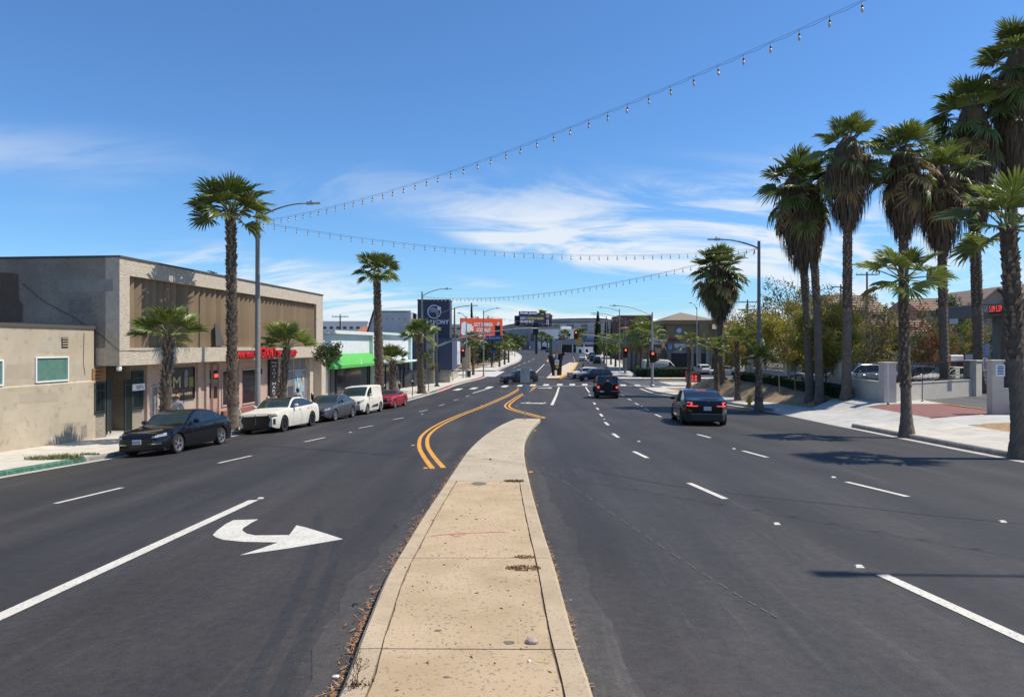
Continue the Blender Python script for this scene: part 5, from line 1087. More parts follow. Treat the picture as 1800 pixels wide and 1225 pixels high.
SPEC = {
 'sedan': dict(L=4.9, W=1.86, H=1.45, top=[(0,.56),(.008,.66),(.05,.77),(.15,.86),(.27,.93),(.305,.98),(.42,1.36),(.49,1.45),(.58,1.445),(.70,1.37),(.83,1.13),(.875,1.08),(.96,1.05),(.99,.98),(1,.86)], belt=[(0,.60),(.1,.76),(.3,.90),(.6,.96),(.85,1.0),(1,.90)], ws=(.31,.455), rg=(.645,.855), sg=(.325,.80), pil=[(.515,.53),(.715,.725)], wh=(.185,.765), rw=.335, cap=.70, round=.8),
 'lux': dict(L=5.35, W=1.95, H=1.54, top=[(0,.72),(.006,.86),(.04,.94),(.15,1.0),(.265,1.05),(.30,1.09),(.41,1.45),(.48,1.54),(.60,1.535),(.73,1.42),(.85,1.20),(.885,1.16),(.965,1.13),(.99,1.05),(1,.9)], belt=[(0,.80),(.1,.92),(.3,1.0),(.6,1.04),(.85,1.08),(1,.95)], ws=(.305,.45), rg=(.67,.865), sg=(.32,.825), pil=[(.52,.532),(.73,.742)], wh=(.165,.765), rw=.37, cap=.80, round=.6),
 'liftback': dict(L=4.72, W=1.90, H=1.52, top=[(0,.50),(.008,.62),(.05,.74),(.18,.90),(.235,.95),(.27,1.0),(.40,1.43),(.48,1.52),(.58,1.51),(.70,1.42),(.86,1.15),(.93,1.10),(.975,1.06),(.99,.96),(1,.84)], belt=[(0,.54),(.1,.74),(.3,.92),(.6,.98),(.85,1.04),(1,.92)], ws=(.27,.44), rg=(.60,.885), sg=(.29,.80), pil=[(.49,.505),(.70,.71)], wh=(.18,.79), rw=.35, cap=.66, round=.9),
 'suv': dict(L=4.65, W=1.86, H=1.66, top=[(0,.70),(.008,.84),(.04,.95),(.14,1.03),(.24,1.08),(.28,1.13),(.385,1.55),(.46,1.65),(.6,1.66),(.80,1.62),(.90,1.54),(.965,1.18),(.985,1.08),(1,.85)], belt=[(0,.76),(.1,.92),(.3,1.02),(.6,1.06),(.9,1.1),(1,1.0)], ws=(.285,.425), rg=(.885,.968), sg=(.305,.885), pil=[(.49,.51),(.70,.72)], wh=(.18,.775), rw=.36, cap=.74, round=.65),
 'van': dict(L=4.45, W=1.84, H=1.85, top=[(0,.66),(.01,.84),(.05,.98),(.15,1.12),(.17,1.16),(.31,1.70),(.38,1.81),(.55,1.85),(.94,1.82),(.98,1.74),(1,.95)], belt=[(0,.7),(.1,.9),(.25,1.08),(.6,1.12),(1,1.1)], ws=(.18,.335), rg=None, sg=(.225,.43), pil=[], wh=(.18,.80), rw=.335, cap=.74, round=.55),
 'bigvan': dict(L=5.9, W=2.02, H=2.55, top=[(0,.8),(.01,1.0),(.05,1.12),(.13,1.28),(.15,1.34),(.27,2.2),(.33,2.45),(.5,2.55),(.96,2.52),(.985,2.4),(1,1.0)], belt=[(0,.8),(.1,1.1),(.25,1.3),(.6,1.35),(1,1.3)], ws=(.16,.29), rg=None, sg=(.2,.34), pil=[], wh=(.17,.80), rw=.36, cap=.76, round=.5),
 'coupe': dict(L=4.6, W=1.73, H=1.30, top=[(0,.70),(.004,.82),(.03,.86),(.2,.90),(.40,.94),(.425,.97),(.51,1.24),(.56,1.30),(.65,1.29),(.72,1.2),(.815,.99),(.84,.97),(.96,.93),(.985,.88),(1,.78)], belt=[(0,.74),(.1,.80),(.4,.87),(.7,.88),(.85,.9),(1,.84)], ws=(.43,.535), rg=(.68,.825), sg=(.44,.77), pil=[(.655,.67)], wh=(.20,.79), rw=.325, cap=.9, round=.3),
 'jeep': dict(L=4.25, W=1.80, H=1.84, top=[(0,.80),(.004,1.02),(.03,1.10),(.28,1.16),(.30,1.20),(.365,1.74),(.40,1.81),(.6,1.84),(.965,1.83),(.985,1.76),(1,1.08)], belt=[(0,.86),(.05,1.0),(.3,1.12),(1,1.14)], ws=(.305,.385), rg=(.978,.999), sg=(.33,.955), pil=[(.50,.53),(.72,.75)], wh=(.15,.80), rw=.40, cap=.93, round=.2),
}
def car(spec, label, x, y, rz, paint, cat='car', name='parked_car', grp=None, rims=None, spokes=5, wr=None, lit=False, grille=None, roof=None, plate=True, dark_lamp=False, detail=True, extra=None, z=None, tw=None):
    s = SPEC[spec]; L, Wd, H = s['L'], s['W'], s['H']; rw = wr or s['rw']; hw0 = Wd/2; rims = rims or RIMS
    o = thing(name, label, cat, (x,y,0), rz, grp)
    # settle the car on the sloping road
    f = Vector((-math.sin(rz),math.cos(rz))); r_ = Vector((math.cos(rz),math.sin(rz))); b = L*.3
    h = lambda u, v: gz(x+f.x*u+r_.x*v, y+f.y*u+r_.y*v)
    zz = (h(b,.75)+h(b,-.75)+h(-b,.75)+h(-b,-.75))/4
    o.rotation_euler = (math.atan((h(b,0)-h(-b,0))/(2*b)), -math.atan((h(0,.75)-h(0,-.75))/1.5), rz); o.location.z = (zz if z is None else z)+.004
    top = interp(s['top']); belt = lin(s['belt']); zb0 = .20; yv = lambda t: L/2-t*L
    rl = s['round']
    def hw(t):
        y_ = abs(yv(t)); k = max(0,(y_-(L/2-rl))/rl); return hw0*(1-(1-s['cap'])*k**2.4)
    wc = s['wh']; ra = rw+.065
    def zbot(t):
        y_ = yv(t); z_ = zb0+.10*max(0,(abs(y_)-(L/2-.35))/.35)**2
        for c in wc:
            d = abs(y_-yv(c))
            if d < ra: z_ = max(z_, rw-.03+math.sqrt(ra*ra-d*d))
        return z_
    def wf(z_, t):
        k = (z_-zb0)/(belt(t)-zb0+1e-6)
        return .93+.07*math.sin(min(1,max(0,k))**.7*math.pi*.62+.0)/math.sin(.62*math.pi*.5/.62) if False else lin([(-1,.9),(0,.935),(.25,.985),(.55,1.0),(.8,.99),(1,.955),(2,.93)])(k)
    ts = set(round(i/54,4) for i in range(55)) | {0,1} | set(s['ws']) | set(s['sg']) | (set(s['rg']) if s['rg'] else set()) | set(v for p in s['pil'] for v in p)
    for c in wc:
        for k in range(-8,9): ts.add(round(min(1,max(0,c+ra*math.sin(k/8*math.pi/2)/L)),4))
        ts.add(round(c-(ra+.004)/L,4)); ts.add(round(c+(ra+.004)/L,4))
    ts = sorted(ts); ts = [t for i,t in enumerate(ts) if i == 0 or t-ts[i-1] > .0012]
    V = []; NC = 11
    for t in ts:
        y_ = yv(t); w = hw(t); zt = top(t); zs = min(belt(t), zt-.05); zb = min(zbot(t), zs-.06); k = min(1,max(0,(zt-zs-.08)/(H-belt(t)-.08)))
        row = []
        for u in (0,.22,.5,.78,1): z_ = zb+(zs-zb)*u; row.append((w*wf(z_,t), z_))
        up = zt-zs; rfw = w*s.get('rf',.74) if spec not in ('van','bigvan','jeep') else w*.86
        row.append((w*.935, zs+min(.03,up*.25)))
        row.append((w*.90*(1-k)+rfw*k+.05*k, zs+up*(.62+.22*k)))
        row.append((w*.82*(1-k)+(rfw-.03)*k, zs+up*(.80+.15*k)))
        row.append((w*.60*(1-k)+rfw*.72*k, zs+up*(.93+.055*k))); row.append((w*.32*(1-k)+rfw*.38*k, zs+up*.99)); row.append((0, zt))
        V.append([(a, y_, c) for a, c in row])
    groups = {}
    def put(kind, face): groups.setdefault(kind, []).append(face)
    inr = lambda t, r: r and r[0]-1e-4 <= t <= r[1]+1e-4
    for i in range(len(ts)-1):
        tm = (ts[i]+ts[i+1])/2
        for j in range(NC-1):
            kind = 'body'
            if j >= 7 and inr(tm,s['ws']): kind = 'windshield'
            elif j >= 7 and s['rg'] and inr(tm,s['rg']): kind = 'rear_window'
            elif j == 5 and inr(tm,s['sg']):
                kind = 'side'
                for n_, p in enumerate(s['pil']):
                    if inr(tm,p): kind = 'pillar'
            elif j >= 7 and roof and s['ws'][1] < tm < (s['rg'][0] if s['rg'] else .97): kind = 'roof'
            for sg in (1,-1):
                q_ = [V[i][j],V[i+1][j],V[i+1][j+1],V[i][j+1]]
                q_ = [(sg*a,b_,c) for a,b_,c in q_]
                kk = kind
                if kind == 'side': kk = 'side_window%d_%d' % (sum(1 for p in s['pil'] if tm > p[1]), sg)
                put(kk, q_ if sg < 0 else q_[::-1])
    for i, rev in ((0,False),(len(ts)-1,True)):
        for j in range(NC-1):
            q_ = [V[i][j],V[i][j+1],(-V[i][j+1][0],)+V[i][j+1][1:],(-V[i][j][0],)+V[i][j][1:]]
            if j == NC-2: q_ = [V[i][j],V[i][NC-1],(-V[i][j][0],)+V[i][j][1:]]
            put('body', q_[::-1] if rev else q_)
    def mesh_from(kind, m, nm, par):
        q = MB(); idx = {}
        for fc in groups[kind]:
            f_ = []
            for p in fc:
                k = (round(p[0],4),round(p[1],4),round(p[2],4))
                if k not in idx: idx[k] = len(q.v); q.v.append(k)
                if not f_ or f_[-1] != idx[k]: f_.append(idx[k])
            if len(set(f_)) > 2: q.f.append(tuple(dict.fromkeys(f_))); q.m.append(0)
        return q.build(nm, m, par, smooth=True, auto=32)
    body = mesh_from('body', paint, 'body', o)
    for k in sorted(groups):
        if k == 'body': continue
        if k == 'roof': mesh_from(k, roof, 'roof_panel', o)
        elif k == 'pillar': mesh_from(k, BPLAS, 'door_pillar', o)
        else: mesh_from(k, CARGT if k == 'windshield' else CARGL, k if not k.startswith('side') else 'side_window', o)
    # underbody and wheel wells
    q = MB(); q.box(-hw0*.86,hw0*.86,-L/2+.25,L/2-.25,.17,.5); q.build('underbody', BPLAS, o)
    a, bm_ = wheel_mesh(rw, .22 if spec != 'jeep' else .28, rims, spokes)
    for c in wc:
        for sg in (1,-1):
            w = inst(a, 'wheel', o, (sg*(hw0-.125),yv(c),rw-.01), (0,0,0 if sg > 0 else math.pi)); inst(bm_, 'rim', w)
    # a patch following the plan outline: u = metres from the centre line, wrapping round the corner
    def outline(end):
        pts = [(0,end*L/2)]; rng = [t for t in ts] if end > 0 else [t for t in ts][::-1]
        for t in rng[:26]: pts.append((hw(t), yv(t)))
        return pts
    def patch(nm, end, u0, u1, z0, z1, m, par=None, off=.008, sides=(1,-1), zz0=None, zz1=None):
        pts = [Vector(p) for p in outline(end)]; acc = [0]
        for p_, q_ in zip(pts[:-1],pts[1:]): acc.append(acc[-1]+(q_-p_).length)
        def at(u):
            for i in range(len(acc)-1):
                if u <= acc[i+1]: k = (u-acc[i])/(acc[i+1]-acc[i]+1e-9); return pts[i].lerp(pts[i+1],k), i
            return pts[-1], len(pts)-2
        us = [u0]+[a_ for a_ in acc if u0 < a_ < u1]+[u1]; res = None
        for sg in sides:
            q = MB()
            for u in us:
                p_, i = at(u); t_ = (L/2-p_.y)/L; k = (u-u0)/(u1-u0+1e-9)
                d_ = (pts[min(i+1,len(pts)-1)]-pts[i]); nrm = Vector((d_.y,-d_.x)); nrm = -nrm if end > 0 else nrm
                if nrm.length: nrm.normalize()
                if (nrm.x < 0): nrm = -nrm if abs(nrm.y) < .9 else nrm
                if abs(d_.y) < 1e-6: nrm = Vector((0,end))
                a0 = z0+((zz0 if zz0 is not None else z0)-z0)*k; a1 = z1+((zz1 if zz1 is not None else z1)-z1)*k
                for z_ in (a0,a1):
                    sc_ = wf(z_,t_) if i > 0 else 1
                    q.v.append((sg*(p_.x*sc_+nrm.x*off), p_.y+nrm.y*off+(0 if i else end*.0), z_))
            for i in range(len(us)-1): q.f.append((2*i,2*i+2,2*i+3,2*i+1) if (sg*end > 0) else (2*i,2*i+1,2*i+3,2*i+2)); q.m.append(0)
            res = q.build(nm, m, par or o)
        return res
    cw = hw(0); zt0 = top(.008)
    if spec == 'sedan':
        patch('headlamp', 1, cw*.82, cw+.42, .60, .67, LENSD if dark_lamp else LENSW, zz0=.66, zz1=.76)
        g_ = patch('grille', 1, 0, cw*.8, .36, .60, GRIL); patch('lower_grille', 1, 0, cw*1.0, .24, .31, GRIL); patch('tail_lamp', -1, hw(1)*.7, hw(1)+.35, .80, .93, TAIL)
        if not dark_lamp: patch('chrome_bar', 1, cw*.6, cw+.2, .40,.43, CHROME)
    elif spec == 'lux':
        patch('headlamp', 1, cw*.72, cw+.25, .80, .84, LENSD, zz0=.84, zz1=.875)
        for sg in (1,-1):
            q = MB(); y0 = L/2+.012; P_ = [(.012,.80),(.62,.80),(.70,.62),(.58,.36),(.02,.33),(.012,.55)]; q.add([(sg*a_,y0,b_) for a_,b_ in P_]+[(sg*a_,y0-.05,b_) for a_,b_ in P_], [tuple(range(6)) if sg < 0 else tuple(range(5,-1,-1))]+[(i,(i+1)%6,6+(i+1)%6,6+i) for i in range(6)]); q.build('grille', GRIL, o)
        patch('bumper_trim', 1, cw*.86, cw+.30, .73, .79, GRIL, off=.006, zz0=.75, zz1=.81); patch('lower_grille', 1, 0, cw*.8, .25, .40, GRIL, off=.006)
        patch('air_intake', 1, cw+.05, cw+.17, .40, .64, GRIL, off=.012)
        patch('tail_lamp', -1, hw(1)*.5, hw(1)+.3, .9, .98, TAIL)
    elif spec == 'liftback':
        patch('headlamp', 1, cw*.75, cw+.4, .60, .66, LENSW if not dark_lamp else LENSD, zz0=.68, zz1=.76)
        tl = TAILON if lit else TAIL
        patch('tail_lamp', -1, hw(1)*.62, hw(1)+.34, .82, .86, tl, off=.012); patch('tail_lamp', -1, hw(1)*1.02, hw(1)+.12, .86, .97, tl, off=.012, zz0=.86, zz1=.99); patch('tail_lamp', -1, hw(1)+.0, hw(1)+.36, .96, 1.0, tl, off=.012)
        patch('bumper', -1, 0, hw(1)+.5, .24, .50, BPLAS, off=.012); patch('trunk_lip', -1, 0, hw(1)*1.0, 1.035, 1.05, BPLAS, off=-.03)
        patch('bumper_glint', -1, 0, hw(1)+.1, .50,.52, mat('glint_grey',(.2,.2,.2),rough=.3), off=.014)  # highlight along the bumper edge, painted as a thin grey strip
        if lit:
            tm = .625; q = MB(); q.box(-.22,.22,-(L*.66-L/2)-.06,-(L*.66-L/2)-.0,top(.632)-.07,top(.632)-.025); bl_ = q.build('brake_lamp', TAILON, o)
        text('emblem', 'T', .07, CHROME, o, (.025,-L/2-.012,.98), w=.06, depth=.004, rot=(0,0,0))
    elif spec == 'suv':
        patch('headlamp', 1, cw*.75, cw+.4, .78, .86, LENSW if not dark_lamp else LENSD, zz0=.84, zz1=.93); patch('grille', 1, 0, cw*.72, .55, .85, GRIL); patch('lower_grille', 1, 0, cw, .26, .42, BPLAS)
        patch('tail_lamp', -1, hw(1)*.8, hw(1)+.3, .98, 1.16, TAILON if lit else TAIL); patch('bumper', -1, 0, hw(1)+.4, .26, .5, BPLAS)
        for sg in (1,-1): q = MB(); q.tube([(sg*hw0*.70,yv(.5),top(.5)+.01),(sg*hw0*.70,yv(.52),top(.52)+.05),(sg*hw0*.70,yv(.82),top(.82)+.04),(sg*hw0*.70,yv(.84),top(.84)-.02)], .015, 5); q.build('roof_rail', CHROME if not dark_lamp else BPLAS, o)
    elif spec in ('van','bigvan'):
        k = H/1.85
        patch('headlamp', 1, cw*.72, cw+.45, .70*k, .84*k, LENSW, zz0=.86*k, zz1=1.0*k); patch('grille', 1, 0, cw*.66, .36, .56*k, GRIL); patch('upper_grille', 1, 0, cw*.6, .66*k, .72*k, GRIL); patch('lower_trim', 1, 0, cw+.25, .25, .33, BPLAS)
        patch('tail_lamp', -1, hw(1)*.9, hw(1)+.12, .85, 1.35, TAIL)
        for sg in (1,-1):
            q = MB(); q.add([(sg*(hw0*1.006),yv(.33),.42),(sg*(hw0*1.006),yv(.66),.42),(sg*hw0*1.006,yv(.66),.60),(sg*hw0*1.006,yv(.40),.52)],[(0,1,2,3) if sg < 0 else (3,2,1,0)]); q.build('side_moulding', BPLAS, o)
    elif spec == 'coupe':
        patch('grille', 1, 0, cw*.62, .52, .70, GRIL); patch('bumper', 1, 0, cw+.25, .42, .50, CHROME, off=.03); patch('bumper', -1, 0, hw(1)+.2, .45, .54, CHROME, off=.03)
        for sg in (1,-1): q = MB(); q.lathe([(.001,L/2+.02),(.085,L/2+.015),(.095,L/2)], 14, (sg*cw*.80,0,.62), axis='Y'); q.build('headlamp', LENSW, o)
        patch('tail_lamp', -1, hw(1)*.55, hw(1)*.85, .62, .76, TAIL)
        text('emblem', 'W', .06, CHROME, o, (.06,L/2+.02,.58), w=.1, depth=.004, rot=(0,0,math.pi))
    elif spec == 'jeep':
        for sg in (1,-1):
            q = MB(); q.lathe([(.001,L/2+.03),(.09,L/2+.02),(.1,L/2)], 14, (sg*.55,0,.92), axis='Y'); q.build('headlamp', LENSW, o)
            for c in wc:
                q = MB(); yc = yv(c); n = 12; ri, ro = rw+.06, rw+.14
                for k in range(n+1):
                    w = math.pi*k/n
                    q.v += [(sg*(hw0-.10),yc+ri*math.cos(w)*1.05,rw+ri*math.sin(w)),(sg*(hw0+.12),yc+ri*math.cos(w)*1.05,rw+ri*math.sin(w)),(sg*(hw0+.12),yc+ro*math.cos(w)*1.05,rw+ro*math.sin(w)),(sg*(hw0-.10),yc+ro*math.cos(w)*1.05,rw+ro*math.sin(w))]
                for k in range(n):
                    for j in range(4): q.f.append((4*k+j,4*k+(j+1)%4,4*k+4+(j+1)%4,4*k+4+j)); q.m.append(0)
                q.build('fender_flare', BPLAS, o)
            MB().bbox(sg*.74-.09,sg*.74+.09,-L/2-.05,-L/2+.01,.82,1.0,.02).build('tail_lamp', TAILON, o)
        MB().bbox(-.86,.86,-L/2-.22,-L/2-.02,.48,.64,.03).build('rear_bumper', BPLAS, o)
        sp_, sr_ = wheel_mesh(.40,.28,RIMD,5); w = inst(sp_, 'spare_wheel', o, (0,-L/2-.2,.98), (0,0,-math.pi/2)); inst(sr_, 'rim', w)
        MB().box(-.07,.07,-L/2-.15,-L/2-.10,1.42,1.47).build('brake_lamp', TAILON, o)
        MB().box(-.62,-.30,-L/2-.235,-L/2-.225,.52,.64).build('licence_plate', PLATE, o)
    if plate and spec != 'jeep':
        e = 1 if plate != 'rear' else -1; zp = {'sedan':.42,'lux':.36,'liftback':.62,'suv':.48,'van':.40,'bigvan':.5,'coupe':.36}[spec]
        if e < 0: zp += .04
        yp = e*(L/2+.03); pl_ = MB().box(-.155,.155,yp-.008,yp+.008,zp,zp+.155).build('licence_plate', PLATE, o)
        text('characters', plate if isinstance(plate,str) and plate != 'rear' else '9PHY109', .075, PLATEB, pl_, (.125*e,yp+.009*e,zp+.03), w=.25, depth=.002, rot=(0,0,math.pi if e > 0 else 0))
    # mirrors, handles, shut lines
    tm = s['sg'][0]+.02
    for sg in (1,-1):
        zc = belt(tm)+.06; q = MB(); q.bbox(sg*(hw0-.03)-(.0 if sg > 0 else .2),sg*(hw0-.03)+(.2 if sg > 0 else 0),yv(tm)-.28,yv(tm)-.14,zc,zc+.15,.04)
        q.build('mirror', paint if spec != 'jeep' else BPLAS, o, smooth=True)
        if detail and spec not in ('jeep',):
            for t_ in ([s['pil'][0][0]-.015]+([s['pil'][1][0]-.03] if len(s['pil']) > 1 and spec != 'coupe' else [])) if s['pil'] else [s['sg'][1]-.03]:
                w_ = hw(t_)*wf(belt(t_)-.10,t_); MB().bbox(sg*w_-.02,sg*w_+.02,yv(t_)-.02,yv(t_)+.16,belt(t_)-.13,belt(t_)-.10,.008).build('door_handle', BPLAS if dark_lamp or spec in ('lux','van','bigvan') else paint, o)
            for t_ in [s['sg'][0]+.03]+[p[0] for p in s['pil'][:1]]+([s['sg'][1]-.06] if spec not in ('van','coupe','bigvan') else [s['sg'][1]+.01]):
                q = MB(); zs_ = [.30+(belt(t_)-.33)*k/6 for k in range(7)]
                for z_ in zs_: w_ = hw(t_)*wf(z_,t_)+.003; q.v += [(sg*w_,yv(t_)-.006,z_),(sg*w_,yv(t_)+.006,z_)]
                for k in range(6): q.f.append((2*k,2*k+1,2*k+3,2*k+2)); q.m.append(0)
                q.build('door_seam', BLACK, o)
    if extra: extra(o, L, Wd, H, top)
    return o
UP = math.pi-math.atan(.115)      # facing the camera along the left kerb
def kerbx(y, off): return XL(y)+off
GP = 'cars parked along the left kerb'; GT = 'cars on the road'
PBLK = carpaint('black', (.006,.007,.010)); PWHT = carpaint('white', (.78,.80,.84)); PGRY = carpaint('grey', (.11,.115,.125), .5); PRED = carpaint('red', (.33,.015,.025)); PSIL = carpaint('silver', (.42,.43,.44), .5); PDK = carpaint('charcoal', (.028,.03,.034), .3); PDB = carpaint('dark_blue', (.012,.018,.035), .2)
def emblem(txt, zz, w, h):
    def f(o, L, Wd, H, top): text('emblem', txt, h, CHROME, o, (w/2,L/2+.016,zz), w=w, depth=.006, bold=.02, rot=(0,0,math.pi))
    return f
car('sedan', 'black sedan parked nearest on the left, alloy wheels', kerbx(26.1,1.15), 26.1, UP, PBLK, grp=GP, dark_lamp=False, extra=emblem('H',.47,.13,.11), plate='9PHY109')
def bmw(o, L, Wd, H, top):
    q = MB(); q.lathe([(.001,L/2+.0),(.045,L/2-.0),(.05,L/2-.02)], 12, (0,0,.84), axis='Y'); q.build('emblem', PLATE, o)
car('lux', 'white luxury sedan with large black grille on the left kerb', kerbx(34.6,1.15), 34.6, UP, PWHT, grp=GP, rims=RIMD, spokes=7, roof=GLASSD, plate=None, dark_lamp=True, extra=bmw)
car('sedan', 'grey sedan parked between white sedan and white van', kerbx(41.0,1.1), 41.0, UP, PGRY, grp=GP, plate=None)
car('van', 'small white delivery van parked on the left', kerbx(46.4,1.15), 46.4, UP, PWHT, 'van', 'delivery_van', GP, plate=None)
car('coupe', 'classic red coupe parked behind the white van', kerbx(52.9,1.1), 52.9, UP, PRED, grp=GP, rims=RIMS, plate=None)
p = G(1231,748.5); car('liftback', 'black electric hatchback driving away in the right lane', p.x+.45, p.y+2.15, R(-5), PBLK, name='car', grp=GT, lit=True, rims=RIMD, plate='rear', dark_lamp=True)
p = G(1070.5,700.5); car('jeep', 'black off-road vehicle with rear spare wheel waiting at the crossing', p.x, p.y+1.9, R(-4), PBLK, 'car', 'off_road_vehicle', GT, rims=RIMD, detail=False)
p = G(912,674.5); car('suv', 'dark grey SUV turning behind the median sign', p.x, p.y+.6, R(112), PDK, name='car', grp=GT, dark_lamp=False, rims=RIMS)
def sensors(o, L, Wd, H, top):
    q = MB(); q.lathe([(.30,H-.02),(.28,H+.10),(.16,H+.14),(.14,H+.34),(.17,H+.36),(.12,H+.46)], 14, (0,.1,0)); q.build('sensor_dome', BLACK, o, smooth=True)
    for sx in (-.75,.75): q = MB(); q.lathe([(.06,.72),(.1,.75),(.1,.95),(.04,1.0)], 10, (sx,L/2-.35,0)); q.build('corner_sensor', BLACK, o)
p = G(1028,666.5); car('suv', 'white driverless car with roof sensors crossing the junction', p.x, p.y+.9, R(101), PWHT, name='car', grp=GT, rims=RIMD, extra=sensors, dark_lamp=True)
p = G(1046,670); car('suv', 'dark SUV in front of the white driverless car', p.x, p.y+.8, R(104), PDB, name='car', grp=GT, rims=RIMS)
# cars further up the road
p = G(1026,634.5); car('sedan', 'white car driving away on the far rise', p.x, p.y+2, R(-8), PWHT, name='car', grp=GT, lit=False, detail=False)
for lb_, px, py, pa in (('dark parked car nearest the far right kerb',1052,639.5,PDB),('dark green parked car second in the far right row',1045,635.5,PDK),('silver pickup sized car at the far end of the right row',1042,630,PGRY)):
    p = G(px,py); car('suv', lb_, p.x, p.y+2, R(-7), pa, grp='cars parked on the far right', detail=False)
p = G(911,615.5); car('bigvan', 'white box truck far up the curve', p.x, p.y, R(170), PWHT, 'truck', 'truck', GT, detail=False)
p = G(967,619); car('suv', 'dark car far off behind the mural sculpture', p.x, p.y, R(150), PDK, name='car', grp=GT, detail=False)
# repair shop yard and side road
p = W(1163,0,106); car('bigvan', 'tall white van behind the corner hedge', p.x, 106, R(-96), PWHT, 'van', 'tall_van', 'vehicles at the repair shop', z=gz(27,106)+.05, plate=None)
p = W(1182,0,103); car('sedan', 'low black car behind the corner hedge by the tall van', p.x, 103.6, R(-88), PBLK, name='parked_car', grp='vehicles at the repair shop', z=gz(27,103)+.3)
p = W(1234,0,113); car('suv', 'white SUV in front of the dark repair bay', p.x, 113, R(0), PWHT, name='parked_car', grp='vehicles at the repair shop', detail=False)
p = G(1274,660); car('liftback', 'white electric car coming out of the side road', p.x, p.y+.5, R(84), PWHT, name='car', grp=GT, rims=RIMD)
# cars on the raised lot
for lb_, sp, px, d, rz, pa in (('white sedan with red tail lamp on the lot behind the railing','sedan',1672,47.5,95,PWHT),('silver SUV on the lot between the two wall posts','suv',1508,47.5,100,PSIL),('dark sedan half hidden by the yellow tree','sedan',1452,50,97,PDB),('blue grey sedan behind the white sedan on the lot','sedan',1606,50.5,96,PGRY)):
    x = PX(px,d); car(sp, lb_, x, d, R(rz), pa, grp='cars on the raised lot', z=CZ-2.9)
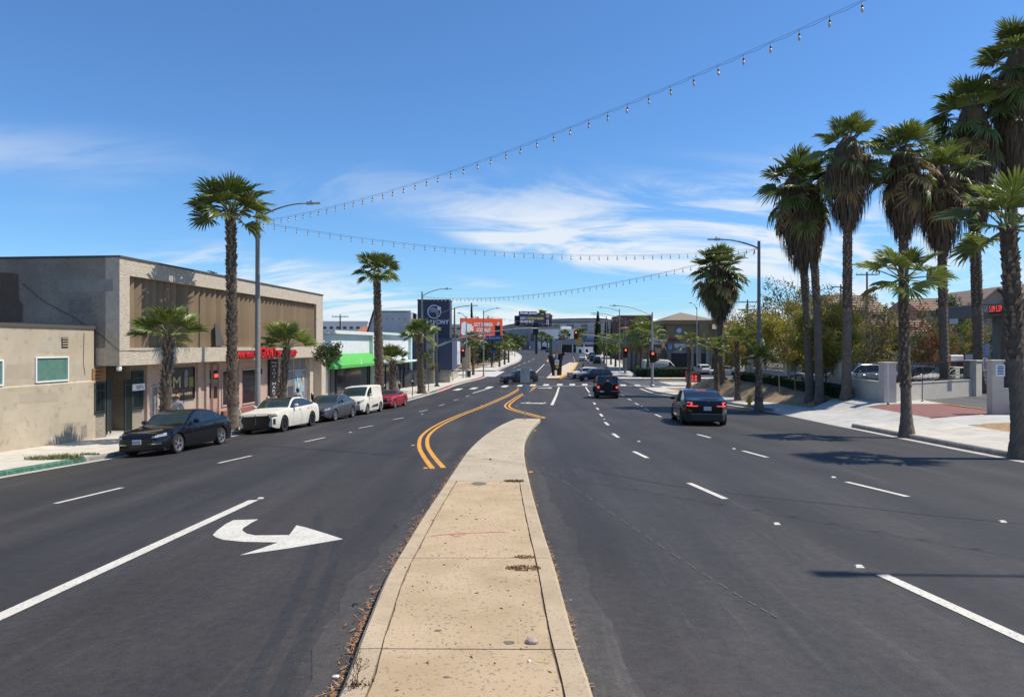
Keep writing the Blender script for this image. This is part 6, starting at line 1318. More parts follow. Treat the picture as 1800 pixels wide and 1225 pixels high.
# ---------------------------------------------------------------- people
SKIN = mat('skin', (.36,.21,.14), rough=.6); HAIRM = mat('hair_dark', (.02,.016,.014), rough=.8)
def person(label, x, y, rz, shirt, trousers, skin=SKIN, bald=False, h=1.74, arm=(.1,.2), shoes=BLACK, bag=None):
    o = thing('person', label, 'person', (x,y,gz(x,y)+.15), rz); k = h/1.74
    J = {'pel':(0,0,.95),'sp1':(0,.01,1.1),'sp2':(0,.02,1.28),'chest':(0,.0,1.40),'neck':(0,-.01,1.50),'hd0':(0,-.03,1.56)}
    E = [('pel','sp1'),('sp1','sp2'),('sp2','chest'),('chest','neck'),('neck','hd0')]; Rr = {'pel':(.16,.12),'sp1':(.145,.11),'sp2':(.16,.115),'chest':(.165,.115),'neck':(.062,.06),'hd0':(.06,.06)}
    for s, n in ((1,'r'),(-1,'l')):
        a = arm[0] if s > 0 else arm[1]
        J.update({'sh'+n:(.19*s,0,1.42),'el'+n:(.26*s,-.05-a*.2,1.14),'wr'+n:(.25*s,-.12-a,.92+a*.5),'hip'+n:(.09*s,0,.88),'kn'+n:(.10*s,-.03+.06*s,.49),'an'+n:(.10*s,.02+.09*s,.08),'toe'+n:(.11*s,-.13+.09*s,.04)})
        E += [('chest','sh'+n),('sh'+n,'el'+n),('el'+n,'wr'+n),('pel','hip'+n),('hip'+n,'kn'+n),('kn'+n,'an'+n),('an'+n,'toe'+n)]
        Rr.update({'sh'+n:(.075,.075),'el'+n:(.052,.052),'wr'+n:(.034,.038),'hip'+n:(.10,.11),'kn'+n:(.068,.07),'an'+n:(.048,.05),'toe'+n:(.045,.035)})
        hb = Vector(J['wr'+n])
        for fi in range(5):
            dx = (-.028+.019*fi) if fi < 4 else -.03; l = (.075,.085,.09,.078,.05)[fi]
            p1 = hb+Vector((dx*s*.6,-.01-.02*(fi == 4),-.075 if fi < 4 else -.03)); p2 = p1+Vector((0,-.012,-l*.55)); p3 = p2+Vector((-.004*s,-.016,-l*.35))
            for m_, pp in enumerate((p1,p2,p3)): J['f%s%d%d'%(n,fi,m_)] = tuple(pp); Rr['f%s%d%d'%(n,fi,m_)] = (.0095,.0095)
            E += [('wr'+n,'f%s%d0'%(n,fi)),('f%s%d0'%(n,fi),'f%s%d1'%(n,fi)),('f%s%d1'%(n,fi),'f%s%d2'%(n,fi))]
    ks = list(J); me = bpy.data.meshes.new('body'); me.from_pydata([tuple(c*k for c in J[q]) for q in ks], [(ks.index(a),ks.index(b)) for a,b in E], [])
    t = bpy.data.objects.new('body', me); C.objects.link(t); md = t.modifiers.new('s','SKIN'); t.modifiers.new('u','SUBSURF').levels = 2
    for i, q in enumerate(ks): me.skin_vertices[0].data[i].radius = Rr[q]; me.skin_vertices[0].data[i].use_root = (q == 'pel')
    dg = bpy.context.evaluated_depsgraph_get(); dg.update(); m2 = bpy.data.meshes.new_from_object(t.evaluated_get(dg)); bpy.data.objects.remove(t)
    for m in (shirt, trousers, skin, shoes): m2.materials.append(m)
    for p in m2.polygons:
        c = p.center/k; p.use_smooth = True
        p.material_index = 3 if c.z < .10 else 2 if c.z > 1.485 or (abs(c.x) > .2 and c.z < 1.16) else 1 if c.z < .93 else 0
    b = bpy.data.objects.new('body', m2); C.objects.link(b); b.parent = o
    q = MB(); hz = 1.64*k
    q.lathe([(.02,-.125),(.06,-.115),(.075,-.06),(.082,0),(.08,.05),(.062,.09),(.03,.11),(.002,.115)], 16, (0,-.035*k,hz)); q.v = [(v[0],(v[1]+.035)*1.2-.035,v[2]) for v in q.v]
    q.add([(-.012,-.13,hz-.03),(.012,-.13,hz-.03),(0,-.155,hz-.035),(0,-.13,hz+.01)],[(0,1,2),(0,2,3),(2,1,3)])
    for s in (-1,1): q.obox((s*.085,-.03,hz-.01), .016,.03,.055)
    hd = q.build('head', skin, o, smooth=True)
    for s in (-1,1): MB().lathe([(.001,-.128),(.011,-.126),(.012,-.12)], 8, (s*.03,0,hz+.0), axis='Y').build('eye', WHITE, hd)
    MB().box(-.022,.022,-.131,-.126,hz-.068,hz-.06).build('mouth', mat('lip',(.3,.12,.1)), hd)
    q = MB(); lo_ = .0 if bald else .02
    if bald: q.lathe([(.086,-.04),(.088,0),(.084,.03)], 16, (0,-.03*k,hz)); q.v = [(v[0],(v[1]+.03)*1.22-.022,v[2]) for v in q.v]; q.f = q.f[:-2]; q.m = q.m[:-2]
    else: q.lathe([(.085,-.03),(.092,.02),(.088,.06),(.066,.1),(.03,.122),(.002,.125)], 16, (0,-.022*k,hz)); q.v = [(v[0],(v[1]+.022)*1.2-.015,v[2]) for v in q.v]
    q.build('hair', HAIRM, o, smooth=True)
    if bag: MB().bbox(-.15,.15,.10,.24,1.05*k,1.45*k,.05).build('backpack', bag, o)
    return o
x = PX(311,29.6); person('bald man in grey shirt walking behind the black sedan', x, 29.6, R(175), mat('shirt_grey',(.25,.26,.29),(.3,.31,.34),scale=9,rough=.9), mat('trousers_dark',(.03,.03,.04),rough=.9), bald=True, h=1.78)
x = PX(523,41.2); person('person in white top with grey backpack behind the grey sedan', x, 41.2, R(172), mat('shirt_white',(.62,.62,.64),(.5,.5,.53),scale=14,rough=.9), mat('trousers_navy',(.02,.022,.035),rough=.9), skin=mat('skin_dark',(.12,.065,.045),rough=.6), h=1.72, bag=mat('backpack_grey',(.25,.25,.27),rough=.8))
# ---------------------------------------------------------------- trees, hedges
def leafmat(name, c, c2): return mat(name, c, c2, scale=.9, rough=.6, trans=.42, detail=3, lo=.4, hi=.6)
TBARK = mat('tree_bark', (.15,.125,.10), (.22,.19,.155), scale=6, rough=.95, bump=.5, bscale=20)
def leaves(q, c, n, rad, size, rs, mi=0, flat=.8):
    for _ in range(n):
        while True:
            p = Vector((rs.uniform(-1,1),rs.uniform(-1,1),rs.uniform(-1,1)))
            if p.length < 1: break
        p = Vector(c)+Vector((p.x*rad,p.y*rad,p.z*rad*flat)); a = Vector((rs.gauss(0,1),rs.gauss(0,1),rs.gauss(0,.6))).normalized(); b = a.orthogonal().normalized(); b.rotate(Matrix.Rotation(rs.random()*6.28,3,a)); s = size*rs.uniform(.6,1.3); w = a.cross(b)
        q.add([p-b*s, p+w*s*.42, p+b*s, p-w*s*.42], [(0,1,2,3)], mi)
def tree(name, label, base, h, cr, zlow, mats, nb=9, nl=110, size=.10, clump=.5, seed=0, grp=None, bare=0.0, trunk=.09, cat='tree', squash=.9, lean=0.0):
    rs = random.Random(seed+5); o = thing(name, label, cat, base, 0, grp); q = MB(); lf = MB()
    q.tube([(0,0,-.15),(.03,0,zlow*.5),(lean*.5,.02,zlow),(lean,0,h*.72)], [trunk*1.25,trunk,trunk*.8,trunk*.3], 8)
    cz_ = (zlow+h)/2; rz_ = (h-zlow)/2
    for i in range(nb):
        w = i*2.4+rs.uniform(-.4,.4); u = rs.uniform(-.75,.95); z1 = cz_+rz_*u*.9; rr = cr*math.sqrt(max(.05,1-u*u*.85))*rs.uniform(.6,1.0)
        z0 = min(z1-.2, zlow+ (h-zlow)*rs.uniform(.0,.35)); p0 = Vector((lean*.5,0,z0)); p2 = Vector((rr*math.cos(w)+lean,rr*math.sin(w)*squash,z1)); p1 = p0.lerp(p2,.5)+Vector((rs.uniform(-.2,.2),rs.uniform(-.2,.2),.1))
        q.tube([p0,p1,p2], [trunk*.45,trunk*.28,trunk*.1], 5, cap=False)
        tips = [p2, p1.lerp(p2,.5)]
        for k in range(4):
            e = p1.lerp(p2,rs.uniform(.2,1))+Vector((rs.gauss(0,.33),rs.gauss(0,.33),rs.gauss(.12,.28)))*cr*.42; s_ = p1.lerp(p2,rs.uniform(0,.7))
            q.tube([s_,s_.lerp(e,.5)+Vector((0,0,.06)),e], [trunk*.16,trunk*.1,trunk*.05], 4, cap=False); tips.append(e)
        for e in tips:
            if rs.random() < bare: continue
            leaves(lf, e, int(nl*rs.uniform(.5,1.3)/len(tips)*2.2), clump*rs.uniform(.7,1.25), size, rs, rs.randrange(len(mats)))
    q.build('trunk', TBARK, o, smooth=True)
    if lf.v: lf.build('crown', mats, o)
    return o
YG = [leafmat('leaf_yellowgreen_a',(.42,.33,.035),(.30,.28,.035)), leafmat('leaf_yellowgreen_b',(.25,.25,.035),(.18,.20,.035)), leafmat('leaf_olive',(.33,.23,.05),(.25,.19,.05))]
RDL = [leafmat('leaf_red_a',(.34,.11,.06),(.25,.10,.05)), leafmat('leaf_red_b',(.19,.13,.04),(.15,.13,.04)), leafmat('leaf_greenmix',(.10,.14,.03),(.14,.15,.04))]
DKG = [leafmat('leaf_dark_a',(.03,.055,.015),(.045,.07,.02)), leafmat('leaf_dark_b',(.02,.04,.012),(.035,.055,.015))]
MDG = [leafmat('leaf_mid_a',(.06,.10,.02),(.08,.12,.03)), leafmat('leaf_mid_b',(.045,.075,.015),(.06,.09,.02))]
BRN = [leafmat('leaf_brown_a',(.18,.13,.08),(.14,.11,.06)), leafmat('leaf_brown_b',(.13,.12,.05),(.10,.10,.04))]
def ptree(name, label, px, d, ytop, ybot, cr, mats, **k):
    x = PX(px,d); b = Vector((x,d,gz(x,d))); tree(name, label, b, hgt(ytop,d)-b.z, cr, max(.5,hgt(ybot,d)-b.z), mats, **k)
GB = 'trees on the right bank'
ptree('street_tree', 'small broadleaf street tree in front of the white shop', 577, 45, 594, 655, .85, BRN[1:]+MDG, nb=9, nl=90, size=.09, clump=.38, seed=1, trunk=.05)
ptree('street_tree', 'thin young street tree right of the navy tower palm', 753, 71.5, 612, 655, .85, YG[1:]+MDG, nb=6, nl=60, size=.09, clump=.35, seed=2, trunk=.04)
ptree('bank_tree', 'yellow green tree right of the leaning palm trunks', 1452, 44.5, 525, 672, 2.2, YG, nb=24, nl=210, size=.10, clump=.55, seed=3, grp=GB, trunk=.07)
ptree('bank_tree', 'yellow green tree left of the leaning palm trunks', 1384, 52, 535, 658, 2.6, YG, nb=22, nl=170, size=.11, clump=.6, seed=4, grp=GB, bare=.1, trunk=.07)
ptree('bank_tree', 'sparse olive tree behind the right lamp post', 1345, 58, 530, 650, 2.6, YG+BRN, nb=20, nl=140, size=.11, clump=.6, seed=5, grp=GB, bare=.25, trunk=.07)
ptree('bank_tree', 'leafy yellow tree near the top of the dirt bank', 1296, 64, 570, 652, 2.2, YG, nb=16, nl=150, size=.11, clump=.6, seed=6, grp=GB, bare=.1, trunk=.07)
ptree('bare_tree', 'tall half bare tree above the yellow trees', 1398, 66, 478, 600, 4.3, BRN, nb=26, nl=75, size=.12, clump=.6, seed=7, bare=.45, trunk=.12)
ptree('bare_tree', 'grey twiggy tree between the tall palm trunks', 1452, 60, 505, 640, 3.5, BRN+YG[2:], nb=26, nl=75, size=.11, clump=.55, seed=8, bare=.5, trunk=.11)
ptree('bare_tree', 'pale trunked bare tree before the tan house', 1520, 62, 535, 640, 2.8, BRN+MDG[:1], nb=14, nl=55, size=.11, clump=.55, seed=9, bare=.5, trunk=.11)
ptree('bare_tree', 'wispy brown tree left of the right lamp post', 1310, 75, 520, 610, 2.8, BRN, nb=12, nl=40, size=.11, clump=.5, seed=19, bare=.65, trunk=.09)
ptree('bank_tree', 'broad olive tree between the second and third tall palms', 1530, 52, 528, 668, 2.6, YG[1:]+BRN, nb=20, nl=130, size=.11, clump=.6, seed=31, grp=GB, bare=.25, trunk=.09)
ptree('bare_tree', 'brown twiggy tree covering the tan house front', 1492, 64, 500, 640, 3.2, BRN, nb=24, nl=95, size=.12, clump=.6, seed=32, bare=.35, trunk=.11)
ptree('bank_tree', 'golden tree right behind the lone thatched palm', 1322, 66, 535, 648, 2.9, YG, nb=20, nl=150, size=.12, clump=.65, seed=33, grp=GB, bare=.1, trunk=.08)
ptree('bank_tree', 'tall olive tree rising above the leaning palm trunks', 1425, 57, 505, 640, 3.0, YG+BRN, nb=24, nl=150, size=.12, clump=.65, seed=34, grp=GB, bare=.2, trunk=.1)
ptree('lot_tree', 'red leaved tree behind the lot railing', 1634, 66, 545, 652, 2.7, RDL, nb=17, nl=170, size=.11, clump=.6, seed=10, grp='autumn coloured trees behind the lot', trunk=.08)
ptree('lot_tree', 'mixed green and red tree left of the red one', 1592, 70, 565, 650, 2.3, RDL[1:]+MDG, nb=13, nl=140, size=.11, clump=.6, seed=11, grp='autumn coloured trees behind the lot', trunk=.08)
ptree('lot_tree', 'rusty olive tree below the fuel canopy', 1692, 68, 562, 648, 2.7, RDL[1:]+YG[1:], nb=16, nl=160, size=.11, clump=.6, seed=12, grp='autumn coloured trees behind the lot', trunk=.08)
ptree('lot_tree', 'green tree seen through the fuel canopy', 1752, 70, 545, 640, 3.2, MDG, nb=15, nl=160, size=.12, clump=.7, seed=13, trunk=.1)
ptree('lot_tree', 'round green tree above the right house roof', 1755, 110, 500, 590, 4.5, MDG, nb=14, nl=170, size=.18, clump=1.0, seed=14, trunk=.14)
ptree('lot_tree', 'dense green tree beside the right house gable', 1676, 90, 515, 600, 3.0, MDG+DKG, nb=14, nl=150, size=.15, clump=.8, seed=15, trunk=.12)
ptree('lot_tree', 'dark green tree behind the teal screen', 1555, 72, 570, 650, 2.4, DKG+MDG, nb=12, nl=140, size=.13, clump=.6, seed=16, trunk=.09)
def hedge(label, pts, w, h, mats, grp='clipped hedges', size=.055, dens=520, dz=.1, name='hedge'):
    o = thing(name, label, 'hedge', Vector((pts[0][0],pts[0][1],0)), 0, grp); rs = random.Random(len(label)); q = MB(); lf = MB(); b = Vector(pts[0])
    for a, c in zip(pts[:-1],pts[1:]):
        a, c = Vector(a), Vector(c); L = (c-a).length; t = (c-a)/L; n = Vector((-t.y,t.x)); k = max(2,int(L/.7)); ring = []
        for i in range(k+1):
            p = a.lerp(c,i/k); g = gz(p.x,p.y)+dz
            ring.append([(p.x-b.x+n.x*s*w/2*.92, p.y-b.y+n.y*s*w/2*.92, g+z) for s, z in ((-1,-.3),(-1,h*.95),(1,h*.95),(1,-.3))])
        base = len(q.v)
        for r_ in ring: q.v += r_
        for i in range(k):
            for j in range(3): q.f.append((base+4*i+j,base+4*i+j+1,base+4*i+5+j,base+4*i+4+j)); q.m.append(0)
        q.f.append((base+3,base+2,base+1,base)); q.f.append((base+4*k,base+4*k+1,base+4*k+2,base+4*k+3)); q.m += [0,0]
        for _ in range(int(dens*L*(h*2+w)/2)):
            u = rs.random(); p = a.lerp(c,u); v = rs.random()*(2*h+w); g = gz(p.x,p.y)+dz
            if v < h: s, z = -w/2, v
            elif v < h+w: s, z = v-h-w/2, h
            else: s, z = w/2, v-h-w
            e = rs.uniform(-.05,.07); pos = Vector((p.x-b.x+n.x*(s+math.copysign(e,s)), p.y-b.y+n.y*(s+math.copysign(e,s)), g+z+rs.uniform(-.04,.06)))
            d1 = Vector((rs.gauss(0,1),rs.gauss(0,1),rs.gauss(0,1))).normalized(); d2 = d1.orthogonal().normalized(); s_ = size*rs.uniform(.7,1.3)
            lf.add([pos-d1*s_,pos+d2*s_*.6,pos+d1*s_,pos-d2*s_*.6],[(0,1,2,3)], rs.randrange(len(mats)))
    q.build('core', mat('hedge_core',(.015,.025,.01),rough=1), o); lf.build('foliage', mats, o)
    return o
hedge('dark clipped hedge running along the foot of the lot wall', [(19.25,41.2),(19.6,48),(19.75,56),(19.6,62)], .6, .62, DKG+MDG[1:])
hedge('square clipped hedge at the right picture edge', [(20.6,27.2),(22.6,27.6)], .9, .8, DKG+MDG[1:])
hedge('long clipped hedge on the far corner before the vans', [(PX(1141,101),102),(PX(1221,101),102.2)], 1.2, 1.35, DKG+MDG[1:], size=.10, dens=160)
hedge('rounded hedge bordering the far right pavement', [(PX(1131,102),103),(21.6,118),(24.6,145),(26,160)], 1.6, 1.1, MDG+DKG[:1], size=.13, dens=75)

# ---------------------------------------------------------------- lot wall, posts and railings
WALLC = mat('lot_wall_stucco', (.50,.45,.375), (.56,.51,.43), scale=1.4, rough=.95, bump=.25, bscale=40, speck=(.38,.35,.3), sscale=5, samt=.4)
LZ = CZ-2.95
def wall_run(name, label, a, b, h, rail, base=LZ, cols=(0,1), ch=1.95, cw=.62, cb=None):
    o = thing(name, label, 'wall', (a[0],a[1],base), math.atan2(b[1]-a[1],b[0]-a[0])); L = math.hypot(b[0]-a[0],b[1]-a[1])
    MB().box(0,L,-.12,.12,-1.9,h).build('low_wall', WALLC, o); MB().box(cw/2,L-cw/2,-.15,.15,h,h+.05).build('coping', WALLC, o)
    for c in cols: x = c*L; MB().box(x-cw/2,x+cw/2,-cw/2,cw/2,-1.9,ch).build('post', WALLC, o); MB().bbox(x-cw/2-.05,x+cw/2+.05,-cw/2-.05,cw/2+.05,ch,ch+.09,.02).build('post_cap', WALLC, o)
    if rail:
        for zz in (h+.14, h+rail): MB().box(cw/2,L-cw/2,-.02,.02,zz-.02,zz+.02).build('rail', BLKM, o)
        n = int((L-cw)/.14); me = MB().box(-.011,.011,-.011,.011,h+.12,h+rail).build('baluster', BLKM, o); me.location = (cw/2+.07,0,0)
        for i in range(1,n): inst(me.data, 'baluster', o, (cw/2+.07+i*.14,0,0))
    return o
wall_run('lot_wall', 'cream lot wall with railing facing the street beside the driveway', (19.85,37.6), (20.05,43.3), .92, 1.0)
wall_run('lot_wall', 'cream lot wall section behind the leaning palm trunks', (20.06,43.95), (20.3,52), .92, 1.0, cols=(1,))
wall_run('lot_wall', 'cream lot wall section farthest up the bank', (20.35,52.6), (20.6,61), .92, 1.0, cols=(1,))
wall_run('driveway_wall', 'cream wall with railing running back along the driveway', (20.4,37.95), (27.6,42.6), .85, 1.1, cols=(1,), cw=.7)
wall_run('gate_wall', 'cream gate post and railing wall at the right edge', (21.2,31.2), (27.5,30.4), 1.15, 1.05, base=gz(21.2,31.2), cols=(0,), ch=2.35, cw=.46)
q = thing('back_railing', 'long black railing at the back of the lot', 'fence', (22,57.5,LZ))
for zz in (.3,1.55): MB().box(0,34,-.02,.02,zz-.02,zz+.02).build('rail', BLKM, q)
me = MB().box(-.012,.012,-.012,.012,.1,1.7).build('baluster', BLKM, q); me.location = (.1,0,0)
for i in range(1,225): inst(me.data, 'baluster', q, (.1+i*.15,0,0))
for i in range(8): MB().box(i*4.8-.03,i*4.8+.03,-.03,.03,0,1.8).build('post', BLKM, q)
# notices
def notice(label, c, w, h, rz, m, lines, lm, name='notice'):
    o = thing(name, label, 'sign', c, rz); MB().box(-w/2,w/2,-.012,.012,-h/2,h/2).build('panel', m, o)
    for i in range(lines): ww = w*(.8 if i%2 else .62); MB().box(-ww/2,ww/2,-.017,-.0125,h*(.36-.8*i/lines)-h*.04,h*(.36-.8*i/lines)+h*.04).build('printed_line', lm, o)
    return o
BLU = mat('print_blue', (.05,.08,.3), rough=.6)
p = W(1757,651,30.6); notice('white notice with blue print on the right edge railing', (p.x,30.55,p.z), .36, .5, R(-7), WHITE, 6, BLU)
p = W(1681,655,41.0); notice('white lot notice hanging on the driveway railing', (p.x,41.0-.1,p.z), .48, .62, R(33), mat('notice_cream',(.5,.5,.42),rough=.6), 3, mat('print_tan',(.3,.25,.1)))
p = W(1732,615,44.2); notice('blue grey notice fixed to the very tall palm trunk', (p.x-.1,43.9,p.z), .38, .85, 0, mat('notice_blue',(.17,.23,.32),rough=.6), 5, mat('print_pale',(.4,.45,.5)))
p = W(1729,640,44.0); notice('white list sign below the blue notice on the palm', (p.x,43.85,p.z), .3, .8, 0, WHITE, 6, mat('print_red',(.4,.05,.05)))
for lb_, px, py, d, h in (('slim white pole beside the driveway wall post',1561,706,36.6,2.1),('thin dark pole before the driveway wall',1621,700,38.2,1.5)):
    x = PX(px,d); o = thing('thin_pole', lb_, 'pole', (x,d,gz(x,d)+.05)); q = MB(); q.tube([(0,0,-.2),(0,0,h)], .025, 6); q.build('shaft', WHITE if px < 1600 else BLKM, o); q = MB(); q.lathe([(.06,0),(.06,.04),(.03,.06)], 8); q.build('foot', BLKM, o)
for lb_, px, py in (('wooden stake of the yellow tree nearest the hedge',1399,700),('second wooden stake beside the tall bank palms',1371,694)):
    p = G(px,py); o = thing('tree_stake', lb_, 'stake', p); q = MB(); q.tube([(0,0,-.2),(-.12,0,1.9)], .035, 6); q.build('pole', mat('stake_wood',(.28,.22,.16),(.36,.29,.22),scale=8,rough=.9), o)

# fuel station
fs = thing('fuel_canopy', 'flat grey fuel station canopy with lit red prices', 'canopy', (33.5,56,LZ), R(-90))
FASC = mat('canopy_fascia', (.17,.165,.16), (.19,.185,.18), scale=1, rough=.6)
zc0, zc1 = hgt(560,55)-LZ, hgt(542,55)-LZ
MB().box(0,22,0,11,zc0,zc1).build('roof', FASC, fs); MB().box(-.05,22.05,-.05,11.05,zc1,zc1+.06).build('trim', mat('canopy_trim',(.3,.3,.3)), fs)
for x in (4,12,20): MB().box(x-.25,x+.25,1.8,2.3,0,zc0).build('column', mat('canopy_column',(.25,.25,.25),rough=.6), fs)
def fx(px): return 56-33.45/((px-CX)/F)
text('lettering', 'VONS', .62, RED, fs, (fx(1711),-.03,zc0+.22), w=fx(1727)-fx(1711), depth=.03, bold=.02); text('lettering', 'GAS', .45, WHITE, fs, (fx(1729.5),-.03,zc0+.28), w=fx(1737)-fx(1729.5), depth=.03, bold=.01)
MB().box(fx(1738),fx(1763),-.06,0,zc0+.12,zc1-.12).build('price_panel', BLACK, fs)
for i, tx in enumerate(('5.09','5.59')): text('price', tx, .42, TAILON, fs, (fx(1739.3)+i*(fx(1751)-fx(1739.3)),-.065,zc0+.26), w=(fx(1750)-fx(1740)), depth=.006)
MB().box(fx(1668),fx(1683),-.02,.02,zc0-.45,zc0-.05).build('hanging_sign', WHITE, fs)
for lb_, px, d in (('red and black fuel pump behind the lot railing',1699,52),('second fuel pump half hidden by a palm trunk',1674,48.5)):
    x = PX(px,d); o = thing('fuel_pump', lb_, 'fuel pump', (x,d,LZ+.05), R(10), 'fuel pumps')
    MB().bbox(-.5,.5,-.3,.3,0,1.25,.04).build('cabinet', BLKM, o); MB().bbox(-.62,-.42,-.36,.36,0,2.25,.04).build('side_panel', mat('pump_red',(.42,.03,.03),rough=.5), o); MB().bbox(-.42,.6,-.34,.34,1.8,2.2,.04).build('sign_head', WHITE, o); MB().box(-.3,.4,-.31,-.3,.7,1.1).build('screen', GLASSD, o)
    q = MB(); q.tube([(.4,-.3,1.0),(.62,-.45,.6),(.5,-.4,.25),(.52,-.33,.9)], .02, 6); q.build('hose', BLACK, o)

# houses behind the lot
TILE = mat('tile_tan', (.30,.20,.14), (.38,.27,.19), scale=5, rough=.9, bump=.4, bscale=12)
def house(label, x0, x1, y0, dep, zw, zr, wall, gable=True, wins=(), base=1.0, ridge='x', grp='tile roofed houses behind the lot'):
    o = thing('house', label, 'house', (x0,y0,base), 0, grp); w = x1-x0; MB().box(0,w,0,dep,-2,zw-base).build('wall', wall, o); e = .5; zw -= base; zr -= base
    if ridge == 'x':
        q = MB(); q.add([(-e,-e,zw),(w+e,-e,zw),(w+e,dep+e,zw),(-e,dep+e,zw),(-e*.2,dep/2,zr),(w+e*.2,dep/2,zr)],[(0,1,5,4),(2,3,4,5),(1,2,5),(3,0,4),(3,2,1,0)]); r_ = q.build('roof', TILE, o)
        for k in range(7):      # tile courses
            f = (k+.5)/7; y_ = -e+(dep/2+e)*f; z_ = zw+(zr-zw)*f; MB().box(-e+.02,w+e-.02,y_-.07,y_+.07,z_+.01,z_+.09).build('tile_course', TILE, r_)
    else:
        q = MB(); q.add([(-e,-e,zw),(w+e,-e,zw),(w/2,-e,zr),(-e,dep,zw),(w+e,dep,zw),(w/2,dep,zr),(-e,-e,zw-.15),(w+e,-e,zw-.15),(w/2,-e,zr-.25)],[(0,2,5,3),(1,4,5,2),(0,1,7,6),(0,6,8,2),(2,8,7,1)]); r_ = q.build('roof', TILE, o); MB().add([(0,0,zw-.05),(w,0,zw-.05),(w/2,0,zr-.25)],[(0,1,2)]).build('gable', wall, o)
    for a, b, c, d in wins:
        f_ = MB().box(a-.1,b+.1,-.08,-.003,c-.1-base,d+.1-base).build('window', WHITE, o); MB().box(a,b,-.1,-.081,c-base,d-base).build('pane', GLASSD, f_)
    return o
TANW = mat('house_tan', (.38,.26,.19), (.42,.3,.22), scale=1, rough=.9); GRW = mat('house_greige', (.34,.29,.24), (.38,.33,.28), scale=1, rough=.9)
X = lambda px: PX(px,100)
house('tan two storey house above the bare trees', X(1474), X(1556), 100, 9, hgt(548,100), hgt(515,100), TANW, wins=[(2.2,3.6,hgt(565,100),hgt(552,100)),(4.6,6.0,hgt(565,100),hgt(552,100))])
house('lower tan house wing with long tile roof', X(1495), X(1585), 92, 5, hgt(590,92), hgt(560,92), TANW)
house('greige gabled house above the fuel canopy', PX(1712,95), PX(1790,95), 95, 10, hgt(543,95), hgt(505,95), GRW, ridge='y')
house('greige house with tile roof left of the gable', PX(1625,100), PX(1716,100), 101, 9, hgt(545,100), hgt(520,100), GRW)
house('second gabled house at the right picture edge', PX(1784,92), PX(1880,92), 92, 10, hgt(538,92), hgt(495,92), GRW, ridge='y')
simple_block('teal_screened_building', 'building with teal green screen behind the pale trunked tree', PX(1478,76), PX(1560,76), 76, 84, hgt(590,76), TANW, None, [(1.0,3.4,hgt(640,76),hgt(605,76))], mat('teal_screen',(.02,.13,.12),rough=.7))
def upole(label, px, d, ytop, arms=1, ybase=None):
    x = PX(px,d); o = thing('utility_pole', label, 'utility pole', (x,d,gz(x,d)), 0, 'wooden utility poles'); h = hgt(ytop,d)-gz(x,d); WD = mat('pole_wood',(.12,.085,.06),(.17,.125,.09),scale=5,rough=.95)
    q = MB(); q.tube([(0,0,-.2),(0,0,h)], [.17,.11], 8); q.build('pole', WD, o)
    for i in range(arms):
        z_ = h-.35-i*1.1; c_ = MB().box(-1.4,1.4,-.06,.06,z_-.06,z_+.06).build('cross_arm', WD, o)
        for s in (-1.3,-.7,.7,1.3): MB().lathe([(.04,z_+.06),(.05,z_+.14),(.02,z_+.2)], 6, (s,0,0)).build('insulator', STEEL, c_)
    return o
upole('utility pole with cross arm above the tan house', 1524, 90, 478, 1); upole('short utility pole with cross arms right of the lamp post', 1314, 105, 527, 2); upole('dark square topped pole above the wispy tree', 1478, 100, 500, 1)
upole('plain pole behind the white shop roof', 598, 120, 553, 1); upole('dark pole between navy tower and orange billboard', 799, 112, 541, 0)

# ---------------------------------------------------------------- repair shop
D = 122.0; BX = lambda px: PX(px,D); BZ = lambda py: hgt(py,D)
rp = thing('repair_shop', 'brown car repair shop with hipped corner tower', 'building', (0,D,0))
BRK = mat('shop_stone', (.19,.165,.135), (.25,.22,.18), scale=1.6, rough=.95, bump=.5, bscale=6); OCH = mat('shop_ochre', (.23,.165,.085), (.27,.195,.105), scale=1, rough=.85); SHIN = mat('shop_shingle', (.20,.16,.115), (.27,.215,.155), scale=4, rough=.95, bump=.4, bscale=10)
MB().box(BX(1120),BX(1305),1.5,16,-.5,BZ(586)).build('wall', BRK, rp); MB().box(BX(1120),BX(1172),1.3,3,BZ(586),BZ(574)).build('parapet', mat('shop_maroon',(.17,.06,.05),rough=.8), rp); MB().box(BX(1118),BX(1174),1.1,3,BZ(586)-.15,BZ(584)).build('cornice', OCH, rp)
MB().box(BX(1173),BX(1252),0,12,-.5,BZ(592)).build('tower_base', BRK, rp); MB().box(BX(1173)-.02,BX(1252),-.03,12,BZ(592)+.003,BZ(568)).build('tower_wall', OCH, rp)
q = MB(); x0, x1, z0, z1, zp = BX(1166), BX(1256), BZ(570), BZ(563), BZ(546.5); q.box(x0,x1,-.7,13,z0,z1); q.build('eave', OCH, rp)
q = MB(); q.add([(x0-.1,-.8,z1),(x1+.1,-.8,z1),(x1+.1,13.1,z1),(x0-.1,13.1,z1),((x0+x1)/2,6,zp)],[(0,1,4),(1,2,4),(2,3,4),(3,0,4)]); q.build('hip_roof', SHIN, rp)
q = MB(); a, b, c = BX(1226), BX(1243), BZ(600); n = 12; pts = [(a,c)]+[((a+b)/2-(b-a)/2*math.cos(math.pi*i/n), BZ(572)+(b-a)/2*1.0*math.sin(math.pi*i/n)) for i in range(n+1)]+[(b,c)]
q.add([(p_[0],-.9,p_[1]) for p_ in pts]+[(p_[0],0,p_[1]) for p_ in pts],[tuple(range(len(pts)))[::-1]]+[(i,(i+1)%len(pts),len(pts)+(i+1)%len(pts),len(pts)+i) for i in range(len(pts))]); q.build('arched_bay', OCH, rp)
MB().box(BX(1233),BX(1237),-.95,-.9,BZ(594),BZ(585)).build('bay_window', mat('bay_glass',(.4,.3,.08),rough=.4), rp)
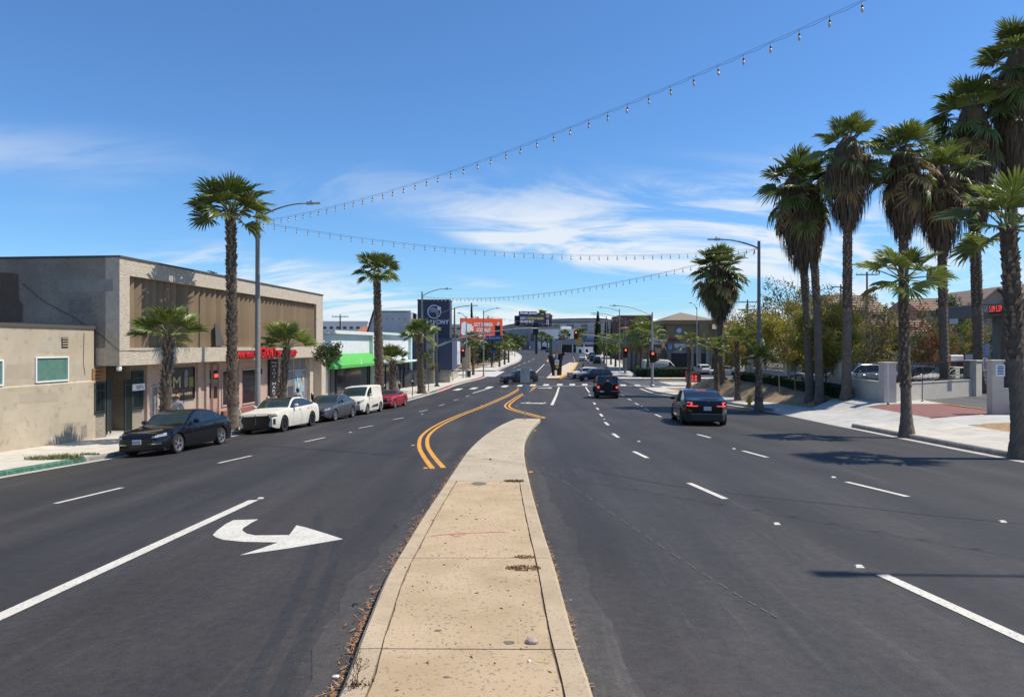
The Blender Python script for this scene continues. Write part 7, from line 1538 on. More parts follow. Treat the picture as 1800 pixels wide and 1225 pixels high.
MB().box(BX(1252),BX(1310),.5,12,BZ(600),BZ(578)).build('side_wing', OCH, rp); q = MB(); q.add([(BX(1243),-.2,BZ(578)),(BX(1312),-.2,BZ(578)),(BX(1312),6,BZ(565)),(BX(1243),6,BZ(565))],[(0,1,2,3)]); q.build('side_roof', SHIN, rp)
for a, b in ((1180,1214),(1218,1226),(1232,1240),(1250,1262),(1270,1284)): MB().box(BX(a),BX(b),-.04 if a < 1250 else 1.44,-.003 if a < 1250 else 1.497,-.2,BZ(621)).build('bay_door', GRIL, rp)
for px in (1216,1229,1243): MB().box(BX(px)-.25,BX(px)+.25,-.3,-.045,-.2,BZ(608)).build('pilaster', mat('pilaster',(.3,.27,.23),rough=.9), rp)
def board(label, a, b, c, d, m, tx=None, tm=None, th=.5, y=D, name='shop_sign'):
    o = thing(name, label, 'sign', (0,y,0), 0, 'signs on the repair shop'); MB().box(PX(a,y),PX(b,y),-.15,-.05,hgt(d,y),hgt(c,y)).build('panel', m, o)
    if tx: text('lettering', tx, (hgt(c,y)-hgt(d,y))*th, tm, o, (PX(a,y)+.15,-.16,hgt(d,y)+(hgt(c,y)-hgt(d,y))*(1-th)/2), w=PX(b,y)-PX(a,y)-.3, depth=.01, bold=.01)
    return o
MAG = mat('sign_magenta', (.38,.10,.20), rough=.6); SGRED = mat('sign_red_dull', (.34,.05,.05), rough=.6)
board('magenta sign above the transmissions sign', 1147, 1172, 586.5, 594, MAG, 'Upholstery', mat('pale_pink',(.6,.4,.45)), .5, D+1.2)
o = board('white sign with black GT over red TRANSMISSIONS', 1147, 1173, 595, 605, WHITE, None, None, .5, D+1.2)
text('lettering', 'GT', .32, BLACK, o, (PX(1156,D+1.2),-.16,hgt(598.5,D+1.2)), depth=.01, bold=.02); text('lettering', 'TRANSMISSIONS', .28, RED, o, (PX(1148,D+1.2),-.16,hgt(602.3,D+1.2)), w=2.3, depth=.01, bold=.02)
board('long dull red sign strip across the tower', 1174, 1200, 594.5, 600, SGRED, 'COLLISION CENTER', mat('sign_dim',(.18,.03,.03)), .5); board('white hanging sign over the dark bay', 1185, 1205, 604, 611.5, mat('sign_offwhite',(.55,.55,.55),rough=.6)); board('blue and white banner above the dark bay opening', 1183, 1204, 614.5, 620.5, mat('banner_blue',(.4,.42,.5),(.08,.1,.3),scale=1.6,rough=.6)); board('red strip over the blue and white banner', 1185, 1206, 612, 614, SGRED); board('small blue square sign left of the white hanging sign', 1174, 1181, 605.5, 614, mat('sign_lightblue',(.3,.45,.55),(.1,.25,.4),scale=2,rough=.6)); board('yellow poster left of the dark bay', 1151, 1156, 611, 622, mat('poster_yellow',(.55,.40,.05),rough=.6),None,None,.5,D+1.2); board('white and red poster next to the yellow one', 1156.5, 1161.5, 612.5, 622, mat('poster_wr',(.6,.6,.62),(.45,.08,.08),scale=1.2,rough=.6),None,None,.5,D+1.2); board('red and white strip sign right of the tower', 1206, 1224, 591, 596.5, mat('sign_orange_white',(.5,.2,.15),(.55,.5,.48),scale=1.2,rough=.6))
em = thing('round_emblem', 'round blue and orange emblem on the tower wall', 'sign', (0,D,0)); ex, ez = BX(1193.5), BZ(581)
for r_, y_, m_ in ((.62,-.1,mat('emblem_blue',(.06,.14,.40),rough=.5)),(.42,-.13,WHITE),(.3,-.15,mat('emblem_orange',(.5,.25,.08),rough=.5)),(.2,-.17,WHITE)): q = MB(); q.lathe([(.001,y_),(r_,y_),(r_,-.04)], 20, (ex,0,ez), axis='Y'); q.build('disc', m_, em)
# price board with lit digits at the corner
p = G(1220,672,.1); pb = thing('price_board', 'low black board with red lit digits at the corner', 'sign', (p.x,p.y,p.z)); w = 25*p.y/F; h = 19*p.y/F
MB().bbox(-w/2,w/2,0,.35,.0,h,.02).build('cabinet', mat('price_black',(.02,.012,.012),rough=.5), pb); MB().box(-w/2-.1,-w/2,-.02,.37,0,h).build('side_panel', SGRED, pb)
for i in range(2): text('digits', '5.8', h*.24, TAILON, pb, (-w*.18,-.012,h*.42-i*h*.3), w=w*.38, depth=.006, bold=.02)
MB().box(-w*.4,w*.4,-.012,-.002,h*.8,h*.95).build('header', SGRED, pb)
p = G(1146,657.5,.15); ay = thing('corner_poster', 'yellow and red advert board in front of the corner hedge', 'sign', (p.x,p.y,p.z)); MB().box(-.5,.5,0,.06,.1,1.05).build('lower_panel', mat('advert_yellow',(.45,.40,.12),(.3,.3,.15),scale=4,rough=.6), ay); MB().box(-.45,.5,0,.06,1.07,1.95).build('upper_panel', mat('advert_mixed',(.5,.1,.06),(.2,.4,.35),scale=1.2,rough=.6), ay)
for s in (-.4,.4): MB().box(s-.03,s+.03,.065,.12,0,1.9).build('leg', WHITE, ay)
GF = 'feathery palms along the far right pavement'
for i, (px, d, yt, lb_) in enumerate(((1139,104,592,'nearest feathery palm by the corner hedge'),(1127,108,582,'tallest feathery palm in the far right row'),(1118,116,598,'third feathery palm in the far right row'),(1110,124,600,'fourth feathery palm in the far right row'),(1102,134,603,'fifth feathery palm in the far right row'),(1082,140,603,'feathery palm left of the far signal'),(1074,152,606,'low feathery palm beside the parked row'),(1062,165,600,'most distant feathery palm below the cypress'))):
    x = PX(px,d); b = Vector((x,d,gz(x,d)+.1)); palm(lb_, b, W(px,yt,d), .2, .15, 2.9 if i < 2 else 2.6, 16, seed=60+i, fr=FR_Y+[FR_G[4]], elmin=-50, grp=GF, boots=0, dry=.15, name='feathery_palm')
# ---------------------------------------------------------------- billboards
ob = thing('orange_billboard', 'orange billboard with white lettering beyond the navy building', 'billboard', (0,140,0), R(27)); Dd = 140
x0, x1, z0, z1 = PX(812.5,Dd)/.9, PX(883.5,Dd)/.9, hgt(596,Dd), hgt(560.5,Dd); ORG = mat('billboard_orange', (.80,.10,.025), rough=.6)
MB().bbox(x0,x1,0,.5,z0,z1,.04).build('panel', ORG, ob)
for f in (.2,.75): MB().box(x0+(x1-x0)*f-.12,x0+(x1-x0)*f+.12,.15,.4,-.5,z0).build('post', BLKM, ob)
MB().box(x0-.1,x1+.1,-.25,.5,z0-.2,z0-.01).build('catwalk', BLKM, ob)
w = x1-x0; text('lettering', 'GOT SUMMER', .75, WHITE, ob, (x0+w*.30,-.02,z1-1.6), w=w*.46, depth=.01, bold=.03); text('lettering', 'GODDALS?', .75, WHITE, ob, (x0+w*.36,-.02,z1-2.6), w=w*.34, depth=.01, bold=.03)
for i in range(14): MB().box(x0+w*(.28+.034*i),x0+w*(.28+.034*i)+.18,-.02,-.004,z0+.35,z0+.35+random.uniform(.3,.42)).build('printed_mark', WHITE, ob)
q = MB(); rs = random.Random(3)
for cx_, cz_, rr in ((.09,.62,.9),(.07,.35,.8),(.19,.5,1.0)):
    n = 18; c0 = len(q.v); q.v.append((x0+w*cx_,-.02,z0+(z1-z0)*cz_)); q.v += [(x0+w*cx_+rr*(1 if k%2 else .8)*math.cos(k*6.283/n),-.02,z0+(z1-z0)*cz_+rr*(1 if k%2 else .8)*math.sin(k*6.283/n)) for k in range(n)]
    for k in range(n): q.f.append((c0,c0+1+k,c0+1+(k+1)%n)); q.m.append(0)
q.v = [(max(x0+.03,v[0]),v[1]-.0005*i,v[2]) for i, v in enumerate(q.v)]; q.build('flower_print', WHITE, ob)
MB().obox((x0+w*.9,-.015,z1-.9), .5,.02,.25, 0, 0, ry=.6).build('printed_mark', WHITE, ob); MB().obox((x0+w*.88,-.015,z1-1.25), .5,.02,.25, 0, 0, ry=.6).build('printed_mark', WHITE, ob)
bb = thing('blue_billboard', 'dark blue billboard on a post with a suited man printed', 'billboard', (0,240,0), R(22)); Dd = 240
x0, x1, z0, z1 = PX(913,Dd)*1.08, PX(972,Dd)*1.08, hgt(570,Dd), hgt(552,Dd); w = x1-x0; NB = mat('billboard_navy', (.014,.02,.09), rough=.5)
MB().box(x0,x1,0,.6,z0,z1).build('panel', NB, bb); MB().box(PX(907,Dd)*1.08,x1-.5,.62,1.4,z0-.6,z1-.5).build('rear_frame', BLKM, bb); MB().box(x0-.1,x1+.1,-.5,.6,z0-.3,z0-.02).build('catwalk', BLKM, bb)
MB().box(x0,x0+w*.53,-.02,.5,z1,z1+1.0).build('cut_out', NB, bb)
q = MB(); q.tube([(PX(944,Dd)*1.08,.3,-1),(PX(944,Dd)*1.08,.3,z0)], .45, 12); q.build('post', BLKM, bb)
text('lettering', 'Sweet James', 1.1, WHITE, bb, (x0+.2,-.04,z1-.15), w=w*.5, depth=.01, bold=.03); text('lettering', 'DIRTY', .8, mat('lettering_pale',(.55,.56,.65)), bb, (x0+.3,-.04,z1-1.75), w=w*.2, depth=.01, bold=.03)
text('lettering', 'SYSTEM IS RIGGED.', .8, mat('lettering_yellow',(.62,.58,.04)), bb, (x0+.3+w*.22,-.04,z1-1.75), w=w*.5, depth=.01, bold=.03); text('lettering', 'WE HELP FIX IT.', .8, WHITE, bb, (x0+.3,-.04,z1-2.85), w=w*.42, depth=.01, bold=.03)
mx = x0+w*.86; mb_ = MB().add([(mx-1.7,-.03,z0),(mx+1.4,-.03,z0),(mx+1.2,-.03,z0+1.3),(mx+.5,-.03,z0+1.9),(mx-.5,-.03,z0+1.9),(mx-1.4,-.03,z0+1.2)],[(0,1,2,3,4,5)]).build('printed_suit', mat('print_suit',(.012,.012,.016)), bb)
MB().add([(mx-.45,-.04,z0),(mx+.45,-.04,z0),(mx+.35,-.04,z0+1.8),(mx-.35,-.04,z0+1.8)],[(0,1,2,3)]).build('printed_shirt', mat('print_shirt',(.5,.53,.6)), bb); MB().add([(mx-.15,-.05,z0),(mx+.15,-.05,z0),(mx+.1,-.05,z0+1.6),(mx-.1,-.05,z0+1.6)],[(0,1,2,3)]).build('printed_tie', mat('print_tie',(.03,.04,.1)), bb)
q = MB(); q.lathe([(.001,0),(.62,0),(.62,.02)], 18, (mx,-.06,z0+2.75), axis='Y'); q.v = [(v[0],v[1],(v[2]-z0-2.75)*1.35+z0+2.75) for v in q.v]; fc = q.build('printed_face', mat('print_face',(.36,.24,.2)), bb)
MB().box(mx-.5,mx+.5,-.075,-.062,z0+1.95,z0+2.45).build('printed_beard', mat('print_beard',(.06,.04,.035)), bb)

# ---------------------------------------------------------------- far buildings
WH2 = mat('far_white', (.74,.74,.73), (.68,.68,.67), scale=.3, rough=.8); G2 = mat('far_grey', (.24,.25,.27), (.3,.31,.33), scale=.3, rough=.7); DG = mat('far_dark_roof', (.10,.10,.10), (.13,.13,.12), scale=.3, rough=.8)
Dd = 320; z = lambda py, d=320: hgt(py,d); zg = gz(20,320)
o = simple_block('far_white_building', 'large plain white building across the far bend', PX(938,Dd), PX(1011,Dd), Dd, Dd+25, z(579.5), WH2, None, [(14.9,16.6,z(591),z(586))]); MB().box(13,17.5,6,12,z(579.5),z(573)).build('roof_box', WH2, o)
MB().box(.5,1.1,-.6,-.05,zg,z(577)).build('downpipe', G2, o)
q = MB(); n = 10; a, b = 3.2, 6.0; pts = [(a,zg-1)]+[((a+b)/2-(b-a)/2*math.cos(math.pi*i/n), z(613)+1.1*math.sin(math.pi*i/n)) for i in range(n+1)]+[(b,zg-1)]; q.add([(p_[0],-.05,p_[1]) for p_ in pts],[tuple(range(len(pts)))[::-1]]); q.build('arched_door', GRIL, o)
MB().box(9.2,12.3,-.1,-.01,zg,z(598.5)).build('grey_door', mat('far_door',(.33,.35,.38),rough=.7), o)
o = simple_block('far_glass_building', 'grey blue glazed building left of the white one', PX(876,335), PX(931,335), 335, 350, hgt(580,335), G2, G2, [(k*1.75+.3,k*1.75+1.6,hgt(604,335)+j*2.4,hgt(604,335)+j*2.4+1.7) for k in range(8) for j in range(2)], mat('far_glass',(.10,.15,.19),rough=.15)); 
for k in range(5): MB().box(4+k*2.2,4.5+k*2.2,-1.5,-1.0,-1,hgt(603,335)).build('column', G2, o)
pw = simple_block('far_pylon_sign', 'tall grey roadside pylon with brown panels', PX(932,315), PX(940,315), 315, 316, hgt(582,315), G2, None, [(.2,1.8,hgt(600,315),hgt(586,315))], mat('pylon_brown',(.12,.08,.08),rough=.6), z0=-1, cat='sign')
o = simple_block('low_dark_canopy', 'low dark flat roofed canopy building on the far bend', PX(983,262), PX(1052,262), 262, 280, hgt(597,262), G2, DG, None, z0=hgt(606,262)); MB().box(.5,14,4,16,-1,hgt(606,262)).build('shop_wall', mat('far_shop',(.06,.06,.06),rough=.5), o)
for k in range(4): MB().box(.6+k*4.2,1.0+k*4.2,.3,.7,-1,hgt(606,262)).build('column', WH2, o)
simple_block('white_low_wall', 'low white wall below the dark canopy', PX(1013,255), PX(1060,255), 255, 256, hgt(611,255), WH2, None, [(1.0,1.8,hgt(620,255),hgt(614,255)),(3.4,4.2,hgt(620,255),hgt(614,255))], cat='wall')
for lb_, a, b, c, d in (('orange sign board beside the far red light',1011,1023,593,602),('small orange arrow sign below the orange board',1013,1021,605,608.5)): board(lb_, a, b, c, d, mat('sign_orange',(.55,.28,.03),rough=.6), None, None, .5, 240)
board('pale banner sign above the street name sign on the right', 1031, 1048, 582, 593, mat('sign_pale',(.5,.45,.45),(.42,.25,.25),scale=.8,rough=.6), None, None, .5, 230)
MR2 = mat('maroon_block', (.11,.035,.03), (.15,.05,.045), scale=.4, rough=.85)
o = simple_block('maroon_building', 'dark maroon block behind the feathery palms', PX(1089,190), PX(1147,190), 190, 205, hgt(556,190), MR2, mat('maroon_trim',(.3,.28,.12),rough=.8), [(k*1.4+.3,k*1.4+1.2,hgt(588,190)+j*2.6,hgt(588,190)+j*2.6+1.3) for k in range(5) for j in range(2)])
for j in range(4): MB().box(0,PX(1147,190)-PX(1089,190),-.12,-.003,hgt(560+j*4,190),hgt(558.5+j*4,190)).build('cladding_band', mat('maroon_light',(.22,.09,.08),rough=.8), o)
simple_block('beige_far_block', 'pale beige block behind the dark pole on the left', PX(788,165), PX(815,165), 165, 178, hgt(572,165), mat('far_beige',(.5,.47,.42),rough=.9), WH2, [(.6,1.4,hgt(580,165),hgt(576,165)),(2,2.8,hgt(580,165),hgt(576,165))])
simple_block('tan_corner_wall', 'low tan wall with planting beside the far left pavement', PX(812,128), PX(826,128), 128, 129, hgt(607,128), mat('far_tan',(.5,.36,.22),rough=.9), None, None, cat='wall')
# stadium on the skyline
st = thing('stadium', 'huge distant stadium with curved white roof on the skyline', 'stadium', (0,900,0)); prf = interp([(PX(850,900),hgt(582,900)),(PX(900,900),hgt(569,900)),(PX(975,900),hgt(561,900)),(PX(1050,900),hgt(556.5,900)),(PX(1110,900),hgt(555,900)),(PX(1180,900),hgt(559,900)),(PX(1230,900),hgt(572,900))])
eav = interp([(PX(850,900),hgt(583,900)),(PX(900,900),hgt(571,900)),(PX(975,900),hgt(563,900)),(PX(1040,900),hgt(562,900)),(PX(1100,900),hgt(572,900)),(PX(1180,900),hgt(584,900)),(PX(1230,900),hgt(590,900))])
xs = frange(PX(850,900),PX(1230,900),5); q = MB(); q2 = MB(); k = (xs[0]+xs[-1])/2; hw_ = (xs[-1]-xs[0])/2
for x in xs:
    yo = -60*math.sqrt(max(0,1-((x-k)/hw_)**2)); q.v += [(x,yo,eav(x)),(x,yo+30,(eav(x)+prf(x)*2)/3+.5),(x,60,prf(x)),(x,200,prf(x)-4)]; q2.v += [(x,yo+2,-5),(x,yo+2,eav(x)-.5)]
for i in range(len(xs)-1):
    for j in range(3): q.f.append((4*i+j,4*i+4+j,4*i+5+j,4*i+1+j)); q.m.append(0)
    q2.f.append((2*i,2*i+2,2*i+3,2*i+1)); q2.m.append(0)
q.build('roof', mat('stadium_roof',(.72,.72,.71),rough=.6), st, smooth=True); q2.build('wall', mat('stadium_wall',(.17,.18,.19),(.24,.25,.26),scale=.12,rough=.6), st)
for px in (990,1015,1038,1062): x = PX(px,840); MB().box(x-4,x+4,-64,-60,-5,eav(PX(px,900))-6).build('pier', mat('stadium_pier',(.38,.42,.46),rough=.6), st)
for j in range(5): MB().box(PX(905,900),PX(1060,900),-66+j*.1,-64,hgt(590,840)+j*4.4,hgt(590,840)+j*4.4+.9).build('facade_band', mat('stadium_band',(.32,.34,.36),rough=.6), st)
# conifers and far trees
def conifer(label, px, d, ytop, ybase, wpx, mats, n=1500):
    x = PX(px,d); b = Vector((x,d,gz(x,d))); h = hgt(ytop,d)-b.z; w = wpx*d/F/2; rs = random.Random(px); o = thing('conifer', label, 'tree', b, 0, 'dark conifers'); q = MB(); q.tube([(0,0,-.2),(0,0,h*.9)], [.25,.05], 6); q.build('trunk', TBARK, o); lf = MB()
    for _ in range(n):
        u = rs.random()**.75; z_ = h*(1-u)+.3; r_ = w*(u**.75)*rs.uniform(.55,1.08)*(1-.25*(u > .92)); a = rs.random()*6.283; p = Vector((r_*math.cos(a),r_*math.sin(a),z_)); s = rs.uniform(.25,.5)*d/180; d1 = Vector((math.cos(a)*.4,math.sin(a)*.4,.9)).normalized(); d2 = Vector((-math.sin(a),math.cos(a),rs.uniform(-.3,.3)))
        lf.add([p-d1*s,p+d2*s*.5,p+d1*s,p-d2*s*.5],[(0,1,2,3)], rs.randrange(len(mats)))
    lf.build('crown', mats, o); return o
conifer('pointed dark cypress above the orange billboard', 829, 185, 535.5, 600, 9, DKG); conifer('broad dark conifer under the far lamp on the right', 1051, 225, 550, 610, 17, DKG, 2200); conifer('second shorter conifer right of the broad one', 1066, 215, 562, 610, 15, DKG); conifer('low dark conifer beside the maroon block', 1076, 205, 568, 612, 12, DKG)
for i, (lb_, px, d, yt, yb, cr, ms_) in enumerate((('round dark tree right of the orange billboard',893,190,580,612,4.0,DKG+MDG),('dark tree under the orange billboard',868,170,590,625,3.6,DKG),('bushy tree left of the far white truck',900,230,590,618,3.2,DKG+MDG),('dark scrubby tree behind the far left pavement',840,150,600,635,3.2,DKG),('scrubby tree beside the navy shop corner',822,135,600,640,2.2,DKG+YG[2:]),('dark tree top behind the orange billboard',847,195,556,590,3.4,DKG),('small tree left of the dark pole',783,150,585,620,3.0,DKG+MDG))):
    ptree('far_tree', lb_, px, d, yt, yb, cr, ms_, nb=13, nl=130, size=.22, clump=.9, seed=40+i, grp='dark trees beyond the side street', trunk=.12)
for i, (lb_, px, py, sc) in enumerate((('grey green agave shrub on the far left verge',847,632,.9),('low scrub on the far left verge by the wall',834,640,.9),('low scrub under the far left palms',862,636,1.0),('dry scrub near the far left kerb',880,633,.9),('dark scrub below the billboard posts',855,626,1.2),('green scrub at the foot of the far left trees',872,629,1.2))):
    p = G(px,py); o = thing('shrub', lb_, 'shrub', p, 0, 'low shrubs on the far left verge'); lf = MB(); rs = random.Random(i)
    for _ in range(6): leaves(lf, (rs.uniform(-1.6,1.6)*sc,rs.uniform(-.8,.8),rs.uniform(.3,.9)*sc), 90, .7*sc, .16, rs, rs.randrange(2))
    lf.build('foliage', [MDG[1],DKG[0]] if i else [mat('agave',(.10,.14,.10),rough=.6),MDG[1]], o); q = MB(); q.tube([(0,0,-.1),(0,0,.6)], [.06,.03], 5); q.build('stem', TBARK, o)
q = grid_sheet('dirt_verge', [lambda y: XL(y)-14, lambda y: XL(y)-4.3], frange(125.5,170,3), lambda x,y: gz(x,y)+.08, DIRT); struct(q)
# dark wall of scrub and fence behind the verge
o = thing('verge_fence', 'dark slatted fence behind the far left verge', 'fence', (0,0,0)); pA, pB = Vector((PX(818,146),146)), Vector((PX(893,200),200)); n = 26
for i in range(n+1): p = pA.lerp(pB,i/n); MB().box(p.x-.1,p.x+.1,p.y-.1,p.y+.1,gz(p.x,p.y)-.2,gz(p.x,p.y)+3.2).build('post', mat('fence_dark',(.05,.045,.04),rough=.9), o)
for zz in (1.0,2.6): q = MB(); q.tube([(pA.x,pA.y+.15,gz(pA.x,pA.y)+zz),(pB.x,pB.y+.15,gz(pB.x,pB.y)+zz)], .1, 4); q.build('rail', MATS['fence_dark'], o)
FP = 'palms along the far bend'
for i, (lb_, px, d, yt, k) in enumerate((('far left palm nearest the side street',832,112,600,2.2),('far left palm before the billboard trees',878,140,603,2.4),('second of the three far left palms',887,152,606,2.4),('third of the three far left palms',894,165,607,2.4),('palm in front of the far glass building',918,300,598,3.0),('left palm before the far white building',952,300,593,3.4),('short palm beside the left white building palm',962,302,597,3.2),('palm right of the mural panel on the white wall',991,300,590,3.4),('palm behind the hanging red light',1022,280,588,3.4),('palm top above the blue billboard',953,420,556,5),('second palm top above the blue billboard',961,425,560,4.5))):
    x = PX(px,d); b = Vector((x,d,gz(x,d)+.1)); palm(lb_, b, W(px,yt,d), .22*(d/200)**.3, .17*(d/200)**.3, k, 18, seed=80+i, elmin=-40, grp=FP, boots=0, dry=.05, fr=FR_G, name='far_palm')
# mural sculpture on the far median
p = G(976,660.5,.16); Dm = p.y; sc = thing('mural_sculpture', 'painted mural panel on dark curved legs on the far median', 'sculpture', (p.x,p.y,p.z)); k = Dm/F; Z = lambda py: (660.5-py)*k
q = MB(); path = [(-.0,.9,0),(-.1,.9,Z(645)),(-.35,.9,Z(634)),(-.5,.9,Z(624))]; q.tube(path, [.42,.5,.55,.62], 10); q.build('leg', BLKM, sc, smooth=True)
q = MB(); q.tube([(.75,1.5,0),(.75,1.5,Z(640)),(.9,1.5,Z(625)),(1.3,1.5,Z(612))], [.3,.36,.38,.25], 10); q.build('leg', BLKM, sc, smooth=True)
q = MB(); q.tube([(.9,1.4,Z(628)),(1.5,1.4,Z(621)),(1.8,1.4,Z(623))], [.2,.17,.1], 8); q.build('branch', BLKM, sc)
MUR = mat('mural', (.08,.30,.50), (.5,.26,.08), scale=1.0, rough=.5, speck=(.08,.3,.06), sscale=2.2, samt=.9)
MB().bbox(-.42,1.0,.7,.95,Z(622),Z(598),.03).build('mural_panel', MUR, sc); MB().bbox(-.85,-.44,.7,1.0,Z(624),Z(597),.03).build('green_edge', mat('mural_green',(.03,.13,.04),rough=.5), sc); MB().box(-.9,1.1,.66,1.0,Z(597)+.003,Z(595.5)).build('top_cap', BLACK, sc)
def rsign(name, label, px, py, w, h, m, d, shape='rect', sym=None, post=True):
    x = PX(px,d); b = gz(x,d)+.16; o = thing(name, label, 'road sign', (x,d,b)); zc = hgt(py,d)-b
    if post: MB().box(-.03,.03,.0,.06,0,zc+h/2).build('post', STEEL, o)
    if shape == 'rect': f = MB().box(-w/2,w/2,-.03,-.001,zc-h/2,zc+h/2).build('plate', m, o)
    else: f = MB().add([(0,-.03,zc-h/2),(w/2,-.03,zc),(0,-.03,zc+h/2),(-w/2,-.03,zc),(0,-.001,zc-h/2),(w/2,-.001,zc),(0,-.001,zc+h/2),(-w/2,-.001,zc)],[(0,1,2,3),(7,6,5,4),(0,4,5,1),(1,5,6,2),(2,6,7,3),(3,7,4,0)]).build('plate', m, o)
    if sym: q = MB(); q.tube([(-w*.1,-.035,zc-h*.25),(-w*.1,-.035,zc),(w*.12,-.035,zc+h*.15)], w*.05, 4); q.tube([(w*.12,-.035,zc-h*.25),(w*.12,-.035,zc+h*.0)], w*.04, 4); q.build('symbol', BLACK, f)
    return o
YS = mat('sign_yellow', (.62,.36,.02), rough=.5)
rsign('keep_right_sign', 'white keep right sign in front of the mural sculpture', 979, 637, .62, .78, WHITE, Dm-.4, 'rect', True); rsign('diamond_sign', 'yellow diamond marker below the keep right sign', 979.5, 645, .62, .62, YS, Dm-.46, 'dia', None, False)
rsign('curve_sign', 'yellow diamond curve sign on the far right pavement', 1067, 612.5, .95, .95, YS, 148, 'dia', True); rsign('plaza_sign', 'blue directional sign low on the far left verge', 868, 618, .95, .4, BLUE, 130, 'rect')
q = MB(); q.lathe([(.14,0),(.14,.75),(.05,.82)], 12); o = q.build('bollard', WHITE); tag(o, 'white bollard at the foot of the far keep right sign', 'bollard'); o.location = (PX(976.5,Dm-.75),Dm-.75,gz(5.9,Dm)+.17)
# ---------------------------------------------------------------- small things by the road
def tuft(label, px, py, rad, h, n, mats, dz=.15, name='grass_tuft', seed=0, grp='weeds and tufts', fz=gz):
    p = G(px,py,dz); o = thing(name, label, 'weed', p, 0, grp); rs = random.Random(seed+px); q = MB()
    for _ in range(n):
        a = rs.random()*6.283; r_ = rad*math.sqrt(rs.random()); b = Vector((r_*math.cos(a)*1.5,r_*math.sin(a)*.8,0)); l = h*rs.uniform(.4,1.1); t = Vector((rs.gauss(0,.4),rs.gauss(0,.4),1)).normalized()*l; s = Vector((rs.uniform(-1,1),rs.uniform(-1,1),0)).normalized()*.008
        q.add([b-s,b+s,b+t*.6+s*.6,b+t*.6-s*.6,b+t+Vector((t.x*.5,t.y*.5,-.12*l))],[(0,1,2,3),(3,2,4)], rs.randrange(len(mats)))
    q.build('blades', mats, o); return o
GRS = [mat('grass_green',(.07,.12,.02),(.1,.15,.03),scale=8,rough=.7,trans=.2), mat('grass_pale',(.22,.2,.08),rough=.8)]; DRY = [mat('straw',(.33,.2,.09),rough=.9), mat('straw_dark',(.20,.12,.05),rough=.9)]
tuft('green weed clump at the far left on the pavement', 72, 807, .33, .2, 420, GRS, seed=1); tuft('green weed clump with dry stalks by the green kerb', 116, 806, .36, .24, 480, GRS, seed=2); tuft('small green weed next to the two clumps', 158, 799, .22, .1, 240, GRS[:1], seed=3)
tuft('brown dried weed patch in the median right joint', 920, 999, .13, .022, 420, DRY, seed=4); tuft('smaller dried weed patch above the brown one', 923, 979, .09, .02, 180, DRY, seed=5); tuft('dark dry weed at the far slab joint', 904, 846, .13, .05, 220, [DRY[1],mat('weed_dark',(.05,.06,.025),rough=.9)], seed=6)
o = thing('leaf_litter', 'reddish brown dry litter along the median kerb', 'litter', (0,0,0)); q = MB(); rs = random.Random(9)
for side, f, cnt in ((-1,ML,3000),(1,MR,1000)):
    for _ in range(cnt):
        y = 3.2+rs.random()**1.3*17; dens = .5+.5*math.sin(y*2.3+side)*math.sin(y*.9+1); 
        if rs.random() > dens*(1.0 if side < 0 else .8)+.12: continue
        x = f(y)+side*abs(rs.gauss(0,.075 if side < 0 else .035)); z = gz(x,y)+.012+rs.random()*.03; d1 = Vector((rs.gauss(0,1),rs.gauss(0,1),rs.gauss(0,.3))).normalized()*rs.uniform(.018,.055); d2 = Vector((-d1.y,d1.x,0))*.16
        p = Vector((x,y,z)); q.add([p-d1,p+d2,p+d1,p-d2],[(0,1,2,3)], rs.randrange(2))
q.build('needles', [mat('litter_rust',(.34,.15,.06),rough=.9), mat('litter_tan',(.36,.22,.11),rough=.9)], o); o['kind'] = 'stuff'
# grit swept against the kerbs
gq = thing('kerb_grit', 'fine pale grit along the median edges', 'grit', (0,0,0)); gq['kind'] = 'stuff'; q = MB()
for _ in range(3600):
    side = rs.choice((-1,1)); y = 3.4+rs.random()**1.4*14; x = (MR(y) if side > 0 else ML(y))+side*(abs(rs.gauss(.14,.17))); s = rs.uniform(.002,.006)*(1.6 if rs.random() < .05 else 1); z = gz(x,y)+.004
    q.add([(x-s,y-s,z),(x+s,y-s*.6,z),(x+s*.8,y+s,z),(x-s*.7,y+s*.8,z),(x,y,z+s*1.2)],[(0,1,4),(1,2,4),(2,3,4),(3,0,4)])
q.build('grains', mat('grit',(.17,.15,.125),(.11,.10,.085),scale=30,rough=.9), gq)
gd = thing('slab_debris', 'dark twigs and specks scattered on the median slabs', 'debris', (0,0,0)); gd['kind'] = 'stuff'; q = MB()
for _ in range(420):
    y = 3.4+rs.random()*22; x = ML(y)+.1+rs.random()*(MR(y)-ML(y)-.2); s = rs.uniform(.003,.011); a = rs.random()*3.14; l = s*rs.choice((1,1,1.6,3)); z = gm(x,y)+.152; c, d_ = math.cos(a), math.sin(a)
    q.add([(x-c*l,y-d_*l,z),(x+d_*s,y-c*s,z),(x+c*l,y+d_*l,z),(x-d_*s,y+c*s,z),(x,y,z+s*.8)],[(0,1,4),(1,2,4),(2,3,4),(3,0,4)])
q.build('specks', mat('debris_dark',(.045,.035,.028),(.09,.06,.04),scale=20,rough=.9), gd)
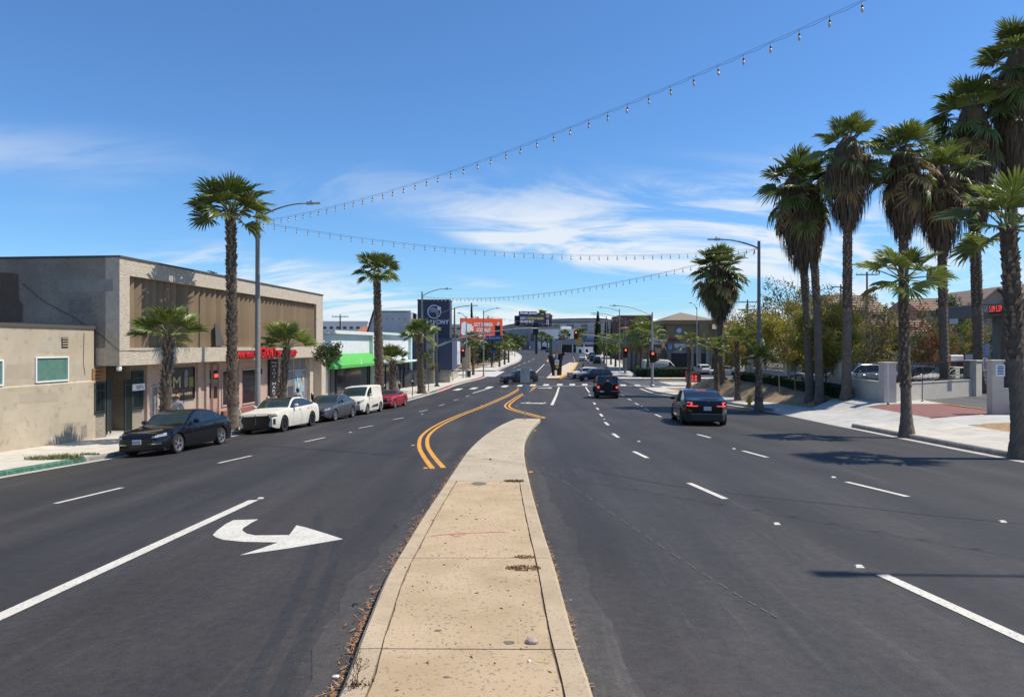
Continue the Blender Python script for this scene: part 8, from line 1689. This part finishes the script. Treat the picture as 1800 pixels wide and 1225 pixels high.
# dry branching weed in the near left corner of the median
p = G(628,1205,.15); wd = thing('dry_weed', 'dry branching weed at the bottom edge of the median', 'weed', p); q = MB(); rs = random.Random(4); tips = []
def twig(a, d, l, r_, n):
    b = a+d*l; q.tube([a,a.lerp(b,.5)+Vector((rs.gauss(0,.006),rs.gauss(0,.006),0)),b], [r_,r_*.8,r_*.6], 4, cap=False)
    if n == 0: tips.append(b); return
    for _ in range(rs.choice((2,2,3))): twig(b, (d+Vector((rs.gauss(0,.45),rs.gauss(0,.45),rs.gauss(.15,.2)))).normalized(), l*rs.uniform(.55,.85), r_*.65, n-1)
for _ in range(5): twig(Vector((rs.uniform(-.03,.03),rs.uniform(-.02,.02),0)), Vector((rs.gauss(0,.3),rs.gauss(0,.3),1)).normalized(), rs.uniform(.07,.12), .0035, 3)
q.build('twigs', mat('dry_twig',(.10,.075,.05),(.16,.12,.08),scale=20,rough=.9), wd); lf = MB()
for t_ in tips: leaves(lf, t_, 2, .012, .008, rs, 0)
for _ in range(60): leaves(lf, (rs.gauss(0,.06),rs.gauss(0,.03),.012), 1, .01, .014, rs, 0)
lf.build('seed_heads', mat('seed_head',(.09,.06,.035),rough=.9), wd)
# stone, litter
def pebble(name, label, px, py, s, m, dz=.15, cat='stone', fl=.6):
    p = G(px,py,dz); bm = bmesh.new(); bmesh.ops.create_icosphere(bm, subdivisions=2, radius=1); rs = random.Random(px)
    for v in bm.verts: n_ = v.co.copy(); v.co = Vector((v.co.x*s[0],v.co.y*s[1],max(-.5,v.co.z)*s[2]))*(1+.12*math.sin(n_.x*3+px)+.1*math.sin(n_.y*4)+.05*rs.random())
    bm.verts.index_update(); q = MB(); q.add([v.co[:] for v in bm.verts],[[v.index for v in f.verts] for f in bm.faces]); bm.free(); o = q.build(name, m, smooth=True); o.location = p+Vector((0,0,s[2]*.45)); tag(o, label, cat); return o
pebble('stone', 'rounded pinkish stone lying on the median slab', 935, 1130, (.048,.036,.03), mat('stone_pink',(.36,.25,.21),(.47,.38,.33),scale=9,rough=.9,bump=.4,bscale=40))
pebble('paper_scrap', 'white paper scrap beside the median kerb', 590, 1191, (.03,.02,.016), WHITE, 0.0, 'litter'); pebble('dark_rag', 'small black rag in the gutter left of the median', 624, 1064, (.035,.05,.012), BLACK, 0.0, 'litter'); pebble('dirt_clod', 'small dark clod on the pale far median slab', 862, 808, (.03,.02,.02), mat('clod',(.06,.05,.04),rough=1)); pebble('blue_wrapper', 'tiny blue wrapper on the road right of the median', 1003, 1055, (.012,.035,.006), mat('wrapper_blue',(.12,.2,.35),rough=.4), 0.0, 'litter'); pebble('concrete_bit', 'pale concrete chip on the near slab', 930, 1162, (.012,.01,.008), WHITE)
